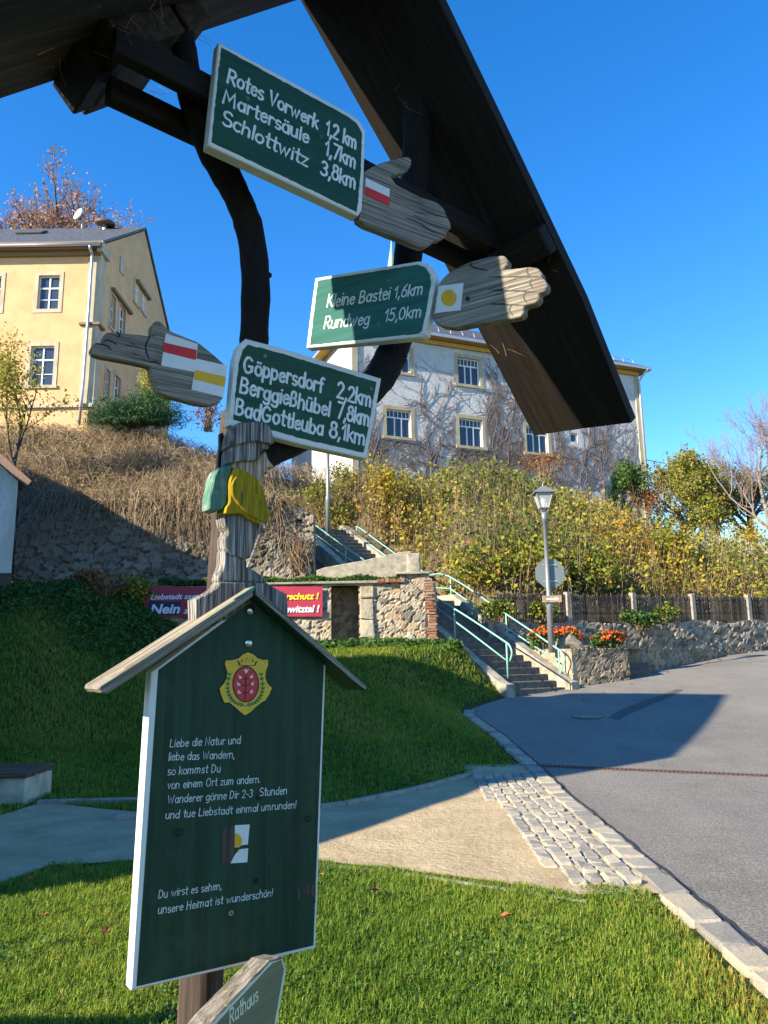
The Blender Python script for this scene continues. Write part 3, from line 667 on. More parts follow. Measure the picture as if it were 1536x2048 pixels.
def hand(fr, t, outline, fingers, n0, th, sm=1):
    O = smooth_poly(fr.pxs(outline), sm)
    mb = MB(); mb.plate(fr, O, n0, n0 - th, .0035)
    h = mb.build('pointing_hand', M['grey_wood'], t, fr.axes())
    # finger grooves: flat black ribbons painted on for the shade in the carving
    for g in fingers:
        mg = MB(); Q = [fr.px(u, v, n0) for u, v in spline(g, 4)]; L_ = []; R2_ = []
        for i, q in enumerate(Q):
            d = Q[min(i + 1, len(Q) - 1)] - Q[max(i - 1, 0)]; d = d / (np.linalg.norm(d) + 1e-9); nn = np.array([-d[1], d[0]]) * .0024 * (1 - .7 * abs(2 * i / (len(Q) - 1) - 1) ** 3); L_.append(fr.w(*(q + nn), n0 + .0008)); R2_.append(fr.w(*(q - nn), n0 + .0008))
        k = len(Q); mg.add(L_ + R2_, [(i, k + i, k + i + 1, i + 1) for i in range(k - 1)]); mg.build('groove_shade', M['ink'], h, fr.axes())
    c0 = np.array(outline).mean(0); ax_ = np.array(outline[len(outline) // 2]) - (np.array(outline[0]) + np.array(outline[-1])) / 2; ax_ /= np.linalg.norm(ax_); pn = np.array([-ax_[1], ax_[0]])
    for i in range(6):
        a = c0 + pn * rs.normal(0, 17) + ax_ * rs.normal(8, 22); L_ = 14 + 22 * rs.rand(); P_ = [a + ax_ * L_ * t_ + pn * rs.normal(0, .8) for t_ in np.linspace(-.5, .5, 5)]
        Q = [fr.px(u, v, n0) for u, v in P_]; A_ = []; B_ = []
        for j, q in enumerate(Q): nn = np.array([0, 1.0]) * (.0003 + .0007 * sin(pi * j / 4)); A_.append(fr.w(*(q + nn), n0 + .0006)); B_.append(fr.w(*(q - nn), n0 + .0006))
        mg = MB(); mg.add(A_ + B_, [(j, 5 + j, 6 + j, j + 1) for j in range(4)]); mg.build('drying_crack', M['ink'], h, fr.axes())
    return h
def plaque(fr, t, bands, n):
    root = None
    for i, (q, mt) in enumerate(bands):
        mb = MB(); mb.plate(fr, fr.pxs(q, n), n + .0014 * (1 if i == 0 else 1.6), n - .001)
        if i == 0: root = mb.build('trail_marker', M[mt], t, fr.axes())
        else: mb.build('stripe', M[mt], root, fr.axes())
    return root
z2 = lambda x, y: (600 + x / 2, y / 2)
z4 = lambda x, y: (400 + x / 2.048, 480 + y / 2.048)
z3 = lambda x, y: (x / 2.56, 400 + y / 2.56)
z8 = lambda x, y: (330 + x / 3.412, 640 + y / 3.412)
# sign 1
t1 = sign('topmost green arrow sign reading Rotes Vorwerk, Martersäule, Schlottwitz, hand pointing right', F1,
     [(437, 84), (560, 150), (700, 227), (718, 240), (731, 262), (728, 350), (724, 420), (716, 432), (560, 358), (416, 290)],
     [(443, 95), (560, 159), (697, 234), (713, 246), (724, 266), (721, 350), (714, 424), (560, 349), (423, 284)], .036)
hand(F1, t1, [z2(248, 690), z2(300, 660), z2(330, 646), z2(400, 628), z2(436, 620), z2(452, 634), z2(450, 656), z2(434, 682), z2(400, 692), z2(366, 701), z2(392, 735), z2(440, 760), z2(500, 788), z2(552, 804), z2(582, 830), z2(593, 862), z2(606, 884), z2(611, 910), z2(594, 922), z2(592, 942), z2(570, 957), z2(545, 958), z2(530, 976), z2(505, 987), z2(468, 976), z2(420, 955), z2(370, 936), z2(320, 915), z2(270, 897), z2(236, 872)],
     [[z2(420, 870), z2(480, 895), z2(545, 935)], [z2(470, 830), z2(540, 860), z2(590, 870)], [z2(450, 860), z2(530, 900), z2(598, 920)]], -.006, .03)
plaque(F1, t1, [([z2(262, 712), z2(358, 757), z2(356, 806), z2(261, 762)], 'plaque_white'), ([z2(262, 746), z2(357, 790), z2(355, 824), z2(261, 780)], 'plaque_red')], -.006)
lt = Letters(F1, .0022)
for tx, a, b in [('Rotes Vorwerk', (455, 164), (635, 258)), ('1,2 km', (652, 268), (713, 299)), ('Martersäule', (446, 205), (617, 287)), ('1,7km', (650, 308), (712, 338)), ('Schlottwitz', (444, 248), (615, 334)), ('3,8km', (642, 348), (712, 379))]:
    lt.line(tx, a, b, 29, .145, rs)
lt.build(M['letter'], t1)
for u, v in ((495, 197), (642, 274)): screw_at(F1, u, v, .0022, t1)
# sign 3
t3 = sign('lower green arrow sign reading Göppersdorf, Berggießhübel, Bad Gottleuba, hand pointing left', FS,
     [(492, 677), (560, 695), (763, 757), (748, 840), (733, 917), (600, 888), (458, 850), (466, 760), (470, 715), (478, 690)],
     [(496, 689), (560, 706), (753, 764), (740, 838), (727, 905), (600, 876), (467, 839), (474, 765), (479, 722), (486, 700)], .036)
hand(FS, t3, [z3(1168, 850), z3(1100, 788), z3(1020, 724), z3(960, 700), z3(880, 668), z3(848, 640), z3(826, 616), z3(800, 614), z3(782, 634), z3(779, 668), z3(792, 694), z3(720, 686), z3(640, 678), z3(560, 671), z3(537, 684), z3(534, 712), z3(545, 722), z3(485, 728), z3(470, 758), z3(480, 782), z3(520, 796), z3(600, 810), z3(690, 827), z3(775, 848), z3(777, 890), z3(800, 940), z3(812, 976), z3(850, 997), z3(930, 1016), z3(1000, 1036), z3(1070, 1047), z3(1122, 1036), z3(1150, 1008)],
     [[z3(540, 715), z3(575, 725), z3(598, 742)], [z3(770, 690), z3(745, 755), z3(765, 820)], [z3(590, 672), z3(612, 690), z3(600, 706)], [z3(485, 735), z3(545, 745), z3(570, 770)], [z3(760, 830), z3(800, 828), z3(815, 845)]], -.006, .03)
plaque(FS, t3, [([z3(848, 683), z3(1012, 738), z3(997, 882), z3(825, 848)], 'plaque_white'), ([z3(839, 730), z3(1006, 769), z3(1001, 820), z3(833, 778)], 'plaque_red')], -.006)
plaque(FS, t3, [([z3(1005, 813), z3(1163, 848), z3(1141, 1010), z3(980, 972)], 'plaque_white'), ([z3(998, 870), z3(1156, 907), z3(1149, 957), z3(990, 918)], 'plaque_yellow')], -.0062)
lt = Letters(FS, .0022)
for tx, a, b in [('Göppersdorf', (487, 743), (645, 785)), ('2,2km', (674, 795), (743, 814)), ('Berggießhübel', (480, 784), (659, 833)), ('7,8km', (674, 835), (739, 853)), ('BadGottleuba', (471, 828), (646, 871)), ('8,1km', (659, 873), (731, 890))]:
    lt.line(tx, a, b, 31, .15, rs)
lt.build(M['letter'], t3)
for u, v in ((530, 712), (742, 778), (526, 864)): screw_at(FS, u, v, .0022, t3)
# sign 2, on the right strut, turned the other way
F2 = Frame(PY(733, 610, 2.50), 122.3)
t2 = sign('teal green arrow sign reading Kleine Bastei and Rundweg, half in shadow, hand pointing right', F2,
     [(630, 556), (740, 538), (838, 522), (856, 528), (867, 545), (870, 562), (860, 620), (850, 668), (842, 674), (730, 685), (612, 696), (620, 630)],
     [(636, 561), (740, 544), (836, 529), (851, 535), (860, 549), (862, 564), (853, 618), (844, 661), (837, 667), (730, 678), (620, 690), (627, 630)], .036, face='teal_paint')
hand(F2, t2, [z4(945, 300), z4(968, 190), z4(985, 160), z4(1010, 135), z4(1060, 105), z4(1110, 84), z4(1190, 64), z4(1242, 60), z4(1258, 80), z4(1254, 102), z4(1235, 119), z4(1200, 124), z4(1290, 114), z4(1345, 107), z4(1382, 112), z4(1399, 135), z4(1397, 150), z4(1414, 165), z4(1421, 186), z4(1410, 206), z4(1386, 216), z4(1388, 237), z4(1374, 256), z4(1330, 266), z4(1322, 277), z4(1326, 296), z4(1310, 313), z4(1265, 321), z4(1200, 330), z4(1110, 346), z4(1040, 359), z4(985, 351), z4(955, 336)],
     [[z4(1180, 152), z4(1300, 150), z4(1396, 151)], [z4(1185, 205), z4(1290, 208), z4(1386, 214)], [z4(1185, 262), z4(1260, 264), z4(1328, 268)], [z4(1110, 84), z4(1115, 110), z4(1180, 125)], [z4(1345, 112), z4(1338, 128), z4(1352, 145)], [z4(1358, 158), z4(1352, 178), z4(1366, 200)], [z4(1335, 212), z4(1326, 235), z4(1340, 258)], [z4(1280, 264), z4(1268, 285), z4(1282, 310)]], -.004, .032)
plaque(F2, t2, [([z4(978, 190), z4(1080, 176), z4(1068, 288), z4(963, 300)], 'plaque_white'), ([z4(1020 + 32 * cos(a), 238 + 34 * sin(a)) for a in np.linspace(0, 2 * pi, 24, endpoint=False)], 'plaque_yellow')], -.004)
lt = Letters(F2, .0022)
for tx, a, b in [('Kleine Bastei', (654, 614), (779, 598)), ('1,6km', (788, 596), (846, 588)), ('Rundweg', (648, 657), (738, 648)), ('15,0km', (769, 643), (843, 634))]:
    lt.line(tx, a, b, 23, .115, rs)
lt.build(M['letter'], t2)
for u, v in ((778, 561), (758, 648)): screw_at(F2, u, v, .0022, t2)
mk_ = MB(); pk = F2.w(*F2.px(935, 597, -.002), -.002); mk_.tube([pk - F2.N * .004, pk + F2.N * .0015], [.008, .007], 10); mk_.build('wood_knot', M['ink'], t2, F2.axes())
# sign 4 at the bottom: olive, only its upper end in the picture
F4 = Frame(PY(520, 2000, 2.02), 24.0)
o4 = F4.pxs([(541, 1921), (566, 1914), (574, 1938), (553, 2060), (545, 2140), (370, 2260), (330, 2170), (432, 2036)])
t4 = thing('arrow_sign', 'faded olive sign with pale edge and mossy weathered top below the green board', 'arrow sign', F4.w(*np.mean(o4, 0), -.06), 'hand shaped arrow signs on the post')
mb = MB(); mb.plate(F4, o4, 0, -.055, .004, 0, 1); mb.build('board', [M['cream_paint'], M['eave_wood']], t4, F4.axes())
mb = MB(); mb.plate(F4, F4.pxs([(546, 1926), (563, 1920), (568, 1938), (547, 2060), (538, 2135), (372, 2245), (345, 2170), (440, 2040)], .0012), .0012, -.002); mb.build('painted_face', M['olive_paint'], t4, F4.axes())
lt = Letters(F4, .0022); lt.line('Rathaus', (460, 2050), (516, 1999), 30, .13, rs); lt.build(M['cream_paint'], t4)
# ------------------------------------------------------------------ the big board
zb = lambda x, y: (180 + x / 2.648, 1150 + y / 2.648); zc = lambda x, y: (180 + x / 2.648, 1550 + y / 2.648)
ob = FB.pxs([(503, 1196), (652, 1316), (631, 1897), (262, 1981), (302, 1345)])
tb = thing('information_board', 'tall dark green house shaped board with hand painted verse and crest', 'board', FB.w(*np.mean(ob, 0), -.05))
mb = MB(); mb.plate(FB, ob, 0, -.040, .002); mb.build('panel', M['white_paint'], tb, np.stack([FB.U, FB.R, FB.N]))
mb = MB(); mb.plate(FB, FB.pxs([(503, 1204), (648, 1322), (627, 1891), (273, 1973), (317, 1340)], .0012), .0012, -.002); mb.build('painted_face', M['green_board'], tb, FB.axes())
FE = Frame(FB.o + FB.N * .055, AL)      # front of the little eaves
E1 = FE.pxs([zb(868, 62), zb(700, 168), zb(500, 298), zb(300, 426), zb(110, 546), zb(48, 584), zb(42, 606), zb(58, 624), zb(98, 626), zb(240, 535), zb(360, 456), zb(560, 322), zb(720, 215), zb(866, 112)])
mb = MB(); mb.plate(FE, E1, 0, -.125, .004); e1 = mb.build('eave_board', M['eave_wood'], tb, np.stack([FB.R * .84 + FB.U * .54, FB.U * .84 - FB.R * .54, FB.N]))
E2 = FE.pxs([zb(872, 66), zb(1000, 172), zb(1200, 350), zb(1400, 528), zb(1464, 586), zb(1469, 603), zb(1456, 612), zb(1380, 553), zb(1240, 430), zb(1050, 262), zb(872, 106)])
mb = MB(); mb.plate(FE, E2, .001, -.124, .003, 0, 1); mb.build('eave_board', [M['eave_wood'], M['green_board']], tb, np.stack([FB.R * .84 - FB.U * .54, FB.U * .84 + FB.R * .54, FB.N]))
mb = MB(); mb.plate(FE, FE.pxs([zb(762, 128), zb(868, 60), zb(874, 64), zb(866, 82), zb(800, 122)]), .0025, -.01); mb.build('paint_flake', M['pack_paint'], e1, FE.axes())
lt = Letters(FB, .0022)
for tx, a, b in [('Liebe die Natur und', (340, 1494), (481, 1487)), ('liebe das Wandern,', (337, 1521), (469, 1516)), ('so kommst Du', (335, 1550), (441, 1544)), ('von einem Ort zum andern.', (335, 1578), (520, 1565)), ('Wanderer gönne Dir 2-3', (335, 1607), (505, 1594)), ('Stunden', (519, 1592), (574, 1588)), ('und tue Liebstadt einmal umrunden!', (331, 1638), (592, 1616)), ('Du wirst es sehen,', (317, 1797), (443, 1778)), ('unsere Heimat ist wunderschön!', (316, 1828), (545, 1792))]:
    lt.line(tx, a, b, 16, .10, rs)
lt.build(M['letter_thin'], tb)
def bolt(u, v):
    c = FB.w(*FB.px(u, v, .002), .001); mb = MB(); r = .0135
    pts = [c + FB.N * r * .75 * sin(a) for a in np.linspace(0, pi / 2, 7)]; mb.tube(pts, [r * cos(a) + .0001 for a in np.linspace(0, pi / 2, 7)], 18); mb.build('dome_bolt', M['steel'], tb, None, True)
bolt(500, 1221); bolt(497, 1286)
screw_at(FB, 462, 1826, .0022, tb, .0075)
for u, v, r in ((357, 1665, .012), (615, 1638, .010), (518, 1594, .008), (512, 1762, .007)):
    mb = MB(); c = FB.px(u, v, .0015)
    for q in range(2):
        ang = np.linspace(0, 2 * pi, 15); P_ = [c + np.array([cos(a), sin(a) * .8]) * r * (1 - .45 * q) for a in ang]
        for a, b in zip(P_[:-1], P_[1:]):
            d = (b - a) / np.linalg.norm(b - a); nn = np.array([-d[1], d[0]]) * .0011
            mb.add([FB.w(*(a + nn), .0016 + q * .0001), FB.w(*(a - nn), .0016 + q * .0001), FB.w(*(b - nn), .0016 + q * .0001), FB.w(*(b + nn), .0016 + q * .0001)], [(0, 1, 2, 3)])
    mb.build('knot_hole', M['void'], tb, FB.axes())
mb = MB(); mb.plate(FB, FB.pxs([zc(1120, 608), zc(1165, 572), zc(1195, 590), zc(1193, 680), zc(1180, 640), zc(1135, 632)], .001), .0022, -.001); mb.plate(FB, FB.pxs([zc(1098, 600), zc(1112, 588), zc(1118, 640), zc(1102, 660)], .001), .0021, -.001); mb.build('bare_patch', M['post_wood'], tb, FB.axes())
# crest
def poly_part(name, fr, q, n, mat, parent): 
    mb = MB(); mb.plate(fr, fr.pxs(q, n), n, n - .0015); return mb.build(name, M[mat], parent, fr.axes())
sh = [zb(838, 402), zb(868, 414), zb(890, 435), zb(920, 445), zb(948, 442), zb(950, 470), zb(938, 500), zb(932, 540), zb(945, 575), zb(970, 600), zb(955, 635), zb(935, 668), zb(912, 680), zb(880, 705), zb(850, 735), zb(820, 752), zb(795, 732), zb(765, 705), zb(735, 680), zb(706, 682), zb(690, 640), zb(680, 603), zb(705, 575), zb(720, 545), zb(722, 505), zb(710, 470), zb(712, 448), zb(750, 446), zb(785, 436), zb(810, 414)]
crest = poly_part('crest', FB, sh, .0026, 'ink', tb)
cxy = np.mean([np.array(p) for p in sh], 0)
poly_part('shield', FB, [tuple(cxy + (np.array(p) - cxy) * .955) for p in sh], .0032, 'crest_yellow', crest)
ov = zb(825, 578); ell = lambda rx, ry, dx=0, dy=0: [(ov[0] + dx + (rx * cos(a) + .035 * ry * sin(a) * 0) / 2.648, ov[1] + dy + ry * sin(a) / 2.648) for a in np.linspace(0, 2 * pi, 32, endpoint=False)]
poly_part('oval_rim', FB, ell(71, 97), .0037, 'ink', crest); poly_part('red_oval', FB, ell(65, 91), .0042, 'crest_red', crest)
mb = MB()
crn = [zb(792, 480), zb(778, 452), zb(800, 466), zb(806, 444), zb(818, 464), zb(832, 438), zb(846, 464), zb(862, 444), zb(866, 466), zb(888, 454), zb(874, 482)]
mb.plate(FB, FB.pxs(crn, .004), .0040, .003); mb.build('crown_outline', M['ink'], crest, FB.axes())
cc = np.mean([np.array(p) for p in crn], 0); poly_part('crown', FB, [tuple(cc + (np.array(p) - cc) * .84) for p in crn], .0046, 'crest_yellow', crest)
mb = MB()
for (x, y, s) in [(827, 512, 0), (800, 543, -1), (852, 540, 1), (790, 580, -1), (856, 578, 1), (794, 622, -1), (850, 620, 1)]:
    for q in ([(0, 11), (-16, -15), (-5, -7), (0, -17), (5, -7), (16, -15)],):
        if s == 0: pts = [zb(x + a, y + b) for a, b in q]
        else: pts = [zb(x + s * (-b) * .9 + 0, y + a * .8 + b * .35) for a, b in q]
        mb.plate(FB, FB.pxs(pts, .0045), .0048 + .00002 * y % .0003, .004)
mb.build('blossoms', M['plaque_white'], crest, FB.axes())
mb = MB()
def inkline(pts, w, n):
    P_ = [FB.px(*p, n) for p in pts]
    for a, b in zip(P_[:-1], P_[1:]):
        d = (b - a) / np.linalg.norm(b - a); nn = np.array([-d[1], d[0]]) * w
        mb.add([FB.w(*(a + nn), n), FB.w(*(a - nn), n), FB.w(*(b - nn), n), FB.w(*(b + nn), n)], [(0, 1, 2, 3)])
inkline([zb(828, 525), zb(824, 600), zb(822, 665)], .0012, .0051)
for y_, dx in ((550, 22), (585, 28), (625, 24)): inkline([zb(825 - dx, y_ - 4), zb(825, y_ + 2), zb(825 + dx, y_ - 6)], .0010, .0053)
for sg in (-1, 1):
    inkline(spline([zb(822, 694), zb(822 + sg * 60, 672), zb(822 + sg * 92, 610), zb(822 + sg * 84, 520)], 5), .0008, .0039)
mb.build('stalk', M['ink'], crest, FB.axes())
mb = MB()
for sg in (-1, 1):
    W_ = spline([zb(822, 692), zb(822 + sg * 60, 670), zb(822 + sg * 92, 608), zb(822 + sg * 82, 515)], 4)
    for i in range(1, len(W_) - 1):
        p = np.array(W_[i]); d = np.array(W_[i + 1]) - np.array(W_[i - 1]); d /= np.linalg.norm(d)
        for s2 in (-1, 1):
            nrm = np.array([-d[1], d[0]]) * s2; tip = p + d * 6.0 + nrm * 4.2; m_ = (p + tip) / 2
            mb.plate(FB, FB.pxs([tuple(p), tuple(m_ + nrm * 1.2 - d * 1.2), tuple(tip), tuple(m_ - nrm * 1.2 + d * 1.2)], .004), .0041 + .0001 * (i % 3) + .00005 * s2, .003)
mb.build('wreath', M['crest_green'], crest, FB.axes())
# torn trail sticker: bare wood on the left, white and yellow remains on the right
st = poly_part('torn_trail_marker', FB, [zc(692, 278), zc(768, 268), zc(766, 400), zc(745, 468), zc(690, 470)], .0018, 'post_wood', tb)
poly_part('white_scrap', FB, [zc(768, 266), zc(846, 262), zc(836, 368), zc(800, 372), zc(790, 382), zc(766, 384)], .0024, 'plaque_white', st)
poly_part('white_scrap', FB, [zc(790, 394), zc(838, 388), zc(833, 462), zc(745, 468), zc(766, 425)], .0024, 'plaque_white', st)
poly_part('yellow_scrap', FB, [zc(768, 308), zc(785, 312), zc(800, 328), zc(806, 350), zc(800, 370), zc(788, 380), zc(766, 382)], .0030, 'plaque_yellow', st)
poly_part('yellow_scrap', FB, [zc(786, 396), zc(794, 398), zc(778, 414), zc(770, 418)], .0030, 'plaque_yellow', st)
# ------------------------------------------------------------------ carved hiker
FH = Frame(FB.o - FB.N * .004, AL)
hk0 = FH.w(*FH.px(480, 1190), -.03)
hk = thing('carved_hiker', 'weathered flat carved wooden hiker with yellow jacket, green rucksack and stick', 'carving', hk0)
def relief(name, q, n0, n1, mat, bev=.004, sm=1, parent=None, ax=None):
    P_ = FH.pxs([z8(*p) for p in q]); 
    if sm: P_ = smooth_poly(P_, sm)
    mb = MB(); mb.plate(FH, P_, n0, n1, bev); return mb.build(name, M[mat], parent or hk, FH.axes() if ax is None else ax)
relief('plinth', [(372, 1786), (690, 1792), (762, 1838), (832, 1872), (838, 1960), (836, 2060), (205, 2060), (200, 1905), (282, 1868), (345, 1828)], .004, -.05, 'grey_wood_v', .004, 0)
relief('boots', [(444, 1604), (560, 1632), (564, 1690), (622, 1716), (682, 1758), (690, 1796), (440, 1784), (372, 1790), (362, 1764), (398, 1680), (402, 1560)], .0, -.05, 'grey_wood_v', .005, 1)
relief('trousers', [(388, 1322), (500, 1318), (560, 1360), (648, 1390), (622, 1480), (592, 1602), (556, 1634), (470, 1622), (436, 1600), (400, 1560), (398, 1490), (424, 1448), (395, 1400)], .006, -.045, 'grey_wood_v', .005, 1)
jk = relief('jacket', [(452, 1016), (530, 1036), (622, 1106), (652, 1160), (672, 1250), (698, 1322), (692, 1345), (668, 1405), (640, 1408), (560, 1372), (500, 1326), (388, 1334), (394, 1290), (422, 1250), (418, 1120)], .022, -.04, 'yellow_paint', .003, 1)
relief('sleeve', [(425, 1130), (470, 1060), (560, 1130), (600, 1200), (690, 1330), (668, 1404), (600, 1370), (520, 1320), (470, 1270), (425, 1200)], .030, .004, 'yellow_paint', .003, 1, jk)
relief('rucksack', [(446, 1000), (400, 994), (350, 1018), (325, 1070), (310, 1150), (294, 1210), (293, 1290), (320, 1302), (372, 1302), (412, 1262), (422, 1180), (422, 1100), (446, 1045)], .010, -.045, 'pack_paint', .004, 1)
relief('head', [(448, 975), (630, 940), (684, 896), (702, 955), (742, 1004), (697, 1012), (702, 1044), (666, 1048), (657, 1092), (640, 1118), (600, 1102), (520, 1042), (452, 1016)], .006, -.04, 'face_wood', .004, 0)
hat = relief('hat_brim', [(440, 866), (520, 848), (600, 838), (692, 850), (690, 885), (640, 890), (632, 955), (590, 970), (500, 970), (440, 986), (424, 976), (430, 900)], .020, -.045, 'grey_wood_v', .003, 0)
relief('hat_crown', [(470, 720), (560, 712), (640, 714), (682, 740), (722, 850), (704, 862), (600, 842), (520, 852), (440, 876), (424, 866), (446, 770)], .032, -.045, 'grey_wood_v', .003, 0)
mb = MB(); mb.tube([FH.w(*FH.px(*z8(748, 1192), .016), .016), FH.w(*FH.px(*z8(660, 1440), .018), .018), FH.w(*FH.px(*z8(562, 1692), .014), .014)], [.0035, .0045, .0042], 7); mb.build('walking_stick', M['grey_wood_v'], hk, np.stack([FH.U, FH.R, FH.N]))
hh = MB(); c = FH.w(*FH.px(*z8(672, 1385), .02), .02)
for q in range(4): hh.tube([c + FH.U * (-.006 * q + .006) + FH.R * -.012, c + FH.U * (-.006 * q + .004) + FH.N * .006, c + FH.U * (-.006 * q + .003) + FH.R * .008 + FH.N * .001], [.0038, .0036, .003], 7)
hh.build('fist', M['face_wood'], hk)
#@@BACKGROUND@@
# ================================================================== WALLS, BANKS, STAIRS
def tintmat(name, stops, rough=.9, bd=.0, mort=None, nz=12, amp=(.6, 1.25)):
    m, n, b = new_mat(name, rough, .2)
    a = N(n, 'ShaderNodeAttribute', attribute_name='tint'); c = ramp(n, a.outputs['Fac'], stops)
    f = noise(n, coords(n), nz, 7, .7); c = mix(n, .9, c, ramp(n, f, [(.28, (amp[0],) * 3), (.72, (amp[1], amp[1] * .985, amp[1] * .95))]), 'MULTIPLY')
    if mort:
        e = N(n, 'ShaderNodeAttribute', attribute_name='joint'); c = mix(n, e.outputs['Fac'], c, mort)
    n.links.new(c, b.inputs['Base Color'])
    if bd: bump(n, b, f, bd)
    return m
M['rubble_warm'] = tintmat('warm rubble stone', G3((.17, .145, .12), (.30, .26, .205), (.42, .37, .28), (.36, .27, .18), (.46, .42, .35)), .9, .03, (.34, .29, .21))
M['rubble_grey'] = tintmat('grey rubble stone', G3((.12, .108, .09), (.22, .19, .155), (.31, .275, .225), (.24, .195, .15), (.36, .32, .26)), .9, .03, (.15, .13, .10))
M['rubble_brown'] = tintmat('sandstone courses', G3((.17, .14, .10), (.27, .22, .15), (.34, .275, .18), (.22, .18, .13)), .9, .03, (.13, .105, .075))
M['brick'] = tintmat('old red brick', G3((.20, .085, .05), (.30, .125, .065), (.30, .21, .15), (.26, .13, .08)), .9, .01)
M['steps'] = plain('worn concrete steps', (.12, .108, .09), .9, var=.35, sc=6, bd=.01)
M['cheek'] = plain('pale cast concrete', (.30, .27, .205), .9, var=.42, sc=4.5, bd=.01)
def rubble(name, fr, s0, s1, bot, top, sw, sh, mat, parent=None, res=.07, openings=(), depth=.05, thick=.4, seed=1, rows=False, cap=True):
    R_ = np.random.RandomState(seed); L = s1 - s0
    f_b = bot if callable(bot) else (lambda s: bot + 0 * s); f_t = top if callable(top) else (lambda s: top + 0 * s)
    S = np.linspace(s0, s1, max(3, int(L / res))); H = float(np.max(f_t(S) - f_b(S))); T = np.linspace(0, 1, max(3, int(H / res)))
    sg, tg = np.meshgrid(S, T); tt = f_b(sg) + (f_t(sg) - f_b(sg)) * tg
    t_lo = float(np.min(f_b(S))); t_hi = float(np.max(f_t(S))); seeds = []; t = t_lo - sh / 2
    while t < t_hi + sh:
        h = sh * (.75 + .5 * R_.rand()); s = s0 - sw * R_.rand()
        while s < s1 + sw:
            w = sw * (.55 + .9 * R_.rand()); seeds.append((s + w / 2, t + h / 2 + (0 if rows else R_.normal(0, sh * .22)))); s += w
        t += h
    sd = np.array(seeds); P = np.stack([sg.ravel(), tt.ravel()], 1)
    wob = np.stack([.12 * sw * np.sin(P[:, 1] * 17 + P[:, 0] * 9), .12 * sh * np.sin(P[:, 0] * 15 - P[:, 1] * 6)], 1)
    d1 = np.full(len(P), 9e9); d2 = d1.copy(); i1 = np.zeros(len(P), int)
    for c0 in range(0, len(P), 4000):
        q = P[c0:c0 + 4000] + wob[c0:c0 + 4000]; dd = np.abs(q[:, None, 0] - sd[None, :, 0]) ** 2 / sw ** 2 + np.abs(q[:, None, 1] - sd[None, :, 1]) ** 2 / sh ** 2
        k = np.argpartition(dd, 1, 1)[:, :2]; a = np.take_along_axis(dd, k, 1); o = np.argsort(a, 1)
        a = np.take_along_axis(a, o, 1); k = np.take_along_axis(k, o, 1)
        d1[c0:c0 + 4000] = np.sqrt(a[:, 0]); d2[c0:c0 + 4000] = np.sqrt(a[:, 1]); i1[c0:c0 + 4000] = k[:, 0]
    edge = sstep(.02, .13, d2 - d1); hs_ = R_.rand(len(sd)); tn = R_.rand(len(sd)); tl = R_.normal(0, .25, (len(sd), 2))
    hgt = depth * (edge * (.45 + .75 * hs_[i1]) + .25 * edge * ((P - sd[i1]) / np.array([sw, sh]) * tl[i1]).sum(1)) + R_.normal(0, depth * .05, len(P))
    V = fr.o + P[:, :1] * fr.R + P[:, 1:] * fr.U + (hgt - depth)[:, None] * fr.N
    nx = len(S); ii = (np.arange(len(T) - 1)[:, None] * nx + np.arange(nx - 1)[None]); F = np.stack([ii, ii + 1, ii + nx + 1, ii + nx], -1).reshape(-1, 4)
    c = P[F].mean(1); keep = np.ones(len(F), bool)
    for (a0, a1, b0, b1) in openings: keep &= ~((c[:, 0] > a0) & (c[:, 0] < a1) & (c[:, 1] > b0) & (c[:, 1] < b1))
    F = F[keep]; tint = list(tn[i1]); joint = list(1 - edge)
    V = list(V); F = [tuple(f) for f in F]
    def quad(pts, tv=.3):
        k = len(V); V.extend(pts); F.append((k, k + 1, k + 2, k + 3)); tint.extend([tv] * 4); joint.extend([.3] * 4)
    for (a0, a1, b0, b1) in openings:
        D = -depth * .3; B = -thick
        quad([fr.w(a0, b0, D), fr.w(a0, b0, B), fr.w(a0, b1, B), fr.w(a0, b1, D)]); quad([fr.w(a1, b0, B), fr.w(a1, b0, D), fr.w(a1, b1, D), fr.w(a1, b1, B)])
        quad([fr.w(a0, b1, D), fr.w(a0, b1, B), fr.w(a1, b1, B), fr.w(a1, b1, D)]); quad([fr.w(a0, b0, B), fr.w(a0, b0, D), fr.w(a1, b0, D), fr.w(a1, b0, B)])
    if cap:
        for a, b in zip(S[:-1:3], np.append(S[3::3], S[-1])):
            quad([fr.w(a, float(f_t(a)), -depth * .4), fr.w(b, float(f_t(b)), -depth * .4), fr.w(b, float(f_t(b)), -thick), fr.w(a, float(f_t(a)), -thick)], R_.rand())
        for e_, o_ in ((s0, 1), (s1, -1)):
            quad([fr.w(e_, float(f_b(e_)), -thick), fr.w(e_, float(f_b(e_)), -depth * .4), fr.w(e_, float(f_t(e_)), -depth * .4), fr.w(e_, float(f_t(e_)), -thick)], .6)
    return obj(name, V, F, mat, parent, fr.axes(), False, None, {'tint': tint, 'joint': joint})
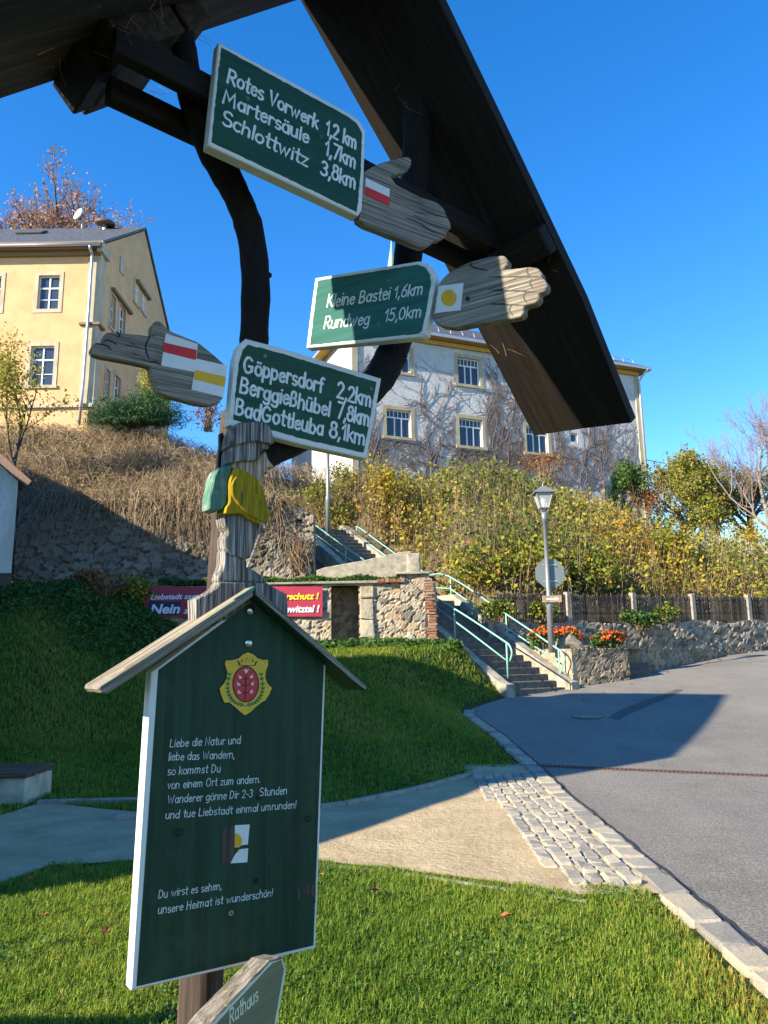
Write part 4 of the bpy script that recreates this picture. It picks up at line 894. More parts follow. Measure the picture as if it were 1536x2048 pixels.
# lower terrace wall with niche
YW = 21.2; FWl = Frame((0, YW, 0), 90)
xl = FWl.px(205, 1220)[0]; xr = FWl.px(806, 1220)[0]; zt = FWl.px(640, 1166)[1]
ni = [FWl.px(661, 1172), FWl.px(718, 1285)]
wl = thing('terrace_wall', 'low rubble stone wall with a dark doorway niche beside the stairs', 'wall', (xl + 3, YW, 1.9))
rubble('stonework', FWl, xl, xr, 1.2, zt - .03, .34, .19, M['rubble_warm'], wl, .05, [(ni[0][0], ni[1][0], ni[1][1] - .3, ni[0][1])], .07, .5, 5)
FNi = Frame((0, YW + .85, 0), 90); rubble('niche_back', FNi, ni[0][0] - .25, ni[1][0] + .25, 1.0, zt, .35, .2, M['rubble_brown'], wl, .07, (), .05, .2, 6)
mb = MB()
for sx_, a_ in ((ni[0][0] - .012, 1), (ni[1][0] + .012, -1)): mb.box((sx_, YW + .62, (1.2 + zt) / 2), (.01, .30, (zt - 1.2) / 2))
mb.build('niche_side', M['rubble_brown'] if False else M['steps'], wl)
mb = MB(); mb.bbox(((ni[0][0] + ni[1][0]) / 2, YW + .30, ni[0][1] + .05), ((ni[1][0] - ni[0][0]) / 2 + .15, .30, .05), .01); mb.build('lintel', M['cheek'], wl)
# dressed stone jamb right of the niche
jb0 = FWl.px(720, 1172); jb1 = FWl.px(746, 1280); R_ = np.random.RandomState(3)
mb = MB(); T_ = []; z = jb1[1] - .4
while z < jb0[1] - .1:
    h = min(.28 + .3 * R_.rand(), jb0[1] - z); w = (jb1[0] - jb0[0]) * (.8 + .5 * R_.rand())
    n0 = mb.n; mb.bbox((jb0[0] + w / 2, YW + .06, z + h / 2), (w / 2, .14, h / 2 - .012), .03, None, 0, .012, R_); T_ += [R_.rand() * .3 + .45] * (mb.n - n0); z += h
obj('dressed_jamb', np.concatenate(mb.V), mb.F, M['rubble_warm'], wl, None, False, None, {'tint': T_, 'joint': [0] * mb.n})
# pier at the right end, leaning outwards at its foot, with brick repair
pr0 = FWl.px(800, 1150); pr1 = FWl.px(862, 1292)
FPi = Frame((0, YW - .10, 0), 90); rubble('pier', FPi, pr0[0], pr1[0], 1.2, pr0[1], .36, .3, M['rubble_warm'], wl, .045, (), .09, .8, 9)
mb = MB(); T_ = []; z = 1.25; top_ = pr0[1] - .12
while z < top_:
    ex = .10 * (1 - (z - 1.25) / (top_ - 1.25)) ; n0 = mb.n; o_ = (int(z / .08) % 2) * .05 - .03
    mb.bbox((pr1[0] + .03 + ex + o_ * .4 + R_.normal(0, .02) - .05, YW - .04 + R_.normal(0, .015), z + .033), (.10 + .04 * R_.rand(), .09, .033), .008, None, 0, .004, R_); T_ += [R_.rand()] * (mb.n - n0); z += .076
obj('brick_edge', np.concatenate(mb.V), mb.F, M['brick'], wl, None, False, None, {'tint': T_})
mb = MB(); T_ = []
for i in range(7):
    n0 = mb.n; s_ = FWl.px(758 + 8 * i, 1164); mb.bbox((s_[0], YW - .02, s_[1] + .03), (.052, .12, .05), .01, None, 0, .006, R_); T_ += [R_.rand()] * (mb.n - n0)
obj('brick_edge', np.concatenate(mb.V), mb.F, M['brick'], wl, None, False, None, {'tint': T_})
mb = MB(); mb.bbox(((pr0[0] + pr1[0]) / 2 - .05, YW + .2, pr0[1] + .03), ((pr1[0] - pr0[0]) / 2 + .05, .4, .035), .012, None, 0, .006, R_); mb.build('cap_stone', M['cheek'], wl)
mb = MB(); a_ = FWl.px(520, 1166); b_ = FWl.px(758, 1164); mb.bbox(((a_[0] + b_[0]) / 2, YW + .1, zt), ((b_[0] - a_[0]) / 2, .2, .035), .01, None, 0, .008, R_); mb.build('coping', M['cheek'], wl)
# terrace on top of it
xs_ = np.linspace(-13, 1.42, 60); tagd = sheet('terrace', xs_, np.linspace(YW + .06, 25.6, 22), lambda x, y: zt - .03 + .09 * (y - YW) + .05 * np.sin(x * 2.1), M['soil'], 0, 'structure', lambda x, y: x < 1.5 - .65 * (y - YW))
# upper retaining wall
YU = 25.2; FU = Frame((0, YU, 0), 90); u0 = FU.px(30, 1100)[0]; u1 = FU.px(627, 1080)[0]; ztu = FU.px(590, 1008)[1]
uw = thing('retaining_wall', 'tall old grey stone retaining wall under the brown bramble bank', 'wall', ((u0 + u1) / 2, YU, 3.6))
hole = [FU.px(592, 1060), FU.px(603, 1036)]
rubble('stonework', FU, u0, u1, 3.4, lambda s: ztu + .25 * np.sin(s * .9) * (s < u1 - 1.5) + .12 * np.sin(s * 3.3) - .25 * sstep(u1 - .6, u1, s), .55, .30, M['rubble_grey'], uw, .075, [(hole[0][0], hole[1][0], hole[0][1], hole[1][1])], .10, .7, 11)
# parapet beside the upper flight
FPa = Frame((0, 22.9, 0), 90); a0 = FPa.px(633, 1150); a1 = FPa.px(648, 1135); a2 = FPa.px(822, 1102); a3 = FPa.px(827, 1150)
pw = thing('parapet', 'pale concrete parapet with a sloping top on the grassy terrace', 'parapet', FPa.w((a0[0] + a3[0]) / 2, 3.7, -.15))
mb = MB(); mb.plate(FPa, [(a0[0], 3.6), (a0[0], a1[1] - .08), a1, (FPa.px(730, 1120)), (FPa.px(800, 1104)), a2, (a3[0], 3.6)], 0, -.30, .02); mb.build('wall', M['cheek'], pw)
mb = MB(); e_ = FPa.px(826, 1118); mb.bbox((e_[0] + .02, 23.02, (3.3 + e_[1]) / 2 + .1), (.20, .22, (e_[1] - 3.3) / 2 + .06), .03, None, 0, .01, R_); mb.build('end_pillar', M['cheek'], pw)
# stairs
D1 = np.array([-.545, .839, 0]); D1 /= np.linalg.norm(D1); E1_ = np.array([D1[1], -D1[0], 0])
S0 = np.array([3.10, 19.95, .0]); Wst = 1.95; RISE, RUN, NST = .175, .31, 16
z0s = float(road_z(4.1, 20.1)) - .03
st1 = thing('staircase', 'lower flight of grey concrete steps climbing from the road to the landing', 'stairs', S0 + E1_ * Wst / 2 + [0, 0, z0s])
ax1 = np.stack([E1_, D1, [0, 0, 1.0]])
for i in range(NST):
    c = S0 + E1_ * Wst / 2 + D1 * (RUN * i + .2); zt_ = z0s + RISE * (i + 1); mb = MB()
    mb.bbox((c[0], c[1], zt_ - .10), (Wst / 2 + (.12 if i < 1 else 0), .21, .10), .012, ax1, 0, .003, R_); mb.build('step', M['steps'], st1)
FLc = Frame(S0 - E1_ * .02, math.degrees(math.atan2(D1[0], D1[1]))); FRc = Frame(S0 + E1_ * (Wst + .02), math.degrees(math.atan2(D1[0], D1[1])))
ztop = z0s + RISE * NST; Ltop = RUN * NST
for fr_, n0_, n1_ in ((FLc, 0.0, -.30), (FRc, .30, 0.0)):
    mb = MB(); mb.plate(fr_, [(-.25, z0s - .3), (-.25, z0s + .32), (-.02, z0s + .36), (Ltop - .2, ztop + .22), (Ltop + .9, ztop + .22), (Ltop + .9, z0s - .3)], n0_, n1_, .02); mb.build('side_wall', M['cheek'], st1)
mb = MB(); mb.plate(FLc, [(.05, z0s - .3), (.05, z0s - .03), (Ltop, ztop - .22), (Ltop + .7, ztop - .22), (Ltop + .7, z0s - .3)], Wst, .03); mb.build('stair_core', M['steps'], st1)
rubble('return_wall', Frame((1.42, YW + .1, 0), math.degrees(math.atan2(D1[0], D1[1]))), 0, 3.6, z0s, zt - .05, .36, .22, M['rubble_warm'], wl, .09, (), .05, .4, 77)
mb = MB(); c = S0 + E1_ * (Wst / 2 - .2) + D1 * (Ltop + .7); mb.bbox((c[0], c[1], ztop - .1), (Wst / 2 + .3, .75, .1), .01, ax1); mb.build('landing', M['steps'], st1)
D2 = np.array([-.55, .835, 0]); D2 /= np.linalg.norm(D2); E2_ = np.array([D2[1], -D2[0], 0]); ax2 = np.stack([E2_, D2, [0, 0, 1.0]])
S2 = S0 + D1 * (Ltop + .95); st2 = thing('staircase', 'upper flight of dark steps rising left behind the pale parapet', 'stairs', S2 + [0, 0, ztop])
for i in range(19):
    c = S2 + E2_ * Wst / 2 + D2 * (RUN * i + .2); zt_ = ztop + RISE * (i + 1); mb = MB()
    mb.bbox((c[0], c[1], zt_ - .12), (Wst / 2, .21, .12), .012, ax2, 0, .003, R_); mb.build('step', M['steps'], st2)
FL2 = Frame(S2, math.degrees(math.atan2(D2[0], D2[1]))); FR2 = Frame(S2 + E2_ * Wst, math.degrees(math.atan2(D2[0], D2[1])))
for fr_, n0_, n1_ in ((FL2, -.02, -.34), (FR2, .32, .02)):
    L2 = RUN * 19; mb = MB(); mb.plate(fr_, [(-.1, ztop - .8), (-.1, ztop + .25), (L2, ztop + RISE * 19 + .25), (L2 + .6, ztop + RISE * 19 + .25), (L2 + .6, ztop - .8)], n0_, n1_, .02); mb.build('side_wall', M['cheek'], st2)
M['rail_green'] = paint('mint green railing paint', (.22, .46, .38), .45, .12, 0, .4, (.14, .09, .05), None, .68)
def rail(label, fr, bars, posts, r=.024, n=0.0):
    W = lambda p: fr.w(*fr.px(*p, n), n)
    b0 = W(bars[0][0]); t = thing('handrail', label, 'handrail', (b0[0], b0[1], b0[2] - .9), 'mint green handrails of the stairs')
    for i, bpx in enumerate(bars):
        q = [W(p) for p in bpx]
        if len(q) > 4: q = spline(q, 3)
        mb = MB(); mb.tube(q, r if i == 0 else r * .9, 7); mb.build('rail_bar', M['rail_green'], t, None, True)
    for a, b in posts:
        A_, B_ = W(a), W(b); B_ = np.array([A_[0], A_[1], B_[2] - .05]); mb = MB(); mb.tube([A_, B_], r * .95, 7); mb.build('post', M['rail_green'], t, None, True)
FRr = Frame(S0 + E1_ * (Wst + .17), FRc_a := math.degrees(math.atan2(D1[0], D1[1]))); FLr = Frame(S0 - E1_ * .17, FRc_a)
rail('long mint green handrail on the right side of the lower steps', FRr, [[(858, 1151), (897, 1152), (1000, 1220), (1060, 1260), (1105, 1291), (1121, 1302), (1129, 1316), (1126, 1332), (1119, 1350)], [(862, 1175), (900, 1177), (1012, 1255), (1114, 1322)]], [((860, 1151), (860, 1200)), ((901, 1154), (901, 1203)), ((1012, 1229), (1012, 1280)), ((1117, 1300), (1120, 1352))])
rail('mint green handrail on the left side of the lower steps, curled end', FLr, [[(838, 1196), (870, 1196), (908, 1217), (960, 1250), (1008, 1282), (1019, 1291), (1024, 1306), (1020, 1322)], [(866, 1210), (940, 1265), (1012, 1320)]], [((908, 1217), (908, 1272)), ((1013, 1287), (1016, 1352))])
FUl = Frame(S2 + E2_ * .1, FR2_a := math.degrees(math.atan2(D2[0], D2[1]))); FUr = Frame(S2 + E2_ * (Wst + .15), FR2_a)
rail('mint green handrail on the left side of the upper steps', FUl, [[(622, 1044), (690, 1094), (728, 1120)], [(630, 1068), (690, 1112), (706, 1123)]], [((691, 1094), (691, 1124))])
rail('mint green handrail on the right side of the upper steps', FUr, [[(712, 1053), (718, 1055), (790, 1107), (858, 1151)], [(716, 1073), (770, 1110), (800, 1130)]], [((713, 1053), (713, 1095))])
FUf = Frame(S2 + E2_ * (Wst * .5) + D2 * 5.9, FR2_a)
rail('short far mint green handrail where the upper steps pass the lamp', FUr, [[(625, 1028), (650, 1045), (662, 1054), (667, 1062), (665, 1072)], [(625, 1040), (645, 1052)]], [((660, 1054), (660, 1085))], .022)
mb = MB(); g0 = FLr.w(*FLr.px(836, 1196, -.25), -.25); g1 = FLr.w(*FLr.px(870, 1212, .1), .1); mb.tube([g0, g1], [.075, .075], 10); mb.tube([g1, g1 + (g1 - g0) * .06], [.055, .06], 10)
M['gutter_green'] = plain('dark green metal', (.03, .075, .06), .5, .4, .2)
tag(mb.build('gutter_spout', M['gutter_green']), 'dark green metal spout sticking out at the wall end above the steps', 'spout')
# planter walls, right wall, fence
lamp_z = 1.80
def wall_line(p, q): 
    d = np.array(q) - np.array(p); return Frame((p[0], p[1], 0), math.degrees(math.atan2(d[0], d[1]))), np.linalg.norm(d)
p1 = S0 + E1_ * (Wst + .36); P1 = (p1[0], p1[1] + .05); P2 = (6.85, 22.1)
fr, L = wall_line(P1, P2); pl1 = thing('planter_wall', 'sandstone planter wall at the foot of the steps below the lamp', 'planter', (5.9, 20.9, .6))
rubble('stonework', fr, 0, L, .3, 1.79, .34, .2, M['rubble_brown'], pl1, .05, (), .06, .35, 21, True)
fr2_ = Frame((P1[0], P1[1], 0), FRc_a); 
class NegN: pass
fr2_.N = -fr2_.N; rubble('stonework', fr2_, .0, 2.2, .3, 1.79, .5, .3, M['rubble_warm'], pl1, .06, (), .04, .3, 22, True)
P3 = (8.0, 23.9); P4 = (11.5, 27.0); fr, L = wall_line(P3, P4); pl2 = thing('planter_wall', 'long sandstone planter wall running along the road to the right', 'planter', (9.6, 25.4, 1.0))
rubble('stonework', fr, 0, L, .6, lambda s: 1.80 + .0 * s, .36, .2, M['rubble_brown'], pl2, .06, (), .06, .4, 23, True)
fr, L = wall_line((7.25, 24.15), P3); rubble('stonework', fr, 0, L, .6, 1.80, .5, .35, M['rubble_warm'], pl2, .06, (), .05, .4, 24, True)
mb = MB()
for i in range(3): mb.bbox((6.95 + .12 * i, 22.9 + .35 * i, .85 + .2 * i), (.65, .2, .12), .015, None, 0, .006, R_)
tag(mb.build('garden_steps', M['steps']), 'small worn steps in the gap between the two planter walls', 'steps')
def soil_poly(name, pts, mat):
    return tag(obj(name, pts, [tuple(range(len(pts)))], mat), kind='structure')
M['moss'] = plain('dry mossy soil', (.17, .16, .075), .95, var=.4, sc=5, bd=.02)
soil_poly('planter_soil', [(*P1, 1.76), (*P2, 1.76), (7.0, 23.0, 1.77), (8.0, 24.0, 1.77), (11.4, 27.05, 1.77), (11.0, 27.2, 1.77), (3.5, 23.3, 1.77), (4.4, 22.7, 1.765)], M['moss'])
WA, WB = (3.05, 22.97), (34.0, 38.4); frw, Lw = wall_line(WA, WB)
rw = thing('garden_wall', 'low grey stone wall along the road under the picket fence', 'wall', (12, 27.5, 1.2))
rubble('stonework', frw, 0, Lw, lambda s: .9 + .04 * s, lambda s: 2.60 + .012 * s + .05 * np.sin(s * 2.3), .45, .2, M['rubble_grey'], rw, .08, (), .09, .5, 31)
M['fence_wood'] = tintmat('grey brown fence pickets', G3((.035, .028, .022), (.085, .07, .055), (.16, .135, .11)), .9)
M['post_conc'] = plain('weathered fence post', (.27, .235, .19), .9, var=.3, sc=9, bd=.01)
ff = thing('picket_fence', 'dark weathered wooden picket fence with concrete posts on the garden wall', 'fence', frw.w(8, 2.9, -.2))
ps = [frw.px(u, 1240, -.2)[0] for u in (1137, 1268, 1387, 1499)]; ps += [ps[-1] + 3.2 * (i + 1) for i in range(5)]; ps = [.35] + ps; ps = sorted(ps); ps = [p_ for i_, p_ in enumerate(ps) if i_ == 0 or p_ - ps[i_ - 1] > .6]
for s in ps[1:]:
    zb_ = 2.50 + .012 * s; mb = MB(); mb.bbox(frw.w(s, zb_ + .48, -.2), (.09, .09, .58), .015, frw.axes()[[0, 2, 1]], 0, .004, R_); mb.build('fence_post', M['post_conc'], ff)
for a, b in zip(ps[:-1], ps[1:]):
    mb = MB(); T_ = []; s = a + .12
    while s < b - .1:
        n0 = mb.n; h = .86 + R_.normal(0, .02); zb_ = 2.60 + .012 * s; tw = R_.normal(0, .012); wd_ = .021 + .004 * R_.rand()
        mb.plate(frw, [(s - wd_, zb_), (s + wd_, zb_), (s + wd_ + tw, zb_ + h), (s + tw, zb_ + h + .03), (s - wd_ + tw, zb_ + h)], -.18, -.2); T_ += [R_.rand()] * (mb.n - n0); s += .085
    obj('picket_panel', np.concatenate(mb.V), mb.F, M['fence_wood'], ff, None, False, None, {'tint': T_})
    for dz in (.2, .66):
        mb = MB(); mb.beam(frw.w(a, 2.68 + .012 * a + dz, -.225), frw.w(b, 2.68 + .012 * b + dz, -.225), .02, .035); V_ = np.concatenate(mb.V); obj('fence_rail', V_, mb.F, M['fence_wood'], ff, None, False, None, {'tint': [.3] * len(V_)})
# ------------------------------------------------------------------ hill behind
def hill_yb(x):
    x = np.asarray(x, float)
    xc = S0[0] + E1_[0] * (Wst + .35)
    return np.where(x < 1.65, 25.6, np.where(x < 3.0, 23.40 + (3.0 - x) * 1.54, 23.12 + (x - 3.35) * .498 + .45))
def hill_z(x, y):
    x = np.asarray(x, float); y = np.asarray(y, float)
    yb = hill_yb(x)
    left = sstep(1.2, -2.2, x); zl = 2.80 + (ztu - .1 - 2.80) * left + .012 * np.clip(x - 4, 0, 40)
    hi = 9.3 + 2.0 * sstep(-3, -13, x) - 2.1 * sstep(5, 15, x) - .7 * sstep(16, 30, x)
    span = 9.8 - 2.8 * left
    tt = np.clip((y - yb) / span, -.2, 1.0)
    z = zl + (hi - zl) * tt + .03 * np.clip(y - yb - span, 0, 60)
    # the stairs are cut into the slope
    a = (x - S2[0]) * D2[0] + (y - S2[1]) * D2[1]; b = (x - S2[0]) * E2_[0] + (y - S2[1]) * E2_[1]
    zs = ztop + RISE / RUN * np.clip(a, -2, 6) - .35 + .45 * sstep(-.3, -1.8, b)
    w = sstep(-2.7, -1.9, b) * sstep(Wst + 1.6, Wst + .2, b) * sstep(-2.5, -1.0, a) * sstep(8.5, 6.5, a)
    z = z + (np.minimum(zs, z) - z) * w
    a = (x - S0[0]) * D1[0] + (y - S0[1]) * D1[1]; b = (x - S0[0]) * E1_[0] + (y - S0[1]) * E1_[1]
    zs = z0s + RISE / RUN * np.clip(a, 0, Ltop) - .25
    w = sstep(Wst + 1.1, Wst + .4, b) * sstep(Ltop + 3.0, Ltop + 1.6, a) * (a > 0)
    return z + (np.minimum(zs, z) - z) * w
def on_stairs(x, y, m=.35):
    a = (x - S2[0]) * D2[0] + (y - S2[1]) * D2[1]; b = (x - S2[0]) * E2_[0] + (y - S2[1]) * E2_[1]
    k = (b > -2.0) & (b < Wst + m) & (a > -2.5) & (a < 8.5)
    a = (x - S0[0]) * D1[0] + (y - S0[1]) * D1[1]; b = (x - S0[0]) * E1_[0] + (y - S0[1]) * E1_[1]
    return k | ((b < Wst + m) & (a < Ltop + 2.0) & (b > -9))
M['hill_soil'] = plain('dry hillside litter', (.105, .078, .042), .95, var=.5, sc=3, bd=.05)
hx = np.concatenate([[-400, -150, -70], np.linspace(-34, 40, 150), [60, 120, 300]]); V = []; HK = 46
for x in hx:
    yb = float(hill_yb(x))
    for t in np.linspace(0, 1, HK): 
        y = yb + 70 * t ** 2.0; V.append((x, y, float(hill_z(x, y)) - (2.2 if t == 0 else 0)))
Fq = np.array([(i * HK + j, (i + 1) * HK + j, (i + 1) * HK + j + 1, i * HK + j + 1) for i in range(len(hx) - 1) for j in range(HK - 1)])
tag(obj('hill', V, Fq, M['hill_soil'], None, None, True), kind='structure')
# ================================================================== BUILDINGS
def glassmat():
    m, n, b = new_mat('window glass', .06, .6); b.inputs['Base Color'].default_value = (.035, .05, .075, 1); return m
M['glass'] = glassmat()
M['curtain'] = plain('net curtain', (.42, .42, .42), .9)
M['win_white'] = plain('white window paint', (.70, .70, .68), .5, var=.06)
def plaster(name, col, bd=.004, var=.12, sc=1.4, fine=60, stain=(.7, .66, .6)):
    m, n, b = new_mat(name, .92, .15)
    f = noise(n, coords(n), fine, 6, .7); g = noise(n, coords(n, scale=(1, 1, .35)), sc, 6, .65)
    c = ramp(n, f, [(.3, tuple(x * (1 - var) for x in col)), (.7, tuple(min(1, x * (1 + var)) for x in col))])
    c = mix(n, .8, c, ramp(n, g, [(.35, stain), (.6, (1.05, 1.05, 1.05))]), 'MULTIPLY'); n.links.new(c, b.inputs['Base Color']); bump(n, b, f, bd); return m
M['yellow_wall'] = plaster('yellow plaster', (.59, .375, .20), .006, .08, .9, 40, (.86, .84, .80))
M['grey_wall'] = plaster('rough grey white plaster', (.50, .50, .50), .05, .16, .8, 14, (.82, .80, .78))
M['stone_trim'] = plaster('sandstone trim', (.42, .355, .235), .006, .12, 3, 30)
M['pale_trim'] = plaster('pale trim', (.47, .41, .30), .006, .1, 3, 30)
M['white_plaster'] = plaster('stained white plaster', (.70, .66, .58), .01, .14, 1.6, 30, (.70, .66, .60))
M['slate'] = None
def slatemat():
    m, n, b = new_mat('slate', .6, .4)
    w = N(n, 'ShaderNodeTexBrick'); w.inputs['Scale'].default_value = 3.0; w.inputs['Color1'].default_value = (.055, .06, .068, 1); w.inputs['Color2'].default_value = (.10, .105, .11, 1); w.inputs['Mortar'].default_value = (.03, .032, .035, 1)
    w.inputs['Mortar Size'].default_value = .03; w.inputs['Row Height'].default_value = .6
    n.links.new(coords(n), w.inputs['Vector']); n.links.new(w.outputs[0], b.inputs['Base Color']); bump(n, b, w.outputs[1], .01); return m
M['slate'] = slatemat()
M['eave_brown'] = plain('brown eave boards', (.21, .145, .085), .8, var=.2)
M['eave_ochre'] = plain('ochre eave boards', (.42, .27, .07), .8, var=.2)
M['zinc'] = plain('zinc', (.42, .43, .44), .4, .5, .5, .12)
def wall_open(name, fr, s0, s1, t0, t1, openings, mat, parent, depth=.2):
    S = sorted({s0, s1, *[o[0] for o in openings], *[o[1] for o in openings]}); T = sorted({t0, t1, *[o[2] for o in openings], *[o[3] for o in openings]})
    V = []; F = []
    def q(*p): k = len(V); V.extend(p); F.append((k, k + 1, k + 2, k + 3))
    for a, b in zip(S[:-1], S[1:]):
        for c, d in zip(T[:-1], T[1:]):
            if any(a >= o[0] - 1e-6 and b <= o[1] + 1e-6 and c >= o[2] - 1e-6 and d <= o[3] + 1e-6 for o in openings): continue
            q(fr.w(a, c), fr.w(b, c), fr.w(b, d), fr.w(a, d))
    for a, b, c, d in openings:
        q(fr.w(a, c), fr.w(a, c, -depth), fr.w(a, d, -depth), fr.w(a, d)); q(fr.w(b, c, -depth), fr.w(b, c), fr.w(b, d), fr.w(b, d, -depth))
        q(fr.w(a, d), fr.w(a, d, -depth), fr.w(b, d, -depth), fr.w(b, d)); q(fr.w(a, c, -depth), fr.w(a, c), fr.w(b, c), fr.w(b, c, -depth))
    return obj(name, V, F, mat, parent, fr.axes())
def window(fr, parent, a, b, c, d, n=-.12, mull=(.5,), trans=(.36,), sur=.14, sill=True, surmat='stone_trim', bar=.035, small=None, curtain=False, lower=None):
    """opening a..b (along), c..d (up); frame set back by -n, stone surround proud of the wall"""
    ax = fr.axes()[[0, 2, 1]]
    def bx(mb, s0, s1, t0, t1, n0, n1): mb.box(fr.w((s0 + s1) / 2, (t0 + t1) / 2, (n0 + n1) / 2), ((s1 - s0) / 2, (n1 - n0) / 2, (t1 - t0) / 2), ax)
    W, H = b - a, d - c; fw = .055
    mb = MB(); g = .0
    bx(mb, a, a + fw, c, d, n - .05, n); bx(mb, b - fw, b, c, d, n - .05, n); bx(mb, a + fw, b - fw, c, c + fw * 1.2, n - .05, n); bx(mb, a + fw, b - fw, d - fw, d, n - .05, n)
    ty = [d - H * t for t in trans]
    for t in ty: bx(mb, a + fw, b - fw, t - bar * 1.1, t + bar * 1.1, n - .048, n + .012)
    lo, hi = c + fw * 1.2, ty[0] - bar * 1.1 if ty else d - fw
    for m_ in mull: bx(mb, a + W * m_ - bar, a + W * m_ + bar, lo, d - fw if small is None else hi, n - .046, n + .006)
    if small:
        for i in range(1, small): x_ = a + W * i / small; bx(mb, x_ - bar * .45, x_ + bar * .45, ty[0] + bar * 1.1, d - fw, n - .044, n + .004)
    if lower: bx(mb, a + fw, b - fw, c + H * lower - bar * .5, c + H * lower + bar * .5, n - .044, n + .003)
    w = mb.build('window', M['win_white'], parent)
    mb = MB(); mb.add([fr.w(a, c, n - .04), fr.w(b, c, n - .04), fr.w(b, d, n - .04), fr.w(a, d, n - .04)], [(0, 1, 2, 3)]); mb.build('pane', M['glass'], w)
    if curtain:
        mb = MB(); k = 14; V = []
        for i in range(k + 1): s = a + W * i / k; V += [fr.w(s, c, n - .10 - .02 * (i % 2)), fr.w(s, c + H * .5, n - .10 - .02 * (i % 2))]
        mb.add(V, [(2 * i, 2 * i + 2, 2 * i + 3, 2 * i + 1) for i in range(k)]); mb.build('curtain', M['curtain'], w)
    if sur:
        mb = MB(); p = .03
        bx(mb, a - sur, a, c, d, -.005, p); bx(mb, b, b + sur, c, d, -.005, p); bx(mb, a - sur, b + sur, d, d + sur, -.005, p)
        if sill: bx(mb, a - sur * 1.25, b + sur * 1.25, c - sur * .8, c, -.005, p + .06)
        else: bx(mb, a - sur, b + sur, c - sur, c, -.005, p)
        mb.build('surround', M[surmat], w)
    return w
def back_box(fr, o, parent, depth=.6):  # near-black sheet, shade of the unlit room put into its colour
    a, b, c, d = o; mb = MB(); mb.add([fr.w(a - .3, c - .3, -depth), fr.w(b + .3, c - .3, -depth), fr.w(b + .3, d + .3, -depth), fr.w(a - .3, d + .3, -depth)], [(0, 1, 2, 3)]); mb.build('unlit_sheet', M['void'], parent)
# ------------------------------------------------------------------ yellow house
YY = 36.0; FY = Frame((0, YY, 0), 90); xr_ = FY.px(188, 700)[0]; ez = FY.px(90, 493)[1]; FYr = Frame((xr_, YY, 0), 0)
yh = thing('yellow_house', 'tall yellow plastered house with slate gable roof and white windows', 'house', (xr_ - 6, YY + 8, 11.5))
o_of = lambda fr, u0, u1, v0, v1: (fr.px(u0, (v0 + v1) / 2)[0], fr.px(u1, (v0 + v1) / 2)[0], fr.px((u0 + u1) / 2, v1)[1], fr.px((u0 + u1) / 2, v0)[1])
W1 = o_of(FY, 76, 118, 551, 618); W2 = o_of(FY, 60, 107, 692, 771); dxw = 2.95
fo = [W1, W2]; 
for k in (1, 2): fo += [(W1[0] - dxw * k, W1[1] - dxw * k, W1[2], W1[3]), (W2[0] - dxw * k, W2[1] - dxw * k, W2[2], W2[3])]
bz = 11.0
wall_open('wall', FY, xr_ - 16, xr_, bz, ez, fo, M['yellow_wall'], yh)
for i, o in enumerate(fo):
    window(FY, yh, *o, trans=(.36,) if i % 2 == 0 else (.34,), sur=.20, sill=(i % 2 == 1), surmat='pale_trim', lower=.30, curtain=(i % 2 == 1)); 
    if i < 2: back_box(FY, o, yh)
# right facade (gable end)
HW = 8.7; ridge_z = FYr.px(289, 462)[1]; rs_ = FYr.px(289, 462)[0]
def oz(u0, u1, v0, v1):   # on the receding wall: the window's near and far edge pixels with own heights
    uc, vc = (u0 + u1) / 2, (v0 + v1) / 2; return (FYr.px(u0, vc)[0], FYr.px(u1, vc)[0], FYr.px(uc, v1)[1], FYr.px(uc, v0)[1])
gz0 = FYr.px(232, 790)[1]; 
go = []
for (u0, u1, v0, v1) in [(221, 230, 590, 660), (238, 250, 612, 675), (269, 276, 565, 608), (283, 290, 585, 625), (210, 219, 738, 802), (228, 240, 752, 812), (241, 245, 524, 540)]:
    go.append(oz(u0, u1, v0, v1))
far_e = 2 * rs_
wall_open('wall', FYr, 0, far_e, bz, ez, [o for o in go if o[3] < ez], M['yellow_wall'], yh)
mb = MB(); mb.add([FYr.w(0, ez), FYr.w(far_e, ez), FYr.w(rs_, ridge_z)], [(0, 1, 2)]); mb.build('gable', M['yellow_wall'], yh, FYr.axes())
for i, o in enumerate(go):
    hi = o[3] >= ez
    if i < 6: window(FYr, yh, *o, n=(.015 if hi else -.12), sur=.16, surmat='pale_trim', trans=(.36,), lower=.3)
    else:
        mb = MB(); mb.box(FYr.w((o[0] + o[1]) / 2, (o[2] + o[3]) / 2, .03), (.3, .45, .03), FYr.axes()[[0, 1, 2]][:, :]); mb.build('niche', M['pale_trim'], yh)
for (ua, va, ub, vb) in [(222, 577, 259, 628), (271, 560, 296, 600)]:
    A = FYr.px(ua, va); B = FYr.px(ub, vb); z_ = (A[1] + B[1]) / 2; mb = MB(); mb.beam(FYr.w(A[0], z_, .1), FYr.w(B[0], z_, .1), .12, .09); mb.build('window_hood', M['eave_brown'], yh)
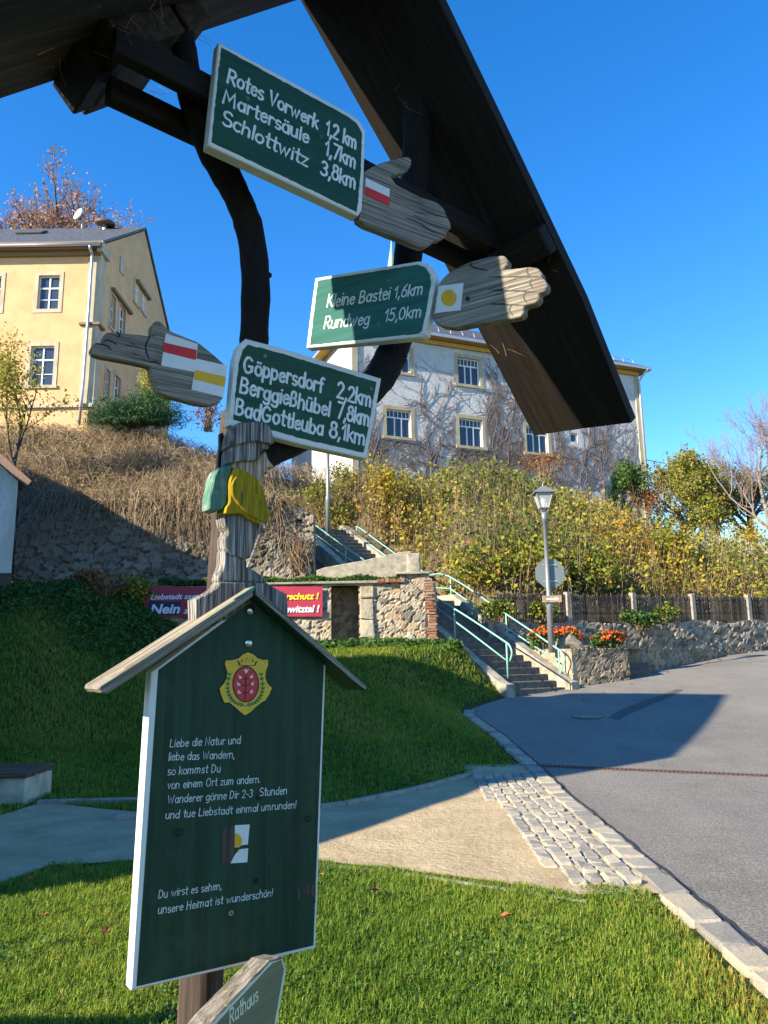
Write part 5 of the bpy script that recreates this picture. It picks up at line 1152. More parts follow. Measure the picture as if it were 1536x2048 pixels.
# pilaster, base ledge, cornice, roof
mb = MB(); zl_ = FY.px(170, 652)[1]; zb_ = FY.px(160, 812)[1]
for (z0, z1, w) in ((zb_, zl_, .62), (zl_ + .12, ez - .35, .55)):
    mb.box((xr_ - w / 2 + .08, YY + .08, (z0 + z1) / 2), (w / 2 + .05, .14, (z1 - z0) / 2)); mb.box((xr_ + .02, YY + .35, (z0 + z1) / 2), (.06, .40, (z1 - z0) / 2))
mb.build('pilaster', M['pale_trim'], yh)
mb = MB(); mb.box((xr_ - .25, YY + .22, zl_ + .06), (.52, .42, .06)); mb.build('pilaster_ledge', M['eave_brown'], yh)
mb = MB(); mb.box((xr_ - 7.9, YY - .06, zb_), (8.0, .08, .09)); mb.box((xr_ + .06, YY + far_e / 2, zb_), (.08, far_e / 2, .09)); mb.build('base_ledge', M['pale_trim'], yh)
mb = MB(); mb.box((xr_ - 7.8, YY - .2, ez - .16), (8.0, .25, .17)); mb.box((xr_ - 7.8, YY - .08, ez - .46), (7.9, .1, .13)); mb.build('cornice', M['eave_brown'], yh)
mb = MB(); mb.box((xr_ + .14, YY + .18, ez - .22), (.14, .55, .28)); mb.build('cornice_return', M['pale_trim'], yh)
sl_ = (ridge_z - ez) / rs_; xo = xr_ + .10; th = .16
def roofside(sg):
    y0 = YY + rs_ - sg * rs_ - sg * .55; z0 = ez - .55 * sl_ + .1; y1 = YY + rs_; z1 = ridge_z + .1; xa = xr_ - 16.4
    V = [(xa, y0, z0), (xo, y0, z0), (xo, y1, z1), (xa, y1, z1)]; V += [(a, b, c + th) for a, b, c in V]
    return V, [(3, 2, 1, 0), (4, 5, 6, 7), (0, 1, 5, 4), (1, 2, 6, 5), (2, 3, 7, 6), (3, 0, 4, 7)]
cs_ = 1 / math.hypot(1, sl_)
mb = MB()
for sg in (1, -1): mb.add(*roofside(sg))
yroof = mb.build('roof', M['slate'], yh, np.array([[1, 0, 0], [0, cs_, sl_ * cs_], [0, -sl_ * cs_, cs_]]))
mb = MB(); g = [(x, YY - .63, ez - .28) for x in np.linspace(xr_ - 16, xo + .1, 6)]; mb.tube(g, .09, 8); mb.build('gutter', M['zinc'], yh, None, True)
mb = MB(); dpx = [(180, 486), (180, 497), (184, 505), (184, 520), (176, 640), (166, 770), (158, 850)]
q = [FY.w(*FY.px(u, v, .62 if i < 2 else .25), .62 if i < 2 else .25) for i, (u, v) in enumerate(dpx)]; mb.tube(q, .075, 8); mb.build('downpipe', M['zinc'], yh, None, True)
sk = PY(62, 480, 40.0); mb = MB(); mb.bbox((sk[0], sk[1], ez + (sk[1] - YY) * sl_ + .35), (.75, .45, .06), .02, np.array([[1, 0, 0], [0, cs_, sl_ * cs_], [0, -sl_ * cs_, cs_]])); mb.build('roof_hatch', M['dark_iron'], yroof)
# satellite dish and rusty siren on the roof
c = PY(163, 466, 43.0); zr_ = ez + (43 - YY) * sl_ + .2
t = thing('satellite_dish', 'small white satellite dish on a thin mast on the yellow house', 'satellite dish', (c[0], 43, zr_))
top = PY(163, 433, 43.0); mb = MB(); mb.tube([(c[0], 43, zr_ - .2), (c[0], 43, top[2])], .035, 6); mb.build('mast', M['zinc'], t)
mb = MB(); dv = np.array([-.55, -.8, .25]); dv /= np.linalg.norm(dv); pts = [top + dv * x for x in (0, .04, .12, .18)]; mb.tube([p + [-.05, -.1, 0] for p in pts], [.02, .24, .36, .40], 16, False); mb.tube([top + dv * .02, top + dv * .55 + [-.1, 0, .05]], .02, 5); mb.build('dish', M['win_white'], t, None, True)
c = PY(206, 455, 42.0); t = thing('siren', 'mushroom shaped rusty siren standing on the roof ridge', 'siren', (c[0], 42, ez + 6 * sl_)); top = PY(210, 446, 42.0)
mb = MB(); mb.tube([(top[0], 42, ez + 6 * sl_ - .3), (top[0], 42, top[2])], .12, 10); mb.build('stand', M['zinc'], t)
ax_ = np.array([.12, -.22, 1.0]); ax_ /= np.linalg.norm(ax_); mb = MB(); mb.tube([top + ax_ * z for z in (-.12, -.02, .06, .18, .28, .31)], [.55, .60, .58, .42, .18, .02], 24, True); mb.build('hood', M['rust'], t, None, True)
# ------------------------------------------------------------------ grey house with climbing vine
gc0 = PY(705, 800, 36.0); FG = Frame((gc0[0], gc0[1], 0), 67.5); FGl = Frame((gc0[0], gc0[1], 0), 67.5 - 90)
gh = thing('grey_house', 'large grey white plastered house covered in bare vine, stone framed windows', 'house', FG.w(8, 9.5, -6))
sG = FG.px(1283, 860)[0]; eG = FG.px(975, 694)[1]
GO = [o_of(FG, 916, 959, 717, 770), o_of(FG, 773, 822, 820, 874), o_of(FG, 919, 965, 838, 893), o_of(FG, 1053, 1096, 854, 906)]
GO.append(o_of(FG, 776, 820, 700, 744)); up2 = GO[0][1] - GO[0][0]; d_ = GO[3][0] - GO[2][0]; GO.append((GO[0][0] + d_, GO[0][1] + d_, GO[0][2], GO[0][3])); 
sm = o_of(FG, 1141, 1155, 866, 884); GO.append((GO[0][0] + 2 * d_, GO[0][1] + 2 * d_, GO[0][2], GO[0][3]))
wall_open('wall', FG, 0, sG, 8.0, eG, GO + [sm], M['grey_wall'], gh)
for o in GO:
    window(FG, gh, *o, mull=(.37, .63) if o[1] - o[0] < 1.12 else (.36, .64), trans=(.28,), small=6, sur=.19, bar=.03, curtain=True); back_box(FG, o, gh)
window(FG, gh, *sm, mull=(), trans=(), sur=0)
wall_open('wall', FGl, 0, 11, 8.0, eG, [], M['white_plaster'] if False else M['grey_wall'], gh)
Fe = Frame(FG.w(sG, 0), 67.5 - 90); mb = MB(); mb.add([FG.w(sG, 8.0), FG.w(sG, 8.0, -11), FG.w(sG, eG, -11), FG.w(sG, eG)], [(0, 1, 2, 3)]); mb.build('wall', M['grey_wall'], gh)
mb = MB(); mb.bbox(FG.w(.12, (8 + eG) / 2, .02), (.16, .04, (eG - 8) / 2 - .2), .01, FG.axes()[[0, 2, 1]]); mb.build('corner_trim', M['pale_trim'], gh); mb = MB(); mb.bbox(FG.w(sG - .12, (8 + eG) / 2, .02), (.16, .04, (eG - 8) / 2 - .2), .01, FG.axes()[[0, 2, 1]]); mb.build('corner_trim', M['pale_trim'], gh)
OV = .60; DG = 11.0
def gp_(s, n, z): return FG.w(s, z, n)
rz = eG + 3.6; zz = eG + .05
E_ = [gp_(-OV, OV, zz), gp_(sG + OV, OV, zz), gp_(sG + OV, -DG - OV, zz), gp_(-OV, -DG - OV, zz)]; R1, R2 = gp_(5.2, -DG / 2, rz), gp_(sG - 5.2, -DG / 2, rz)
V = E_ + [R1, R2]; mb = MB(); mb.add(V, [(0, 1, 5, 4), (1, 2, 5), (2, 3, 4, 5), (3, 0, 4)]); 
pg_ = math.atan2(3.6, DG / 2 + OV); cs2, sn2 = cos(pg_), sin(pg_)
groof = mb.build('roof', M['slate'], gh, np.stack([FG.R, -FG.N * cs2 + FG.U * sn2, FG.N * sn2 + FG.U * cs2]))
mb = MB(); lo = [p - np.array([0, 0, .16]) for p in E_]; mb.add(E_ + lo, [(0, 4, 5, 1), (1, 5, 6, 2), (2, 6, 7, 3), (3, 7, 4, 0)]); mb.build('fascia', M['zinc'], gh)
mb = MB(); mb.add([p + np.array([0, 0, -.16]) for p in E_], [(0, 3, 2, 1)]); mb.build('soffit', M['eave_ochre'], gh)
mb = MB(); mb.box(gp_(sG / 2, .06, eG - .26), (sG / 2, .08, .11), FG.axes()[[0, 2, 1]]); mb.build('frieze', M['eave_ochre'], gh)
mb = MB(); mb.tube([gp_(sG + .3, OV, zz - .12), gp_(sG + .05, .28, zz - .55), gp_(sG + .02, .10, zz - .8), gp_(sG + .02, .10, 8.5)], .07, 8); mb.build('downpipe', M['zinc'], gh, None, True)
mb = MB()
for i in range(26): 
    s = i * sG / 25; mb.tube([gp_(s, OV - .8, zz + .48), gp_(s, OV - .95, zz + .78)], .02, 4)
mb.tube([gp_(0, OV - .9, zz + .72), gp_(sG, OV - .9, zz + .72)], .018, 4); mb.build('snow_guard', M['zinc'], gh)
# slender spire behind the grey house
spt = PY(783, 476, 50.0); spb = PY(783, 700, 50.0); t = thing('spire', 'slender pale green copper spire rising behind the grey house', 'spire', (spb[0], 50, 8.0))
M['copper'] = plain('pale green copper', (.22, .36, .30), .6, var=.15)
mb = MB(); mb.tube([spb, spb + (spt - spb) * .9, spt], [1.10, .10, .02], 8); mb.build('cone', M['copper'], t)
mb = MB(); mb.box((spb[0], 50, (8 + spb[2]) / 2), (.9, .9, (spb[2] - 8) / 2)); mb.build('tower', M['grey_wall'], t)
mb = MB(); mb.tube([spt - [0, 0, .1], spt + [0, 0, .5]], [.03, .02], 5); mb.build('finial', M['copper'], t)
# the vine
R_ = np.random.RandomState(17); mb = MB()
def inwin(s, t): return any(o[0] - .22 < s < o[1] + .22 and o[2] - .2 < t < o[3] + .2 for o in GO + [sm])
def grow(s, t, ang, r, L, depth):
    pts = []; step = .16; a = ang
    for i in range(int(L / step)):
        pts.append(FG.w(s, t, .02 + r)); a += R_.normal(0, .26); a += (pi / 2 - a) * .05
        s2_, t2_ = s + cos(a) * step, t + sin(a) * step
        if inwin(s2_, t2_): a = a + (1.2 if R_.rand() < .5 else -1.2); s2_, t2_ = s + cos(a) * step, t + sin(a) * step
        if inwin(s2_, t2_) or not (.1 < s2_ < sG - .1) or t2_ > eG - .4: break
        s, t = s2_, t2_
        if depth < 4 and R_.rand() < (.30 if depth < 2 else .20) and i > 1: grow(s, t, a + R_.choice([-1, 1]) * (.5 + .6 * R_.rand()), r * .68, L * .55 * (.6 + .6 * R_.rand()), depth + 1)
    if len(pts) > 2: mb.tube(pts, list(np.linspace(r, r * .5, len(pts))), 4, False)
for i in range(27):
    s = .4 + (sG - .8) * (i + .5 * R_.rand()) / 27; grow(s, 8.6 + R_.rand(), pi / 2 + R_.normal(0, .35), .026, 6.5 * (.6 + .5 * R_.rand()), 0)
M['vine'] = plain('vine stems', (.15, .105, .085), .9, var=.3, sc=8)
o = mb.build('climbing_vine', M['vine']); tag(o, 'leafless reddish brown vine branching all over the grey house front', 'vine')
# ------------------------------------------------------------------ white house at the left edge
lx = PY(30, 1050, 20.0)[0]; le = PY(45, 962, 20.0)[2]
lh = thing('white_house', 'stained white house corner with brown roof edge at the left picture border', 'house', (lx - 5, 24, 2.0))
WX = np.array([-1.0, .05, 0]); WX /= np.linalg.norm(WX); WY = np.array([-.62, .79, 0]); c0 = np.array([lx, 20.0, 0])
def wp(a, b, z): p = c0 + WX * a + WY * b; return (p[0], p[1], z)
mb = MB(); V = [wp(0, 0, 1.5), wp(6, 0, 1.5), wp(6, 8, 1.5), wp(0, 8, 1.5), wp(0, 0, le), wp(6, 0, le), wp(6, 8, le), wp(0, 8, le), wp(3, 0, le + 2.6), wp(3, 8, le + 2.6)]
mb.add(V, [(0, 4, 8, 5, 1), (1, 5, 6, 2), (2, 6, 9, 7, 3), (3, 7, 4, 0)]); mb.build('wall', M['white_plaster'], lh)
mb = MB()
for a_, b_ in ((-.22, 3.0), (6.22, 3.0)):
    z_ = le - .19; V = [wp(a_, -.25, z_), wp(a_, 8.3, z_), wp(b_, 8.3, le + 2.62), wp(b_, -.25, le + 2.62)]; V += [(x, y, z + .14) for x, y, z in V]; mb.add(V, [(3, 2, 1, 0), (4, 5, 6, 7), (0, 1, 5, 4), (1, 2, 6, 5), (2, 3, 7, 6), (3, 0, 4, 7)])
mb.build('roof', M['slate'], lh)
mb = MB(); mb.beam(wp(-.24, -.28, le - .14), wp(3, -.28, le + 2.66), .02, .10); mb.build('verge_board', M['rust'], lh)
mb = MB(); V = [wp(-.03, -.03, 1.5), wp(6, -.03, 1.5), wp(6, -.03, 3.95), wp(-.03, -.03, 3.95), wp(-.03, 8, 1.5), wp(-.03, 8, 3.95)]; mb.add(V, [(0, 1, 2, 3), (4, 0, 3, 5)]); mb.build('plinth', M['rust'], lh)
# ------------------------------------------------------------------ the neighbour's house out of frame on the left, whose gable shadow lies on lawn and road
H2 = np.array([SUN_H[0], SUN_H[1]]); Q2 = np.array([H2[1] * -1 * -1, -H2[0]]); Q2 = np.array([-(-H2[1]) * 1.0, -H2[0]])
qd = np.array([H2[1], -H2[0]]); qd = qd if qd[1] > 0 else -qd       # across the sun direction, towards the back
TAN = math.tan(SUN_EL); T0 = -4.0
SH = [(-40, 1745), (270, 1740), (640, 1702), (960, 1592), (1060, 1536), (1380, 1506), (1440, 1392), (1150, 1388), (900, 1330), (700, 1312), (640, 1296)]
sil = []
for u, v in SH:
    p = road_pt(u, v); sil.append((float(p[:2] @ qd), p[2] + (float(p[:2] @ -H2) - T0) * TAN))
SIL = sil

def solid_extrude(poly, qv, tv, t0, t1):
    k = len(poly); V = []
    for t in (t0, t1):
        for q, h in poly: p = qv * q + tv * t; V.append((p[0], p[1], h))
    return V, [tuple(range(k)), tuple(range(k, 2 * k))[::-1]] + [(i, k + i, k + (i + 1) % k, (i + 1) % k) for i in range(k)]
TV = -H2
nh = thing('neighbour_house', 'pale gabled house with lower annex outside the left picture edge', 'house', (*(qd * 12 + TV * -9), 0))
mb = MB(); mb.add(*solid_extrude([(8.3, -1), (8.3, 6.9), (11.4, 10.45), (14.4, 9.6), (15.7, 8.95), (16.7, 8.0), (16.7, -1)], qd, TV, -4.0, -15)); mb.build('wall', M['white_plaster'], nh)
mb = MB(); mb.add(*solid_extrude([(16.5, -1), (16.5, 8.0), (18.2, 8.4), (19.3, 9.1), (21.6, 9.45), (24.6, 10.9), (27.3, 11.8), (30, 12.3), (33, 10.5), (33, -1)], qd, TV, -4.0, -15)); mb.build('shade_wing', M['white_plaster'], nh)  # unseen wing, added and outlined to shade the left bank and tall wall
mb = MB(); mb.add(*solid_extrude([(6.25, -1), (6.3, 3.55), (8.28, 5.75), (8.28, -1)], qd, TV, -4.1, -12)); mb.build('annex', M['white_plaster'], nh)
mb = MB(); mb.add(*solid_extrude([(7.75, 6.95), (11.4, 10.80), (14.6, 9.9), (14.5, 9.65), (11.4, 10.5), (7.9, 6.75)], qd, TV, -3.9, -15.2)); mb.build('roof', M['slate'], nh)
gf = thing('shadow_fence', 'unseen brown board fence added outside the left picture edge to cast striped shadows', 'fence', (-5.4, 2.4, 0))  # unseen fence, added to throw shadow stripes on the near grass
for z0, z1 in ((.05, .90), (.98, 1.12), (1.22, 1.40)):
    mb = MB(); mb.bbox((-5.2, 2.4, (z0 + z1) / 2), (1.9, .012, (z1 - z0) / 2), .004); mb.build('board', M['wood_dark'], gf)
for x_ in (-7, -5.2, -3.35): mb = MB(); mb.bbox((x_, 2.45, .7), (.045, .035, .72), .006); mb.build('post', M['wood_dark'], gf)
# ------------------------------------------------------------------ bench at the left edge
bb = PZ(40, 1606, 0.02); t = thing('park_bench', 'park bench end with brown slatted seat on a mossy concrete block', 'bench', (bb[0], bb[1], 0))
M['bench_conc'] = plain('mossy concrete', (.40, .37, .27), .95, var=.35, sc=4, bd=.008)
M['slat_brown'] = wood('brown bench slats', (.05, .03, .02), (.14, .085, .055), (.24, .16, .11), 60, 2.5, .003, .8, .3, .7, 0)
xr2 = PZ(70, 1600, 0.02)[0]
mb = MB(); mb.bbox((xr2 - .26, bb[1] + .28, .15), (.26, .36, .16), .02); mb.build('end_block', M['bench_conc'], t)
for i in range(9):
    mb = MB(); mb.bbox((xr2 - 1.25, bb[1] - .085 + i * .088, .345), (1.27, .034, .032), .008, None, 0, .002, R_); mb.build('slat', M['slat_brown'], t)
mb = MB(); mb.bbox((xr2 - 2.2, bb[1] + .28, .15), (.26, .36, .16), .02); mb.build('end_block', M['bench_conc'], t)
# ------------------------------------------------------------------ protest banner
FBn = Frame((0, YW - .075, 0), 90)
bq = [(291, 1173), (645, 1173), (645, 1233), (289, 1234)]
M['banner'] = plain('crimson banner', (.34, .025, .055), .45, .4, var=.12, sc=3); M['navy'] = plain('navy panel', (.02, .025, .07), .5); M['bn_yellow'] = plain('yellow print', (.85, .60, .02), .5, var=.04); M['bn_white'] = plain('white print', (.72, .72, .74), .5, var=.05)
bp = FBn.pxs(bq, 0); t = thing('protest_banner', 'crimson protest banner with white and yellow slanted lettering on the low wall', 'banner', FBn.w(*np.mean(bp, 0)))
nx = 40; V = []
for j in range(9):
    for i in range(nx + 1):
        a = i / nx; b = j / 8; p = (1 - b) * ((1 - a) * bp[3] + a * bp[2]) + b * ((1 - a) * bp[0] + a * bp[1]); V.append(FBn.w(p[0], p[1], .006 * sin(a * 21) * sin(b * 5) + .004 * sin(a * 50 + b * 3)))
F = [(j * (nx + 1) + i, j * (nx + 1) + i + 1, (j + 1) * (nx + 1) + i + 1, (j + 1) * (nx + 1) + i) for j in range(8) for i in range(nx)]
obj('cloth', V, F, M['banner'], t, None, True)
def text_mesh(name, s, mat, fr, n, a, b, cap_px, parent, bold=.012, shear=.22):
    A = fr.px(*a, n); B = fr.px(*b, n); H = fr.px(a[0], a[1] - cap_px, n)[1] - A[1]
    c = bpy.data.curves.new('txt', 'FONT'); c.body = s; c.size = 1; c.shear = shear; c.offset = bold; c.fill_mode = 'FRONT'
    o = bpy.data.objects.new('txt', c); COL.objects.link(o); dg = bpy.context.evaluated_depsgraph_get(); dg.update()
    me = bpy.data.meshes.new_from_object(o.evaluated_get(dg)); co = np.array([v.co[:] for v in me.vertices]); F = [tuple(p.vertices) for p in me.polygons]
    bpy.data.objects.remove(o); bpy.data.curves.remove(c); bpy.data.meshes.remove(me)
    co[:, 0] -= co[:, 0].min(); kx = (B[0] - A[0]) / co[:, 0].max(); ky = H / .73
    V = [fr.w(A[0] + p[0] * kx, A[1] + p[1] * ky, n) for p in co]
    return obj(name, V, F, mat, parent)
mb = MB(); mb.plate(FBn, FBn.pxs([(297, 1202), (362, 1203), (359, 1230), (295, 1230)], .02), .018, .015); mb.build('navy_panel', M['navy'], t)
text_mesh('lettering', 'Liebstadt sagt:', M['bn_white'], FBn, .022, (301, 1199), (400, 1199), 11, t, .02)
text_mesh('lettering', 'Nein', M['bn_white'], FBn, .026, (300, 1227), (360, 1227), 19, t, .03)
text_mesh('lettering', 'zum', M['bn_white'], FBn, .022, (366, 1227), (408, 1227), 12, t, .02)
text_mesh('lettering', 'rschutz !', M['bn_yellow'], FBn, .022, (571, 1199), (638, 1199), 13, t, .03)
text_mesh('lettering', 'dewitztal !', M['bn_white'], FBn, .022, (560, 1225), (639, 1225), 14, t, .03)
# ------------------------------------------------------------------ street lamps, stop sign seen from behind
def lantern(t, top, s=1.0):
    """top: centre of the lantern's foot"""
    k = .97 * s
    mb = MB()
    def ring(z, w): return [top + np.array([sx * w, sy * w, z]) for sx, sy in ((-1, -1), (1, -1), (1, 1), (-1, 1))]
    A, B = ring(.02 * k, .125 * k), ring(.46 * k, .235 * k)
    for i in range(4): mb.beam(A[i], B[i], .013, .013)
    for R in (A, B):
        for i in range(4): mb.beam(R[i], R[(i + 1) % 4], .016, .016)
    mb.build('lantern_frame', M['galv'], t)
    mb = MB(); a, b = ring(.03 * k, .118 * k), ring(.455 * k, .228 * k); mb.add(a + b, [(0, 1, 5, 4), (1, 2, 6, 5), (2, 3, 7, 6), (3, 0, 4, 7)]); mb.build('lantern_glass', M['lamp_glass'], t)
    mb = MB(); r0, r1, r2, r3 = ring(.46 * k, .30 * k), ring(.49 * k, .30 * k), ring(.62 * k, .13 * k), ring(.70 * k, .02 * k)
    V = r0 + r1 + r2 + r3; F = [(3, 2, 1, 0)] + [(4 * j + i, 4 * j + (i + 1) % 4, 4 * j + 4 + (i + 1) % 4, 4 * j + 4 + i) for j in range(3) for i in range(4)] + [(12, 13, 14, 15)]; mb.add(V, F); mb.tube([top + [0, 0, .69 * k], top + [0, 0, .76 * k]], [.02, .008], 6); mb.build('lantern_roof', M['galv'], t)
    mb = MB(); mb.tube([top + [0, 0, .02], top + [0, 0, .16 * k], top + [0, 0, .2 * k], top + [0, 0, .33 * k], top + [0, 0, .36 * k]], [.03, .03, .055, .06, .02], 8); mb.build('bulb', M['bulb'], t, None, True)
m_, n_, b_ = new_mat('lantern glass', .12, .5); b_.inputs['Base Color'].default_value = (.8, .82, .84, 1); b_.inputs['Alpha'].default_value = .33; M['lamp_glass'] = m_
M['bulb'] = plain('white bulb glass', (.75, .75, .72), .3)
def lamp(label, px, Y, base_z):
    q = [PY(u, v, Y) for u, v in px]; top = q[-1]; b = q[0].copy(); b[2] = base_z
    q[0] = b; t = thing('street_lamp', label, 'street lamp', b, 'lantern street lamps')
    x, y = b[0], b[1]; tz = top[2]; h = tz - base_z
    mb = MB(); mb.tube([(x, y, base_z - .05), (x, y, base_z + .30 * h), (x, y, base_z + .31 * h), (x, y, base_z + .34 * h), (x, y, base_z + .35 * h), (x, y, tz - .36), (x, y, tz - .34), (x, y, tz - .1)], [.095, .085, .10, .10, .068, .055, .085, .085], 12); mb.build('pole', M['galv'], t, None, True)
    mb = MB(); mb.tube([(x, y, tz - .1), (x, y, tz - .02), (x, y, tz + .02)], [.05, .12, .13], 10)
    for a in range(4): mb.tube([(x + .06 * cos(a * pi / 2 + .78), y + .06 * sin(a * pi / 2 + .78), tz - .12), (x + .15 * cos(a * pi / 2 + .78), y + .15 * sin(a * pi / 2 + .78), tz + .02)], .012, 5)
    mb.build('lantern_foot', M['galv'], t); lantern(t, np.array([x, y, tz])); return x, y
lx_, ly_ = lamp('grey street lamp with tapered glass lantern beside the lower steps', [(1103, 1292), (1087, 1018)], 21.6, 1.74)
lamp('thin far street lamp whose lantern is hidden behind the lower arrow sign', [(656, 1060), (657, 850)], 28.6, 6.2)
Fsg = Frame((lx_, ly_ + .085, 0), 92); oc = Fsg.px(1100, 1147, 0); ro_ = .44
t = thing('stop_sign', 'grey back of an octagonal traffic sign clamped to the lamp post', 'traffic sign', Fsg.w(oc[0], oc[1] - ro_))
mb = MB(); mb.plate(Fsg, [(oc[0] + ro_ * cos(pi / 8 + i * pi / 4), oc[1] + ro_ * sin(pi / 8 + i * pi / 4)) for i in range(8)], .015, 0, .004); M['sign_back'] = plain('grey sign back', (.16, .19, .19), .55, .35, .3, .08); mb.build('plate', M['sign_back'], t)
for dz in (-.22, .24):
    mb = MB(); mb.bbox(Fsg.w(oc[0], oc[1] + dz, .018), (.20, .008, .014), .003); mb.tube([Fsg.w(oc[0] + .10 * cos(a), oc[1] + dz, .10 + .10 * sin(a)) for a in np.linspace(pi, 2 * pi, 9)], .012, 6); mb.build('clamp', M['zinc'], t)
sk_ = Fsg.px(1120, 1157, .017); mb = MB()
S_ = [(.03, .075), (-.03, .075), (-.03, .0), (.03, .0), (.03, -.075), (-.03, -.075)]
for a, b in zip(S_[:-1], S_[1:]): mb.beam(Fsg.w(sk_[0] + a[0], sk_[1] + a[1], .017), Fsg.w(sk_[0] + b[0], sk_[1] + b[1], .017), .014, .001)
mb.build('sticker', M['bn_white'], t)
ws_ = Fsg.px(1104, 1198, .2); t = thing('arrow_board', 'small weathered wooden direction board with pale arrow on the lamp post', 'direction board', Fsg.w(ws_[0], ws_[1] - .08, -.1))
FW2 = Frame((lx_, ly_ - .115, 0), 90); w2 = FW2.px(1104, 1198); mb = MB(); mb.bbox(FW2.w(w2[0], w2[1], .01), (.27, .012, .095), .006); mb.build('board', M['face_wood'], t, FW2.axes())
mb = MB(); mb.plate(FW2, [(w2[0] - .16, w2[1] - .015), (w2[0] + .08, w2[1] - .02), (w2[0] + .08, w2[1] - .05), (w2[0] + .19, w2[1] + .005), (w2[0] + .08, w2[1] + .05), (w2[0] + .08, w2[1] + .02), (w2[0] - .16, w2[1] + .012)], .024, .02); mb.build('arrow', M['bn_white'], t)
# power lines at the right
M['cable'] = plain('black cable', (.02, .02, .02), .7)
for i, (a, b) in enumerate([((1282, 918), (1700, 958)), ((1284, 952), (1700, 975)), ((1284, 961), (1700, 1003))]):
    A = PY(*a, 43.2); B = PY(*b, 47); P_ = [A + (B - A) * t_ - np.array([0, 0, .55 * 4 * t_ * (1 - t_) * (.6 + .3 * i)]) for t_ in np.linspace(0, 1, 14)]
    mb = MB(); mb.tube(P_, .022, 5, False); tag(mb.build('power_cable', M['cable']), ['uppermost thin power cable leaving the grey house corner', 'middle power cable between grey house corner and right trees', 'lowest power cable, sagging towards the right trees'][i], 'cable', 'power cables at the grey house')
# ================================================================== VEGETATION
class Cloud:
    """collects leaf quads / blades with a tint"""
    def __init__(s): s.V = []; s.T = []
    def leaves(s, C, size, R, tint, flat=0.0, asp=.6):
        C = np.asarray(C, float); n = len(C)
        if n == 0: return
        nrm = R.normal(0, 1, (n, 3)); nrm[:, 2] += flat; nrm /= np.linalg.norm(nrm, axis=1)[:, None]
        a = R.normal(0, 1, (n, 3)); a -= nrm * (a * nrm).sum(1)[:, None]; a /= np.linalg.norm(a, axis=1)[:, None] + 1e-9; b = np.cross(nrm, a)
        L = (size * (.6 + .8 * R.rand(n)))[:, None] if np.isscalar(size) else size[:, None]
        q = np.stack([C - a * L * .5, C + b * L * asp * .5 + nrm * L * .08, C + a * L * .5, C - b * L * asp * .5 + nrm * L * .08], 1)
        s.V.append(q.reshape(-1, 3)); s.T.append(np.repeat(np.clip(tint, 0, 1), 4))
    def build(s, name, mat, parent=None):
        V = np.concatenate(s.V); F = np.arange(len(V)).reshape(-1, 4); return obj(name, V, F, mat, parent, None, False, None, {'tint': np.concatenate(s.T)})
def strands(paths, r, tint, k=3):
    """paths (n, m, 3), r (n,) -> tapering tubes as arrays"""
    P_ = np.asarray(paths, float); n, m_, _ = P_.shape
    d = np.gradient(P_, axis=1); d /= np.linalg.norm(d, axis=2, keepdims=True) + 1e-9
    ref = np.tile(np.array([.31, .95, .1]), (n, m_, 1)); a = np.cross(d, ref); a /= np.linalg.norm(a, axis=2, keepdims=True) + 1e-9; b = np.cross(d, a)
    tp = np.linspace(1, .45, m_)[None, :, None] * np.asarray(r)[:, None, None]
    ring = [P_ + (a * cos(2 * pi * j / k) + b * sin(2 * pi * j / k)) * tp for j in range(k)]
    V = np.stack(ring, 2).reshape(-1, 3); i = np.arange(n)[:, None, None] * (m_ * k) + np.arange(m_ - 1)[None, :, None] * k; j = np.arange(k)[None, None]; j2 = (j + 1) % k
    F = np.stack([i + j, i + j2, i + k + j2, i + k + j], -1).reshape(-1, 4)
    return V, F, np.repeat(tint, m_ * k)
def strand_obj(name, paths, r, tint, mat, parent=None):
    V, F, T_ = strands(paths, r, tint); return obj(name, V, F, mat, parent, None, False, None, {'tint': T_})
M['leaf_mix'] = leafmat('autumn shrub leaves', [(0, (.045, .085, .015)), (.3, (.13, .175, .025)), (.55, (.26, .27, .035)), (.78, (.42, .33, .035)), (.92, (.42, .22, .02)), (1, (.20, .085, .03))], .35)
M['leaf_green'] = leafmat('green shrub leaves', [(0, (.02, .06, .014)), (.6, (.055, .13, .025)), (1, (.16, .20, .04))], .3)
M['leaf_dark'] = leafmat('dark ground cover', [(0, (.018, .05, .012)), (.6, (.04, .10, .018)), (1, (.09, .16, .03))], .3)
M['leaf_rust'] = leafmat('rust autumn leaves', [(0, (.10, .045, .02)), (.5, (.30, .115, .035)), (1, (.42, .22, .07))], .3)
M['leaf_tan'] = leafmat('tan autumn leaves', [(0, (.20, .10, .06)), (.5, (.40, .21, .12)), (1, (.50, .32, .17))], .3)
M['leaf_gold'] = leafmat('golden leaves', [(0, (.12, .14, .02)), (.4, (.34, .28, .03)), (.8, (.52, .36, .03)), (1, (.45, .20, .02))], .35)
M['leaf_birch'] = leafmat('birch leaves', [(0, (.12, .15, .025)), (.5, (.31, .30, .045)), (1, (.50, .38, .06))], .42)
M['needle'] = leafmat('pine needles', [(0, (.012, .045, .016)), (.6, (.035, .10, .035)), (1, (.09, .16, .04))], .15)
M['needle_dark'] = leafmat('spruce needles', [(0, (.008, .028, .016)), (.6, (.018, .055, .03)), (1, (.04, .09, .045))], .1)
M['petal'] = leafmat('orange red geranium petals', [(0, (.52, .05, .018)), (.5, (.72, .11, .03)), (1, (.80, .24, .05))], .25)
M['stem'] = tintmat('dry stems', G3((.10, .055, .035), (.20, .12, .07), (.30, .21, .12), (.34, .28, .19)), .9)
M['bramble'] = tintmat('dry bramble', G3((.09, .055, .032), (.20, .135, .08), (.30, .22, .14), (.40, .32, .22)), .9)
M['bark'] = plain('grey brown bark', (.075, .060, .048), .95, var=.4, sc=9, bd=.02)
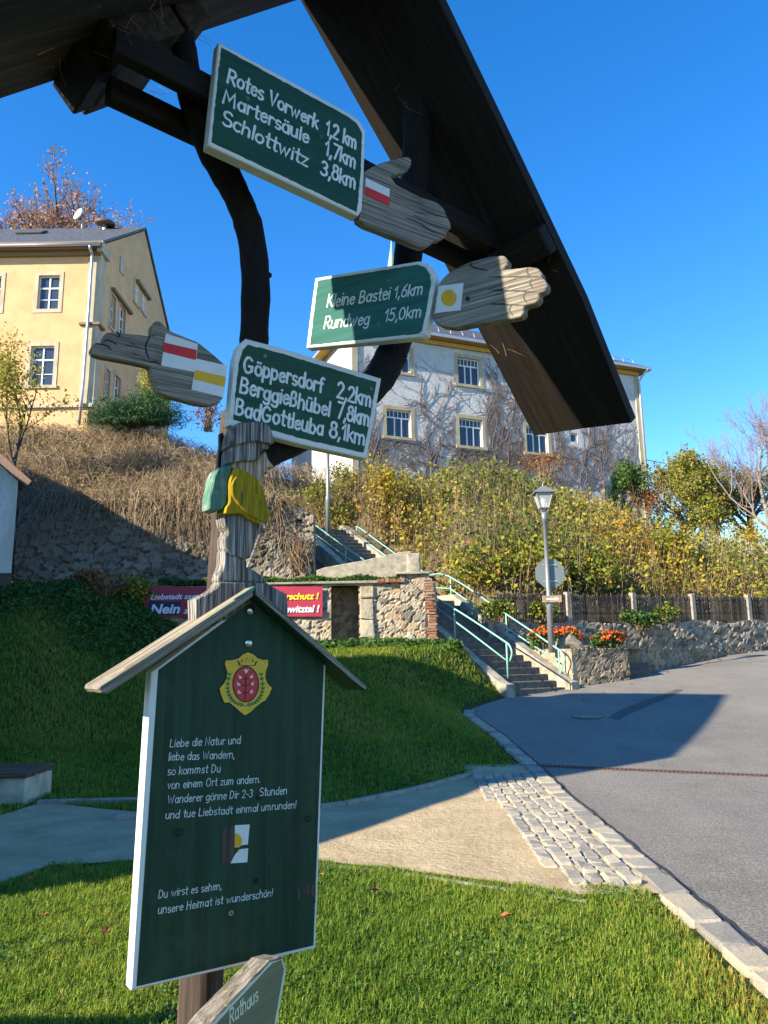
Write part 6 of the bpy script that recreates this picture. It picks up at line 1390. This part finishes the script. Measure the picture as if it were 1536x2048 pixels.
M['bark_birch'] = plain('pale bark', (.36, .33, .27), .95, var=.4, sc=7, bd=.02)
M['bark_mid'] = plain('pale grey brown bark', (.20, .17, .14), .95, var=.35, sc=7, bd=.02)
M['twig_purple'] = plain('purple brown twigs', (.20, .145, .125), .95, var=.3)
def hit_hill(u, v):
    r = ray(u, v); t = 20.0
    while t < 90:
        q = CAM + r * t
        if q[2] <= float(hill_z(q[0], q[1])): return q
        t += .1
    return CAM + r * 40
# thicket of stems on the right hand slope
R_ = np.random.RandomState(41); n = 6500
X = R_.uniform(-1.0, 26, n); Y = R_.uniform(24.2, 37.5, n)
yb = 23.6 + (X - 4.2) * .498 + .7; ok = Y > np.maximum(yb, 25.0)
ok &= ~on_stairs(X, Y, .7) & (Y > hill_yb(X) + .25); ok &= Y < FG.o[1] + (X - FG.o[0]) * .414 - .3 + 50 * (X > 17)
ok &= (X > -.9); X, Y = X[ok], Y[ok]; n = len(X); Z = hill_z(X, Y)
patch = .5 + .5 * np.sin(X * .9 + 1.3 * np.sin(Y * .6)) * np.cos(Y * .75 + X * .21)
dens = R_.rand(n) < .65 + .5 * patch; X, Y, Z, patch = X[dens], Y[dens], Z[dens], patch[dens]; n = len(X)
h = (.9 + 1.3 * R_.rand(n)) * (.7 + .5 * patch) * (1 - .35 * sstep(5, 10, Y - hill_yb(X))); lean = R_.normal(0, .16, (n, 2)); t_ = np.linspace(0, 1, 5)
paths = np.stack([X[:, None] + lean[:, :1] * h[:, None] * t_ ** 1.3, Y[:, None] + (lean[:, 1:] - .08) * h[:, None] * t_ ** 1.3, Z[:, None] - .1 + h[:, None] * t_], -1)
o = strand_obj('thicket_stems', paths, .007 + .007 * R_.rand(n), R_.rand(n), M['stem']); tag(o, 'dense upright reddish brown sapling stems covering the slope under the grey house', 'thicket', kind='stuff')
cl = Cloud(); per = 16; k = R_.randint(0, n, n * per); f = R_.rand(n * per) ** .7; base_ = paths[k, 0] + (paths[k, 4] - paths[k, 0]) * f[:, None] + R_.normal(0, .13, (n * per, 3))
pt = patch[k]; keep = R_.rand(n * per) < .35 + .75 * pt * (.5 + .5 * np.sin(base_[:, 0] * 2.1) * np.sin(base_[:, 1] * 1.7 + base_[:, 2])); 
col = .50 + .22 * np.sin(base_[:, 0] * .55 + 2) + .16 * np.sin(base_[:, 1] * 1.1) + R_.normal(0, .17, n * per)
cl.leaves(base_[keep], .14, R_, col[keep], .6, .8); o = cl.build('thicket_leaves', M['leaf_mix']); tag(o, 'yellow green autumn leaves of the sapling thicket on the slope', 'foliage', kind='stuff')
# dry grass and litter under it
n = 9000; X = R_.uniform(-2.5, 26, n); Y = R_.uniform(24.6, 38, n); ok = Y > np.maximum(23.6 + (X - 4.2) * .498 + .6, 25.0)
ok &= ~on_stairs(X, Y, .5) & (Y > hill_yb(X) + .1); X, Y = X[ok], Y[ok]; n = len(X); Z = hill_z(X, Y)
L = .3 + .5 * R_.rand(n); ang = R_.uniform(0, 2 * pi, n); t_ = np.linspace(0, 1, 4); paths = np.stack([X[:, None] + np.cos(ang)[:, None] * L[:, None] * t_ * .8, Y[:, None] + np.sin(ang)[:, None] * L[:, None] * t_ * .8, Z[:, None] + L[:, None] * np.sin(t_ * 2.2) * .6], -1)
tag(strand_obj('dry_undergrowth', paths, .006 + .006 * R_.rand(n), R_.rand(n), M['bramble']), 'dry brown undergrowth on the slope', 'undergrowth', kind='stuff')
# bramble tangle on the left bank, hanging over the retaining wall
n = 11000; X = R_.uniform(-16.5, -.6, n); Y = 25.1 + 8.6 * R_.rand(n) ** 1.15
ok = ~on_stairs(X, Y, .8) & ~((X > -2.9) & (Y < 27.0)); X, Y = X[ok], Y[ok]; n = len(X); Z = hill_z(X, np.maximum(Y, 25.7)) + .05
L = .5 + 1.1 * R_.rand(n); ang = np.where(R_.rand(n) < .55, R_.normal(-pi / 2, .9, n), R_.uniform(0, 2 * pi, n)); m_ = 8; t_ = np.linspace(0, 1, m_)
amp = (.25 + .75 * R_.rand(n)) * (.8 + .35 * np.sin(X * 1.1) * np.cos(Y * .8)); curl = R_.normal(0, .8, n)
aa = ang[:, None] + curl[:, None] * t_; sx = np.cumsum(np.cos(aa), 1) * L[:, None] / m_; sy = np.cumsum(np.sin(aa), 1) * L[:, None] / m_
PX, PYy = X[:, None] + sx, Y[:, None] + sy; gz_ = hill_z(PX, np.maximum(PYy, 25.7)); hang = np.clip(25.15 - PYy, 0, 2)
PZz = Z[:, None] * .4 + gz_ * .6 + amp[:, None] * np.sin(t_ * pi * .9) - hang * 1.9; PYy = np.maximum(PYy, 24.75 - .25 * R_.rand(n)[:, None])
paths = np.stack([PX, PYy, PZz], -1) + np.cumsum(R_.normal(0, .022, (n, m_, 3)), 1)
tag(strand_obj('bramble_tangle', paths, .007 + .007 * R_.rand(n), np.clip(R_.normal(.5, .25, n), 0, 1), M['bramble']), 'tangled dry brown bramble stems covering the bank above the tall wall', 'bramble', kind='stuff')
# trailing stems over the wall face
n = 900; X = R_.uniform(-11.5, -2.6, n); L = (.5 + 1.5 * R_.rand(n)) * (.6 + .5 * np.sin(X * .8)); m_ = 7; t_ = np.linspace(0, 1, m_); paths = np.stack([X[:, None] + np.cumsum(R_.normal(0, .07, (n, m_)), 1), 25.12 - .05 * R_.rand(n)[:, None] + 0 * t_ - .18 * np.sin(t_ * 3) * R_.rand(n)[:, None], ztu + .25 - L[:, None] * t_ ** 1.2], -1)
tag(strand_obj('trailing_bramble', paths, .006 + .006 * R_.rand(n), R_.rand(n), M['bramble']), 'dry stems trailing down the face of the tall stone wall', 'bramble', kind='stuff')
cl = Cloud(); n = 2600; X = R_.uniform(-15.5, -1.5, n); Y = 25 + 8 * R_.rand(n); ok = ~on_stairs(X, Y, .6); X, Y = X[ok], Y[ok]; n = len(X)
C_ = np.stack([X, Y, hill_z(X, np.maximum(Y, 25.7)) + .25 + .5 * R_.rand(n)], 1); cl.leaves(C_, .10, R_, R_.normal(.62, .2, n)); n = 500; cl.leaves(np.stack([R_.uniform(-10.5, -2.7, n), np.full(n, 25.02), ztu - 1.9 * R_.rand(n) ** 1.5 + .2], 1), .10, R_, R_.normal(.6, .2, n)); tag(cl.build('bramble_leaves', M['leaf_mix']), 'sparse yellow leaves left on the bramble bank', 'foliage', kind='stuff')
def shrub(label, cat, base, rx, ry, rz, nl, size, mat, seed, name='shrub', group=None, stems=40, tmu=.5, tsd=.22, clump=26, up=0.0, asp=.7):
    R = np.random.RandomState(seed); t = thing(name, label, cat, base, group); base = np.asarray(base, float)
    ce = R.normal(0, 1, (clump, 3)); ce /= np.linalg.norm(ce, axis=1)[:, None]; ce *= (R.rand(clump, 1) ** .4) * np.array([rx, ry, rz]) * .8; ce[:, 2] = np.abs(ce[:, 2]) + .1 * rz if up else ce[:, 2] + rz
    if not up: ce[:, 2] = np.clip(ce[:, 2], .15 * rz, None)
    k = R.randint(0, clump, nl); C_ = base + ce[k] + R.normal(0, 1, (nl, 3)) * np.array([rx, ry, rz]) * .17
    C_[:, 2] = np.maximum(C_[:, 2], base[2] + .02); cl = Cloud(); cl.leaves(C_, size, R, np.clip(R.normal(tmu, tsd, nl) + R.normal(0, .12, clump)[k], 0, 1), .5, asp); cl.build('foliage', mat, t)
    if stems:
        m_ = 5; t_ = np.linspace(0, 1, m_); kk = R.randint(0, clump, stems); tip = ce[kk] * (.8 + .4 * R.rand(stems, 1)); st = R.normal(0, .12, (stems, 3)) * np.array([rx, ry, 0])
        paths = base + st[:, None] + tip[:, None] * t_[None, :, None] ** np.array([1.3, 1.3, .85])[None, None]; strand_obj('stems', paths, .008 + .008 * R.rand(stems), R.rand(stems), M['stem'], t)
    return t
def at_hill(u, v): q = hit_hill(u, v); return q
# distinct shrubs on the slope
for i, (u, v, rx, rz, mat, lab, nl, sz) in enumerate([
    (772, 1030, .9, 1.0, 'leaf_gold', 'orange yellow shrub left of the thicket, near the upper handrail', 1500, .12),
    (690, 1000, .7, .9, 'leaf_mix', 'yellow green shrub beside the far street lamp', 900, .11),
    (1265, 1000, 1.1, 1.2, 'leaf_green', 'bright green bush against the right corner of the grey house', 2200, .13),
    (1060, 1175, 1.5, 1.0, 'leaf_mix', 'olive green leafy bush behind the octagonal sign', 1500, .15),
    (1190, 1190, 1.1, .9, 'leaf_mix', 'leafy yellow green bush hanging over the picket fence', 1500, .15),
    (960, 1190, 1.4, 1.0, 'leaf_mix', 'low olive green bush beside the lower handrail', 1100, .14),
    (1330, 1150, 1.3, 1.2, 'leaf_mix', 'broad yellow green shrub above the fence right of the lamp', 2200, .14),
    (1300, 1030, .9, 1.0, 'leaf_rust', 'reddish brown shrub below the house corner', 900, .11),
    (1420, 1080, 1.3, 1.4, 'leaf_mix', 'tall olive shrub under the pollarded trees', 1900, .13),
    (1090, 960, 1.3, .9, 'leaf_rust', 'purple brown bare shrub at the foot of the grey wall', 700, .09),
    (850, 955, 1.0, .9, 'leaf_mix', 'yellowish shrub growing against the grey house wall', 1200, .11),
    (1500, 1120, 1.4, 1.1, 'leaf_gold', 'golden shrub above the fence at the right border', 1700, .12)]):
    p = at_hill(u, v); shrub(lab, 'shrub', p, rx, rx * .8, rz, nl, sz, M[mat], 100 + i, stems=60)
# dwarf pine in front of the yellow house
q = PY(275, 868, 31.5); shrub('bushy green dwarf pine in front of the yellow house', 'pine', (q[0], q[1], q[2] + .4), 2.4, 1.3, 1.35, 11000, .26, M['needle'], 201, 'dwarf_pine', None, 50, .55, .25, 46, 1, .10)
q = PY(310, 800, 33.0); shrub('yellow green bush behind the dwarf pine', 'bush', (q[0], q[1], q[2] - .6), 1.0, .9, 1.2, 1500, .12, M['leaf_birch'], 202, 'bush', None, 40)
q = PY(415, 850, 33.0); shrub('red brown twiggy bush beside the post below the pointing hand', 'bush', (q[0], q[1], q[2] - .3), .8, .7, 1.0, 700, .10, M['leaf_rust'], 203, 'bush', None, 60, .3)
q = PY(575, 905, 29.5); shrub('dry grey twiggy shrub right of the carved hiker', 'shrub', (q[0], q[1], float(hill_z(q[0], q[1]))), 1.5, .9, 1.0, 700, .08, M['leaf_birch'], 204, 'shrub', None, 320)
q = PY(652, 960, 31.5); shrub('tall brownish yellow bush in front of the grey house corner', 'bush', (q[0], q[1], float(hill_z(q[0], q[1]))), 1.7, .9, 1.45, 2600, .11, M['leaf_birch'], 205, 'bush', None, 200, .35, .25)
# spruce sapling
p = at_hill(1238, 1052); sp_ = thing('spruce', 'small dark green spruce in front of the grey house corner', 'conifer', p); Hs = 3.0
cl = Cloud(); R = np.random.RandomState(5); nlv = 15
for i in range(nlv):
    z = Hs * (.06 + .92 * i / nlv); rr = .95 * (1 - i / nlv) ** .9 + .06
    for b in range(9):
        a = R.uniform(0, 2 * pi); k = 46; f = R.rand(k) ** .7; C_ = p + np.stack([np.cos(a) * rr * f, np.sin(a) * rr * f, z - .22 * rr * f + .05 * R.normal(0, 1, k)], 1) + R.normal(0, .05, (k, 3)); cl.leaves(C_, .15, R, R.normal(.5, .25, k), .3, .22)
cl.build('needles', M['needle_dark'], sp_); mb = MB(); mb.tube([p - [0, 0, .1], p + [0, 0, Hs]], [.06, .01], 6); mb.build('trunk', M['bark'], sp_)
def tree(name, label, base, H, r, seed, mat_bark, leaf=None, nleaf=0, lsize=.12, spread=.5, depth=4, first=.3, group=None, tmu=.5, up=.25, trunks=1, twigmat=None, minr=.012, ltip=2):
    R = np.random.RandomState(seed); base = np.asarray(base, float); t = thing(name, label, 'tree', base, group); big = MB(); tw = []; twr = []; tips = []
    def br(p, d, L, r0, dep):
        k = 5; pts = [p]; dd = d
        for i in range(k):
            dd = dd + R.normal(0, .13 if dep else .05, 3) + np.array([0, 0, up * .25 * (1 if dep else 0)]); dd = dd / np.linalg.norm(dd); pts.append(pts[-1] + dd * L / k)
        rad = np.linspace(r0, r0 * (.55 if dep < depth else .3), k + 1)
        if dep <= 2: big.tube(pts, list(np.maximum(rad, minr)), 7 if dep == 0 else 5, False)
        else: tw.append(pts); twr.append(max(r0, minr))
        if dep >= ltip: tips.extend(pts[2:])
        if dep < depth:
            nb = R.randint(4, 7) if dep == 0 else R.randint(3, 5)
            for j in range(nb):
                f = first + (1 - first) * (j + R.rand()) / nb if dep == 0 else .25 + .75 * (j + R.rand()) / nb
                i = min(int(f * k), k - 1); q = pts[i] + (pts[i + 1] - pts[i]) * (f * k - i); ax = R.normal(0, 1, 3); ax -= dd * (ax @ dd); ax /= np.linalg.norm(ax)
                nd = dd * (1 - spread * .6) + ax * (spread + .2 * R.rand()); nd /= np.linalg.norm(nd)
                br(q, nd, L * (.50 + .22 * R.rand()) * (1.0 if dep else (1.15 - .45 * f)), r0 * (.42 + .15 * R.rand()), dep + 1)
            if dep: br(pts[-1], dd, L * .6, rad[-1], dep + 1)
    for i in range(trunks):
        d = np.array([0, 0, 1.0]) + (R.normal(0, .16, 3) if trunks > 1 else R.normal(0, .03, 3)); br(base + (R.normal(0, .3, 3) * [1, 1, 0] if trunks > 1 else 0) - [0, 0, .2], d / np.linalg.norm(d), H * .62, r, 0)
    big.build('trunk', mat_bark, t, None, True)
    if tw: strand_obj('twigs', np.array(tw), np.array(twr), R.rand(len(tw)), twigmat or mat_bark, t)
    if leaf is not None:
        tp = np.array(tips); k = R.randint(0, len(tp), nleaf); cl = Cloud(); cl.leaves(tp[k] + R.normal(0, .16, (nleaf, 3)), lsize, R, np.clip(R.normal(tmu, .22, nleaf), 0, 1), .3, .7); cl.build('crown', leaf, t)
    return t
b = PY(112, 470, 62); tree('autumn_tree', 'tall half bare rust coloured tree rising behind the yellow house roof', (b[0] + .5, 62, b[2] - 13.2), 16.0, .30, 12, M['bark'], M['leaf_tan'], 9000, .24, .68, 4, .35, None, .5, .3, 3, M['twig_purple'], .03)
b = PY(24, 925, 27.5); tree('birch', 'slim birch with sparse yellow leaves at the left border before the yellow house', (b[0], 27.5, float(hill_z(b[0], 27.5))), 5.6, .09, 23, M['bark'], M['leaf_birch'], 2600, .11, .42, 3, .15, None, .6, .35, 1, M['bark'], .008, 1)
b = PY(1432, 1035, 41); tree('pollard_tree', 'pollarded tree with thick dark trunk and yellow green crown right of the grey house', (b[0], 41, float(hill_z(b[0], 41)) - .2), 5.6, .26, 31, M['bark'], M['leaf_birch'], 11000, .13, .62, 4, .45, 'pollarded trees', .35, .5, 1, M['twig_purple'], .014)
b = PY(1500, 1040, 43); tree('pollard_tree', 'second pollarded tree with sparse grey twigs at the right border', (b[0], 43, float(hill_z(b[0], 43)) - .2), 5.2, .24, 34, M['bark'], M['leaf_birch'], 5000, .13, .62, 4, .45, 'pollarded trees', .3, .5, 1, M['twig_purple'], .014)
b = PY(1532, 1010, 39); tree('bare_tree', 'tall leafless tree with pale trunk and purplish twigs at the right border', (b[0] + .3, 39, float(hill_z(b[0], 39)) - .2), 9.0, .12, 37, M['bark_mid'], None, 0, .1, .55, 5, .3, None, .5, .5, 1, M['twig_purple'], .008)
b = PY(1375, 960, 60); tree('leafy_tree', 'rounded tree with thinning yellow leaves behind the power cables', (b[0], 60, float(hill_z(b[0], 60)) - 1), 10.5, .3, 44, M['bark'], M['leaf_birch'], 6500, .2, .6, 4, .3, None, .45, .4, 2, M['twig_purple'], .02)
# pale picket fence on the crest at the right
A = PY(1440, 1062, 38.0); t = thing('garden_fence', 'pale wooden garden fence on the crest below the right trees', 'fence', (A[0] + 1.5, 38, A[2] - .6))
mb = MB(); x = A[0] - 1.5
while x < A[0] + 7: z = float(hill_z(x, 38)); mb.box((x, 38, z + .5), (.035, .015, .55 + R_.normal(0, .02))); x += .13
mb.build('picket_panel', M['pale_trim'], t); mb = MB(); mb.beam((A[0] - 1.5, 38.03, float(hill_z(A[0] - 1.5, 38)) + .7), (A[0] + 7, 38.03, float(hill_z(A[0] + 7, 38)) + .7), .015, .04); mb.build('fence_rail', M['pale_trim'], t)
# geraniums and stump on the planter
for i, (u, v, Y, rx, rz, lab) in enumerate([(1092, 1288, 22.2, .55, .36, 'scarlet geraniums beside the lamp post base'), (1137, 1283, 22.7, .38, .34, 'scarlet geraniums behind the tree stump right of the lamp'), (1222, 1296, 23.6, .58, .30, 'orange red geraniums in the gap between planter walls')]):
    p = PY(u, v, Y); p[2] = 1.76; t = shrub(lab, 'flowers', p, rx, .4, rz, 900, .10, M['leaf_green'], 300 + i, 'geranium', None, 12, .6); R = np.random.RandomState(i); cl = Cloud(); n = 60
    d = R.normal(0, 1, (n, 3)); d[:, 2] = np.abs(d[:, 2]) + .2; d[:, 1] -= .4; d /= np.linalg.norm(d, axis=1)[:, None]; ce = p + d * np.array([rx, .42, rz]) * 1.02 + [0, 0, rz * .85]; k = R.randint(0, n, n * 9); cl.leaves(ce[k] + R.normal(0, .028, (n * 9, 3)), .055, R, R.rand(n * 9), .2, .9); cl.build('blossoms', M['petal'], t)
p = PY(1136, 1296, 21.9); p[2] = 1.75; t = thing('tree_stump', 'grey weathered tree stump lying on the planter right of the lamp', 'stump', p); mb = MB(); mb.tube([p + [-.32, 0, -.05], p + [-.15, .05, .18], p + [.05, .05, .26], p + [.3, 0, .10], p + [.42, -.05, -.05]], [.14, .2, .22, .16, .06], 9); mb.build('wood', M['grey_wood'], t)
# terrace grass fringe, ivy and ground cover on the left bank
cl = Cloud(); R = np.random.RandomState(61); n = 7000; X = R.uniform(-6.3, 1.35, n); Y = YW + .02 + 1.4 * R.rand(n) ** 1.5; cl.leaves(np.stack([X, Y, zt + .02 + .09 * (Y - YW) + .16 * R.rand(n) * (.6 + .6 * np.sin(X * 2.3) ** 2)], 1), .11, R, R.normal(.75, .2, n), .2, .4); tag(cl.build('terrace_grass', M['leaf_dark']), 'green weeds fringing the top of the low wall', 'weeds', kind='stuff')
cl = Cloud(); n = 26000; X = R.uniform(-11, -3.2, n); Y = R.uniform(17.0, 21.4, n); ok = R.rand(n) < sstep(17.0, 19.5, Y + .5 * np.sin(X * 1.7)) * sstep(-2.8, -5.0, X + .35 * (21 - Y)); X, Y = X[ok], Y[ok]; cl.leaves(np.stack([X, Y, lawn_z(X, Y) + .15 * R.rand(len(X)) * (.6 + .8 * np.sin(X * 1.9 + Y) ** 2)], 1), .095, R, R.normal(.62, .22, len(X)), .9, .8); tag(cl.build('ground_cover', M['leaf_dark']), 'dark leafy ground cover on the shaded left bank', 'ground cover', kind='stuff')
p = PY(205, 1165, 21.6); shrub('rust red and green cotoneaster bush at the left end of the low wall', 'shrub', (p[0], 21.3, p[2] - .5), 1.1, .6, .45, 1500, .10, M['leaf_rust'], 401, 'shrub', None, 30, .3, .25)
p = PY(270, 1185, 21.3); shrub('yellowish bush hanging over the low wall left of the banner', 'shrub', (p[0], 21.2, p[2] - .5), .7, .5, .5, 1100, .10, M['leaf_mix'], 402, 'shrub', None, 30, .45, .25)
p = PY(195, 1250, 20.3); shrub('dry brown tangle of stems on the shaded bank', 'shrub', (p[0], 20.3, float(lawn_z(p[0], 20.3))), .9, .6, .35, 250, .08, M['leaf_rust'], 403, 'shrub', None, 220, .3, .25)
p = PY(596, 1115, 25.0); shrub('reddish dry twigs hanging at the right end of the tall wall', 'shrub', (p[0], 24.95, p[2] - .5), .7, .25, .7, 60, .07, M['leaf_rust'], 404, 'shrub', None, 160, .5, .2)
p = frw.w(frw.px(1275, 1235)[0], 2.75, .1); shrub('ivy and weeds hanging over the garden wall below the fence', 'ivy', (p[0], p[1] - .1, p[2] - .35), .9, .2, .35, 700, .12, M['leaf_green'], 405, 'ivy', None, 20)
for i, (u, lab, rx) in enumerate([(1000, 'leafy shrub growing through the dark fence beside the long handrail', .8), (1085, 'yellow green shrub hanging in front of the fence behind the lamp post', .7), (1330, 'small yellowish bush leaning over the fence right of the geraniums', .6)]):
    p = frw.w(frw.px(u, 1225)[0], 2.62, -.12); shrub(lab, 'shrub', p, rx, .22, .38, 700, .10, M['leaf_mix'], 420 + i, 'shrub', None, 40, .3, .25)
# ------------------------------------------------------------------ grass
M['grass'] = leafmat('lawn grass blades', [(0, (.030, .075, .010)), (.45, (.105, .205, .018)), (.75, (.26, .34, .034)), (.9, (.33, .31, .06)), (1, (.42, .30, .05))], .42, .5)
def blades(X, Y, Z, h, w, tint, R, lean=.5):
    n = len(X); a = R.uniform(0, 2 * pi, n); d = np.stack([np.cos(a), np.sin(a), 0 * a], 1); sd = np.stack([-np.sin(a), np.cos(a), 0 * a], 1); B = np.stack([X, Y, Z], 1); le = lean * R.rand(n)
    m1 = B + d * (h * le * .35)[:, None] + np.array([0, 0, 1.0]) * (h * .6)[:, None]; tp = B + d * (h * le)[:, None] + np.array([0, 0, 1.0]) * (h * (1 - .35 * le))[:, None]; s = sd * (w / 2)[:, None]
    V = np.stack([B - s, B + s, m1 + s * .75, m1 - s * .75, tp], 1).reshape(-1, 3); i = np.arange(n)[:, None] * 5; F = np.concatenate([i + np.array([[0, 1, 2]]), i + np.array([[0, 2, 3]]), i + np.array([[3, 2, 4]])], 0); return V, F, np.repeat(tint, 5)
R = np.random.RandomState(71)
def lawn(n, x0, x1, y0, y1, hb, wb, dens=None, yp=1.0, tb=.55):
    X = R.uniform(x0, x1, n); Y = y0 + (y1 - y0) * R.rand(n) ** yp
    ok = (X < kerb_x(Y) - .26) & ~inpoly(X, Y, gp2); lim = np.where((Y > 5.8) & (Y < 11.2), sett_left(Y) - .02, 9); ok &= X < lim
    near_e = np.clip((kerb_x(Y) - .26 - X) / (.30 + .15 * np.sin(Y * 5)), 0, 1); ok &= R.rand(n) < .45 + .55 * near_e
    X, Y, near_e = X[ok], Y[ok], near_e[ok]; c = .5 + .5 * np.sin(X * 6.1 + 2 * np.sin(Y * 4.3)) * np.sin(Y * 5.2 + 1.7 * np.sin(X * 3.1)); c2 = .5 + .5 * np.sin(X * 17 + Y * 3) * np.sin(Y * 15 - X * 4)
    h = hb * (.45 + .5 * c + .35 * c2) * (.6 + .7 * R.rand(len(X))); w = wb * (.6 + .8 * R.rand(len(X)))
    yel = (1 - near_e) * sstep(7.2, 6.0, Y) * .38 * (R.rand(len(X)) < .7); ti = np.clip(tb + .14 * (c2 - .5) + .10 * np.sin(X * 2.3 + Y * 1.1) + R.normal(0, .13, len(X)) + yel, 0, 1); ti = np.where((R.rand(len(X)) < .035), .93, ti)
    return blades(X, Y, lawn_z(X, Y) - .012, h, w, ti, R, 1.25)
def join(parts):
    V = []; F = []; T_ = []; o_ = 0
    for v, f, t in parts: V.append(v); F.append(f + o_); T_.append(t); o_ += len(v)
    return np.concatenate(V), np.concatenate(F), np.concatenate(T_)
V, F, T_ = join([lawn(230000, -3.6, 2.0, 2.6, 7.0, .058, .0055, None, 1.15), lawn(90000, -7.5, 2.0, 7.0, 13.5, .085, .011, None, 1.2, .56), lawn(110000, -11.0, 3.0, 13.0, 21.2, .11, .014, None, 1.0, .66)])
tag(obj('grass', V, F, M['grass'], None, None, False, None, {'tint': T_}), 'green lawn grass around the gravel path', 'grass', kind='stuff')
# lush weeds at the foot of the low wall
cl = Cloud(); n = 2600; X = R.uniform(-4, 2.0, n); Y = 21.1 - 1.3 * R.rand(n) ** 2; ok = X < kerb_x(Y) - .5; X, Y = X[ok], Y[ok]; cl.leaves(np.stack([X, Y, lawn_z(X, Y) + .14 * R.rand(len(X))], 1), .14, R, R.normal(.7, .22, len(X)), .7, .7); tag(cl.build('wall_foot_weeds', M['leaf_dark']), 'leafy weeds along the foot of the low stone wall', 'weeds', kind='stuff')
# clover and small weeds in the near lawn
cl = Cloud(); n = 16000; X = R.uniform(-3.4, 1.9, n); Y = 2.8 + 4.0 * R.rand(n); c = np.sin(X * 3.3 + 1.5 * np.sin(Y * 2.1)) * np.sin(Y * 2.9 + X) ; ok = (X < kerb_x(Y) - .3) & ~inpoly(X, Y, gp2) & (c > .15 + .4 * R.rand(n)) & ~((Y > 5.8) & (X > sett_left(Y) - .05)); X, Y = X[ok], Y[ok]
cl.leaves(np.stack([X, Y, lawn_z(X, Y) + .015 + .035 * R.rand(len(X))], 1), .021, R, R.normal(.85, .15, len(X)), 1.6, .9); tag(cl.build('clover', M['leaf_dark']), 'clover and small broad leaved weeds in the near lawn', 'clover', kind='stuff')
# fallen leaves
M['dead_leaf'] = plain('fallen leaf', (.30, .12, .035), .8, var=.3)
for i, (u, v) in enumerate([(752, 1795), (212, 1880), (62, 1770), (1120, 1320), (1415, 1325), (1440, 1320), (840, 1530), (1010, 1850), (640, 1760), (90, 1840), (700, 1560), (880, 1480), (760, 1440), (1205, 1385), (1262, 1368), (1300, 1352), (1335, 1345), (1372, 1333), (1500, 1318), (1165, 1400)]):
    p = road_pt(u, v, .02); s = .045 if v > 1400 else .09; a = R.uniform(0, 6.3); e = np.array([cos(a), sin(a), .1]); f_ = np.array([-sin(a), cos(a), .25])
    V = [p - e * s, p - e * s * .3 + f_ * s * .5, p + e * s * .4 + f_ * s * .45 + [0, 0, .012], p + e * s * 1.1, p + e * s * .4 - f_ * s * .4 + [0, 0, .02], p - e * s * .3 - f_ * s * .5 + [0, 0, .015], p + [0, 0, -.008]]
    V = [q + [0, 0, .05 if v > 1700 else .015] for q in V]; s_ = R.uniform(.6, 1.0) if i > 7 else 1.0; V = [p + (q - p) * s_ for q in V]; o = obj('fallen_leaf', V, [(6, 0, 5), (6, 5, 4), (6, 4, 3), (6, 3, 2), (6, 2, 1), (6, 1, 0)], M['dead_leaf']); tag(o, 'curled orange brown fallen leaf on ' + ('the road by the walls' if 1100 < u else 'the grass'), 'leaf', 'fallen leaves on ' + ('the road' if 1100 < u else 'the grass'))

# dry straw and cobweb wisps caught under the roof
R = np.random.RandomState(88); P_ = []
for (u, v, sp_r, n) in [(215, 40, .10, 26), (190, 95, .05, 8), (330, 30, .06, 10), (300, 160, .03, 5), (1035, 690, .03, 4), (820, 200, .03, 4), (1080, 520, .04, 5)]:
    side = -1 if u < 600 else 1; p, nrm, dn = slope_pt(side, u, v)
    for i in range(n):
        q = p - nrm * (.03 + .06 * R.rand()) + dn * R.normal(0, sp_r) + RN * R.normal(0, sp_r); d = R.normal(0, 1, 3); d /= np.linalg.norm(d); c = R.normal(0, .5, 3); t_ = np.linspace(0, 1, 6)[:, None]; P_.append(q + (d * t_ + c * t_ ** 2 * .6) * (.03 + .06 * R.rand()))
tag(strand_obj('straw_wisps', np.array(P_), .0005 + .0006 * R.rand(len(P_)), .3 + .5 * R.rand(len(P_)), M['bramble'], sp), kind='stuff')
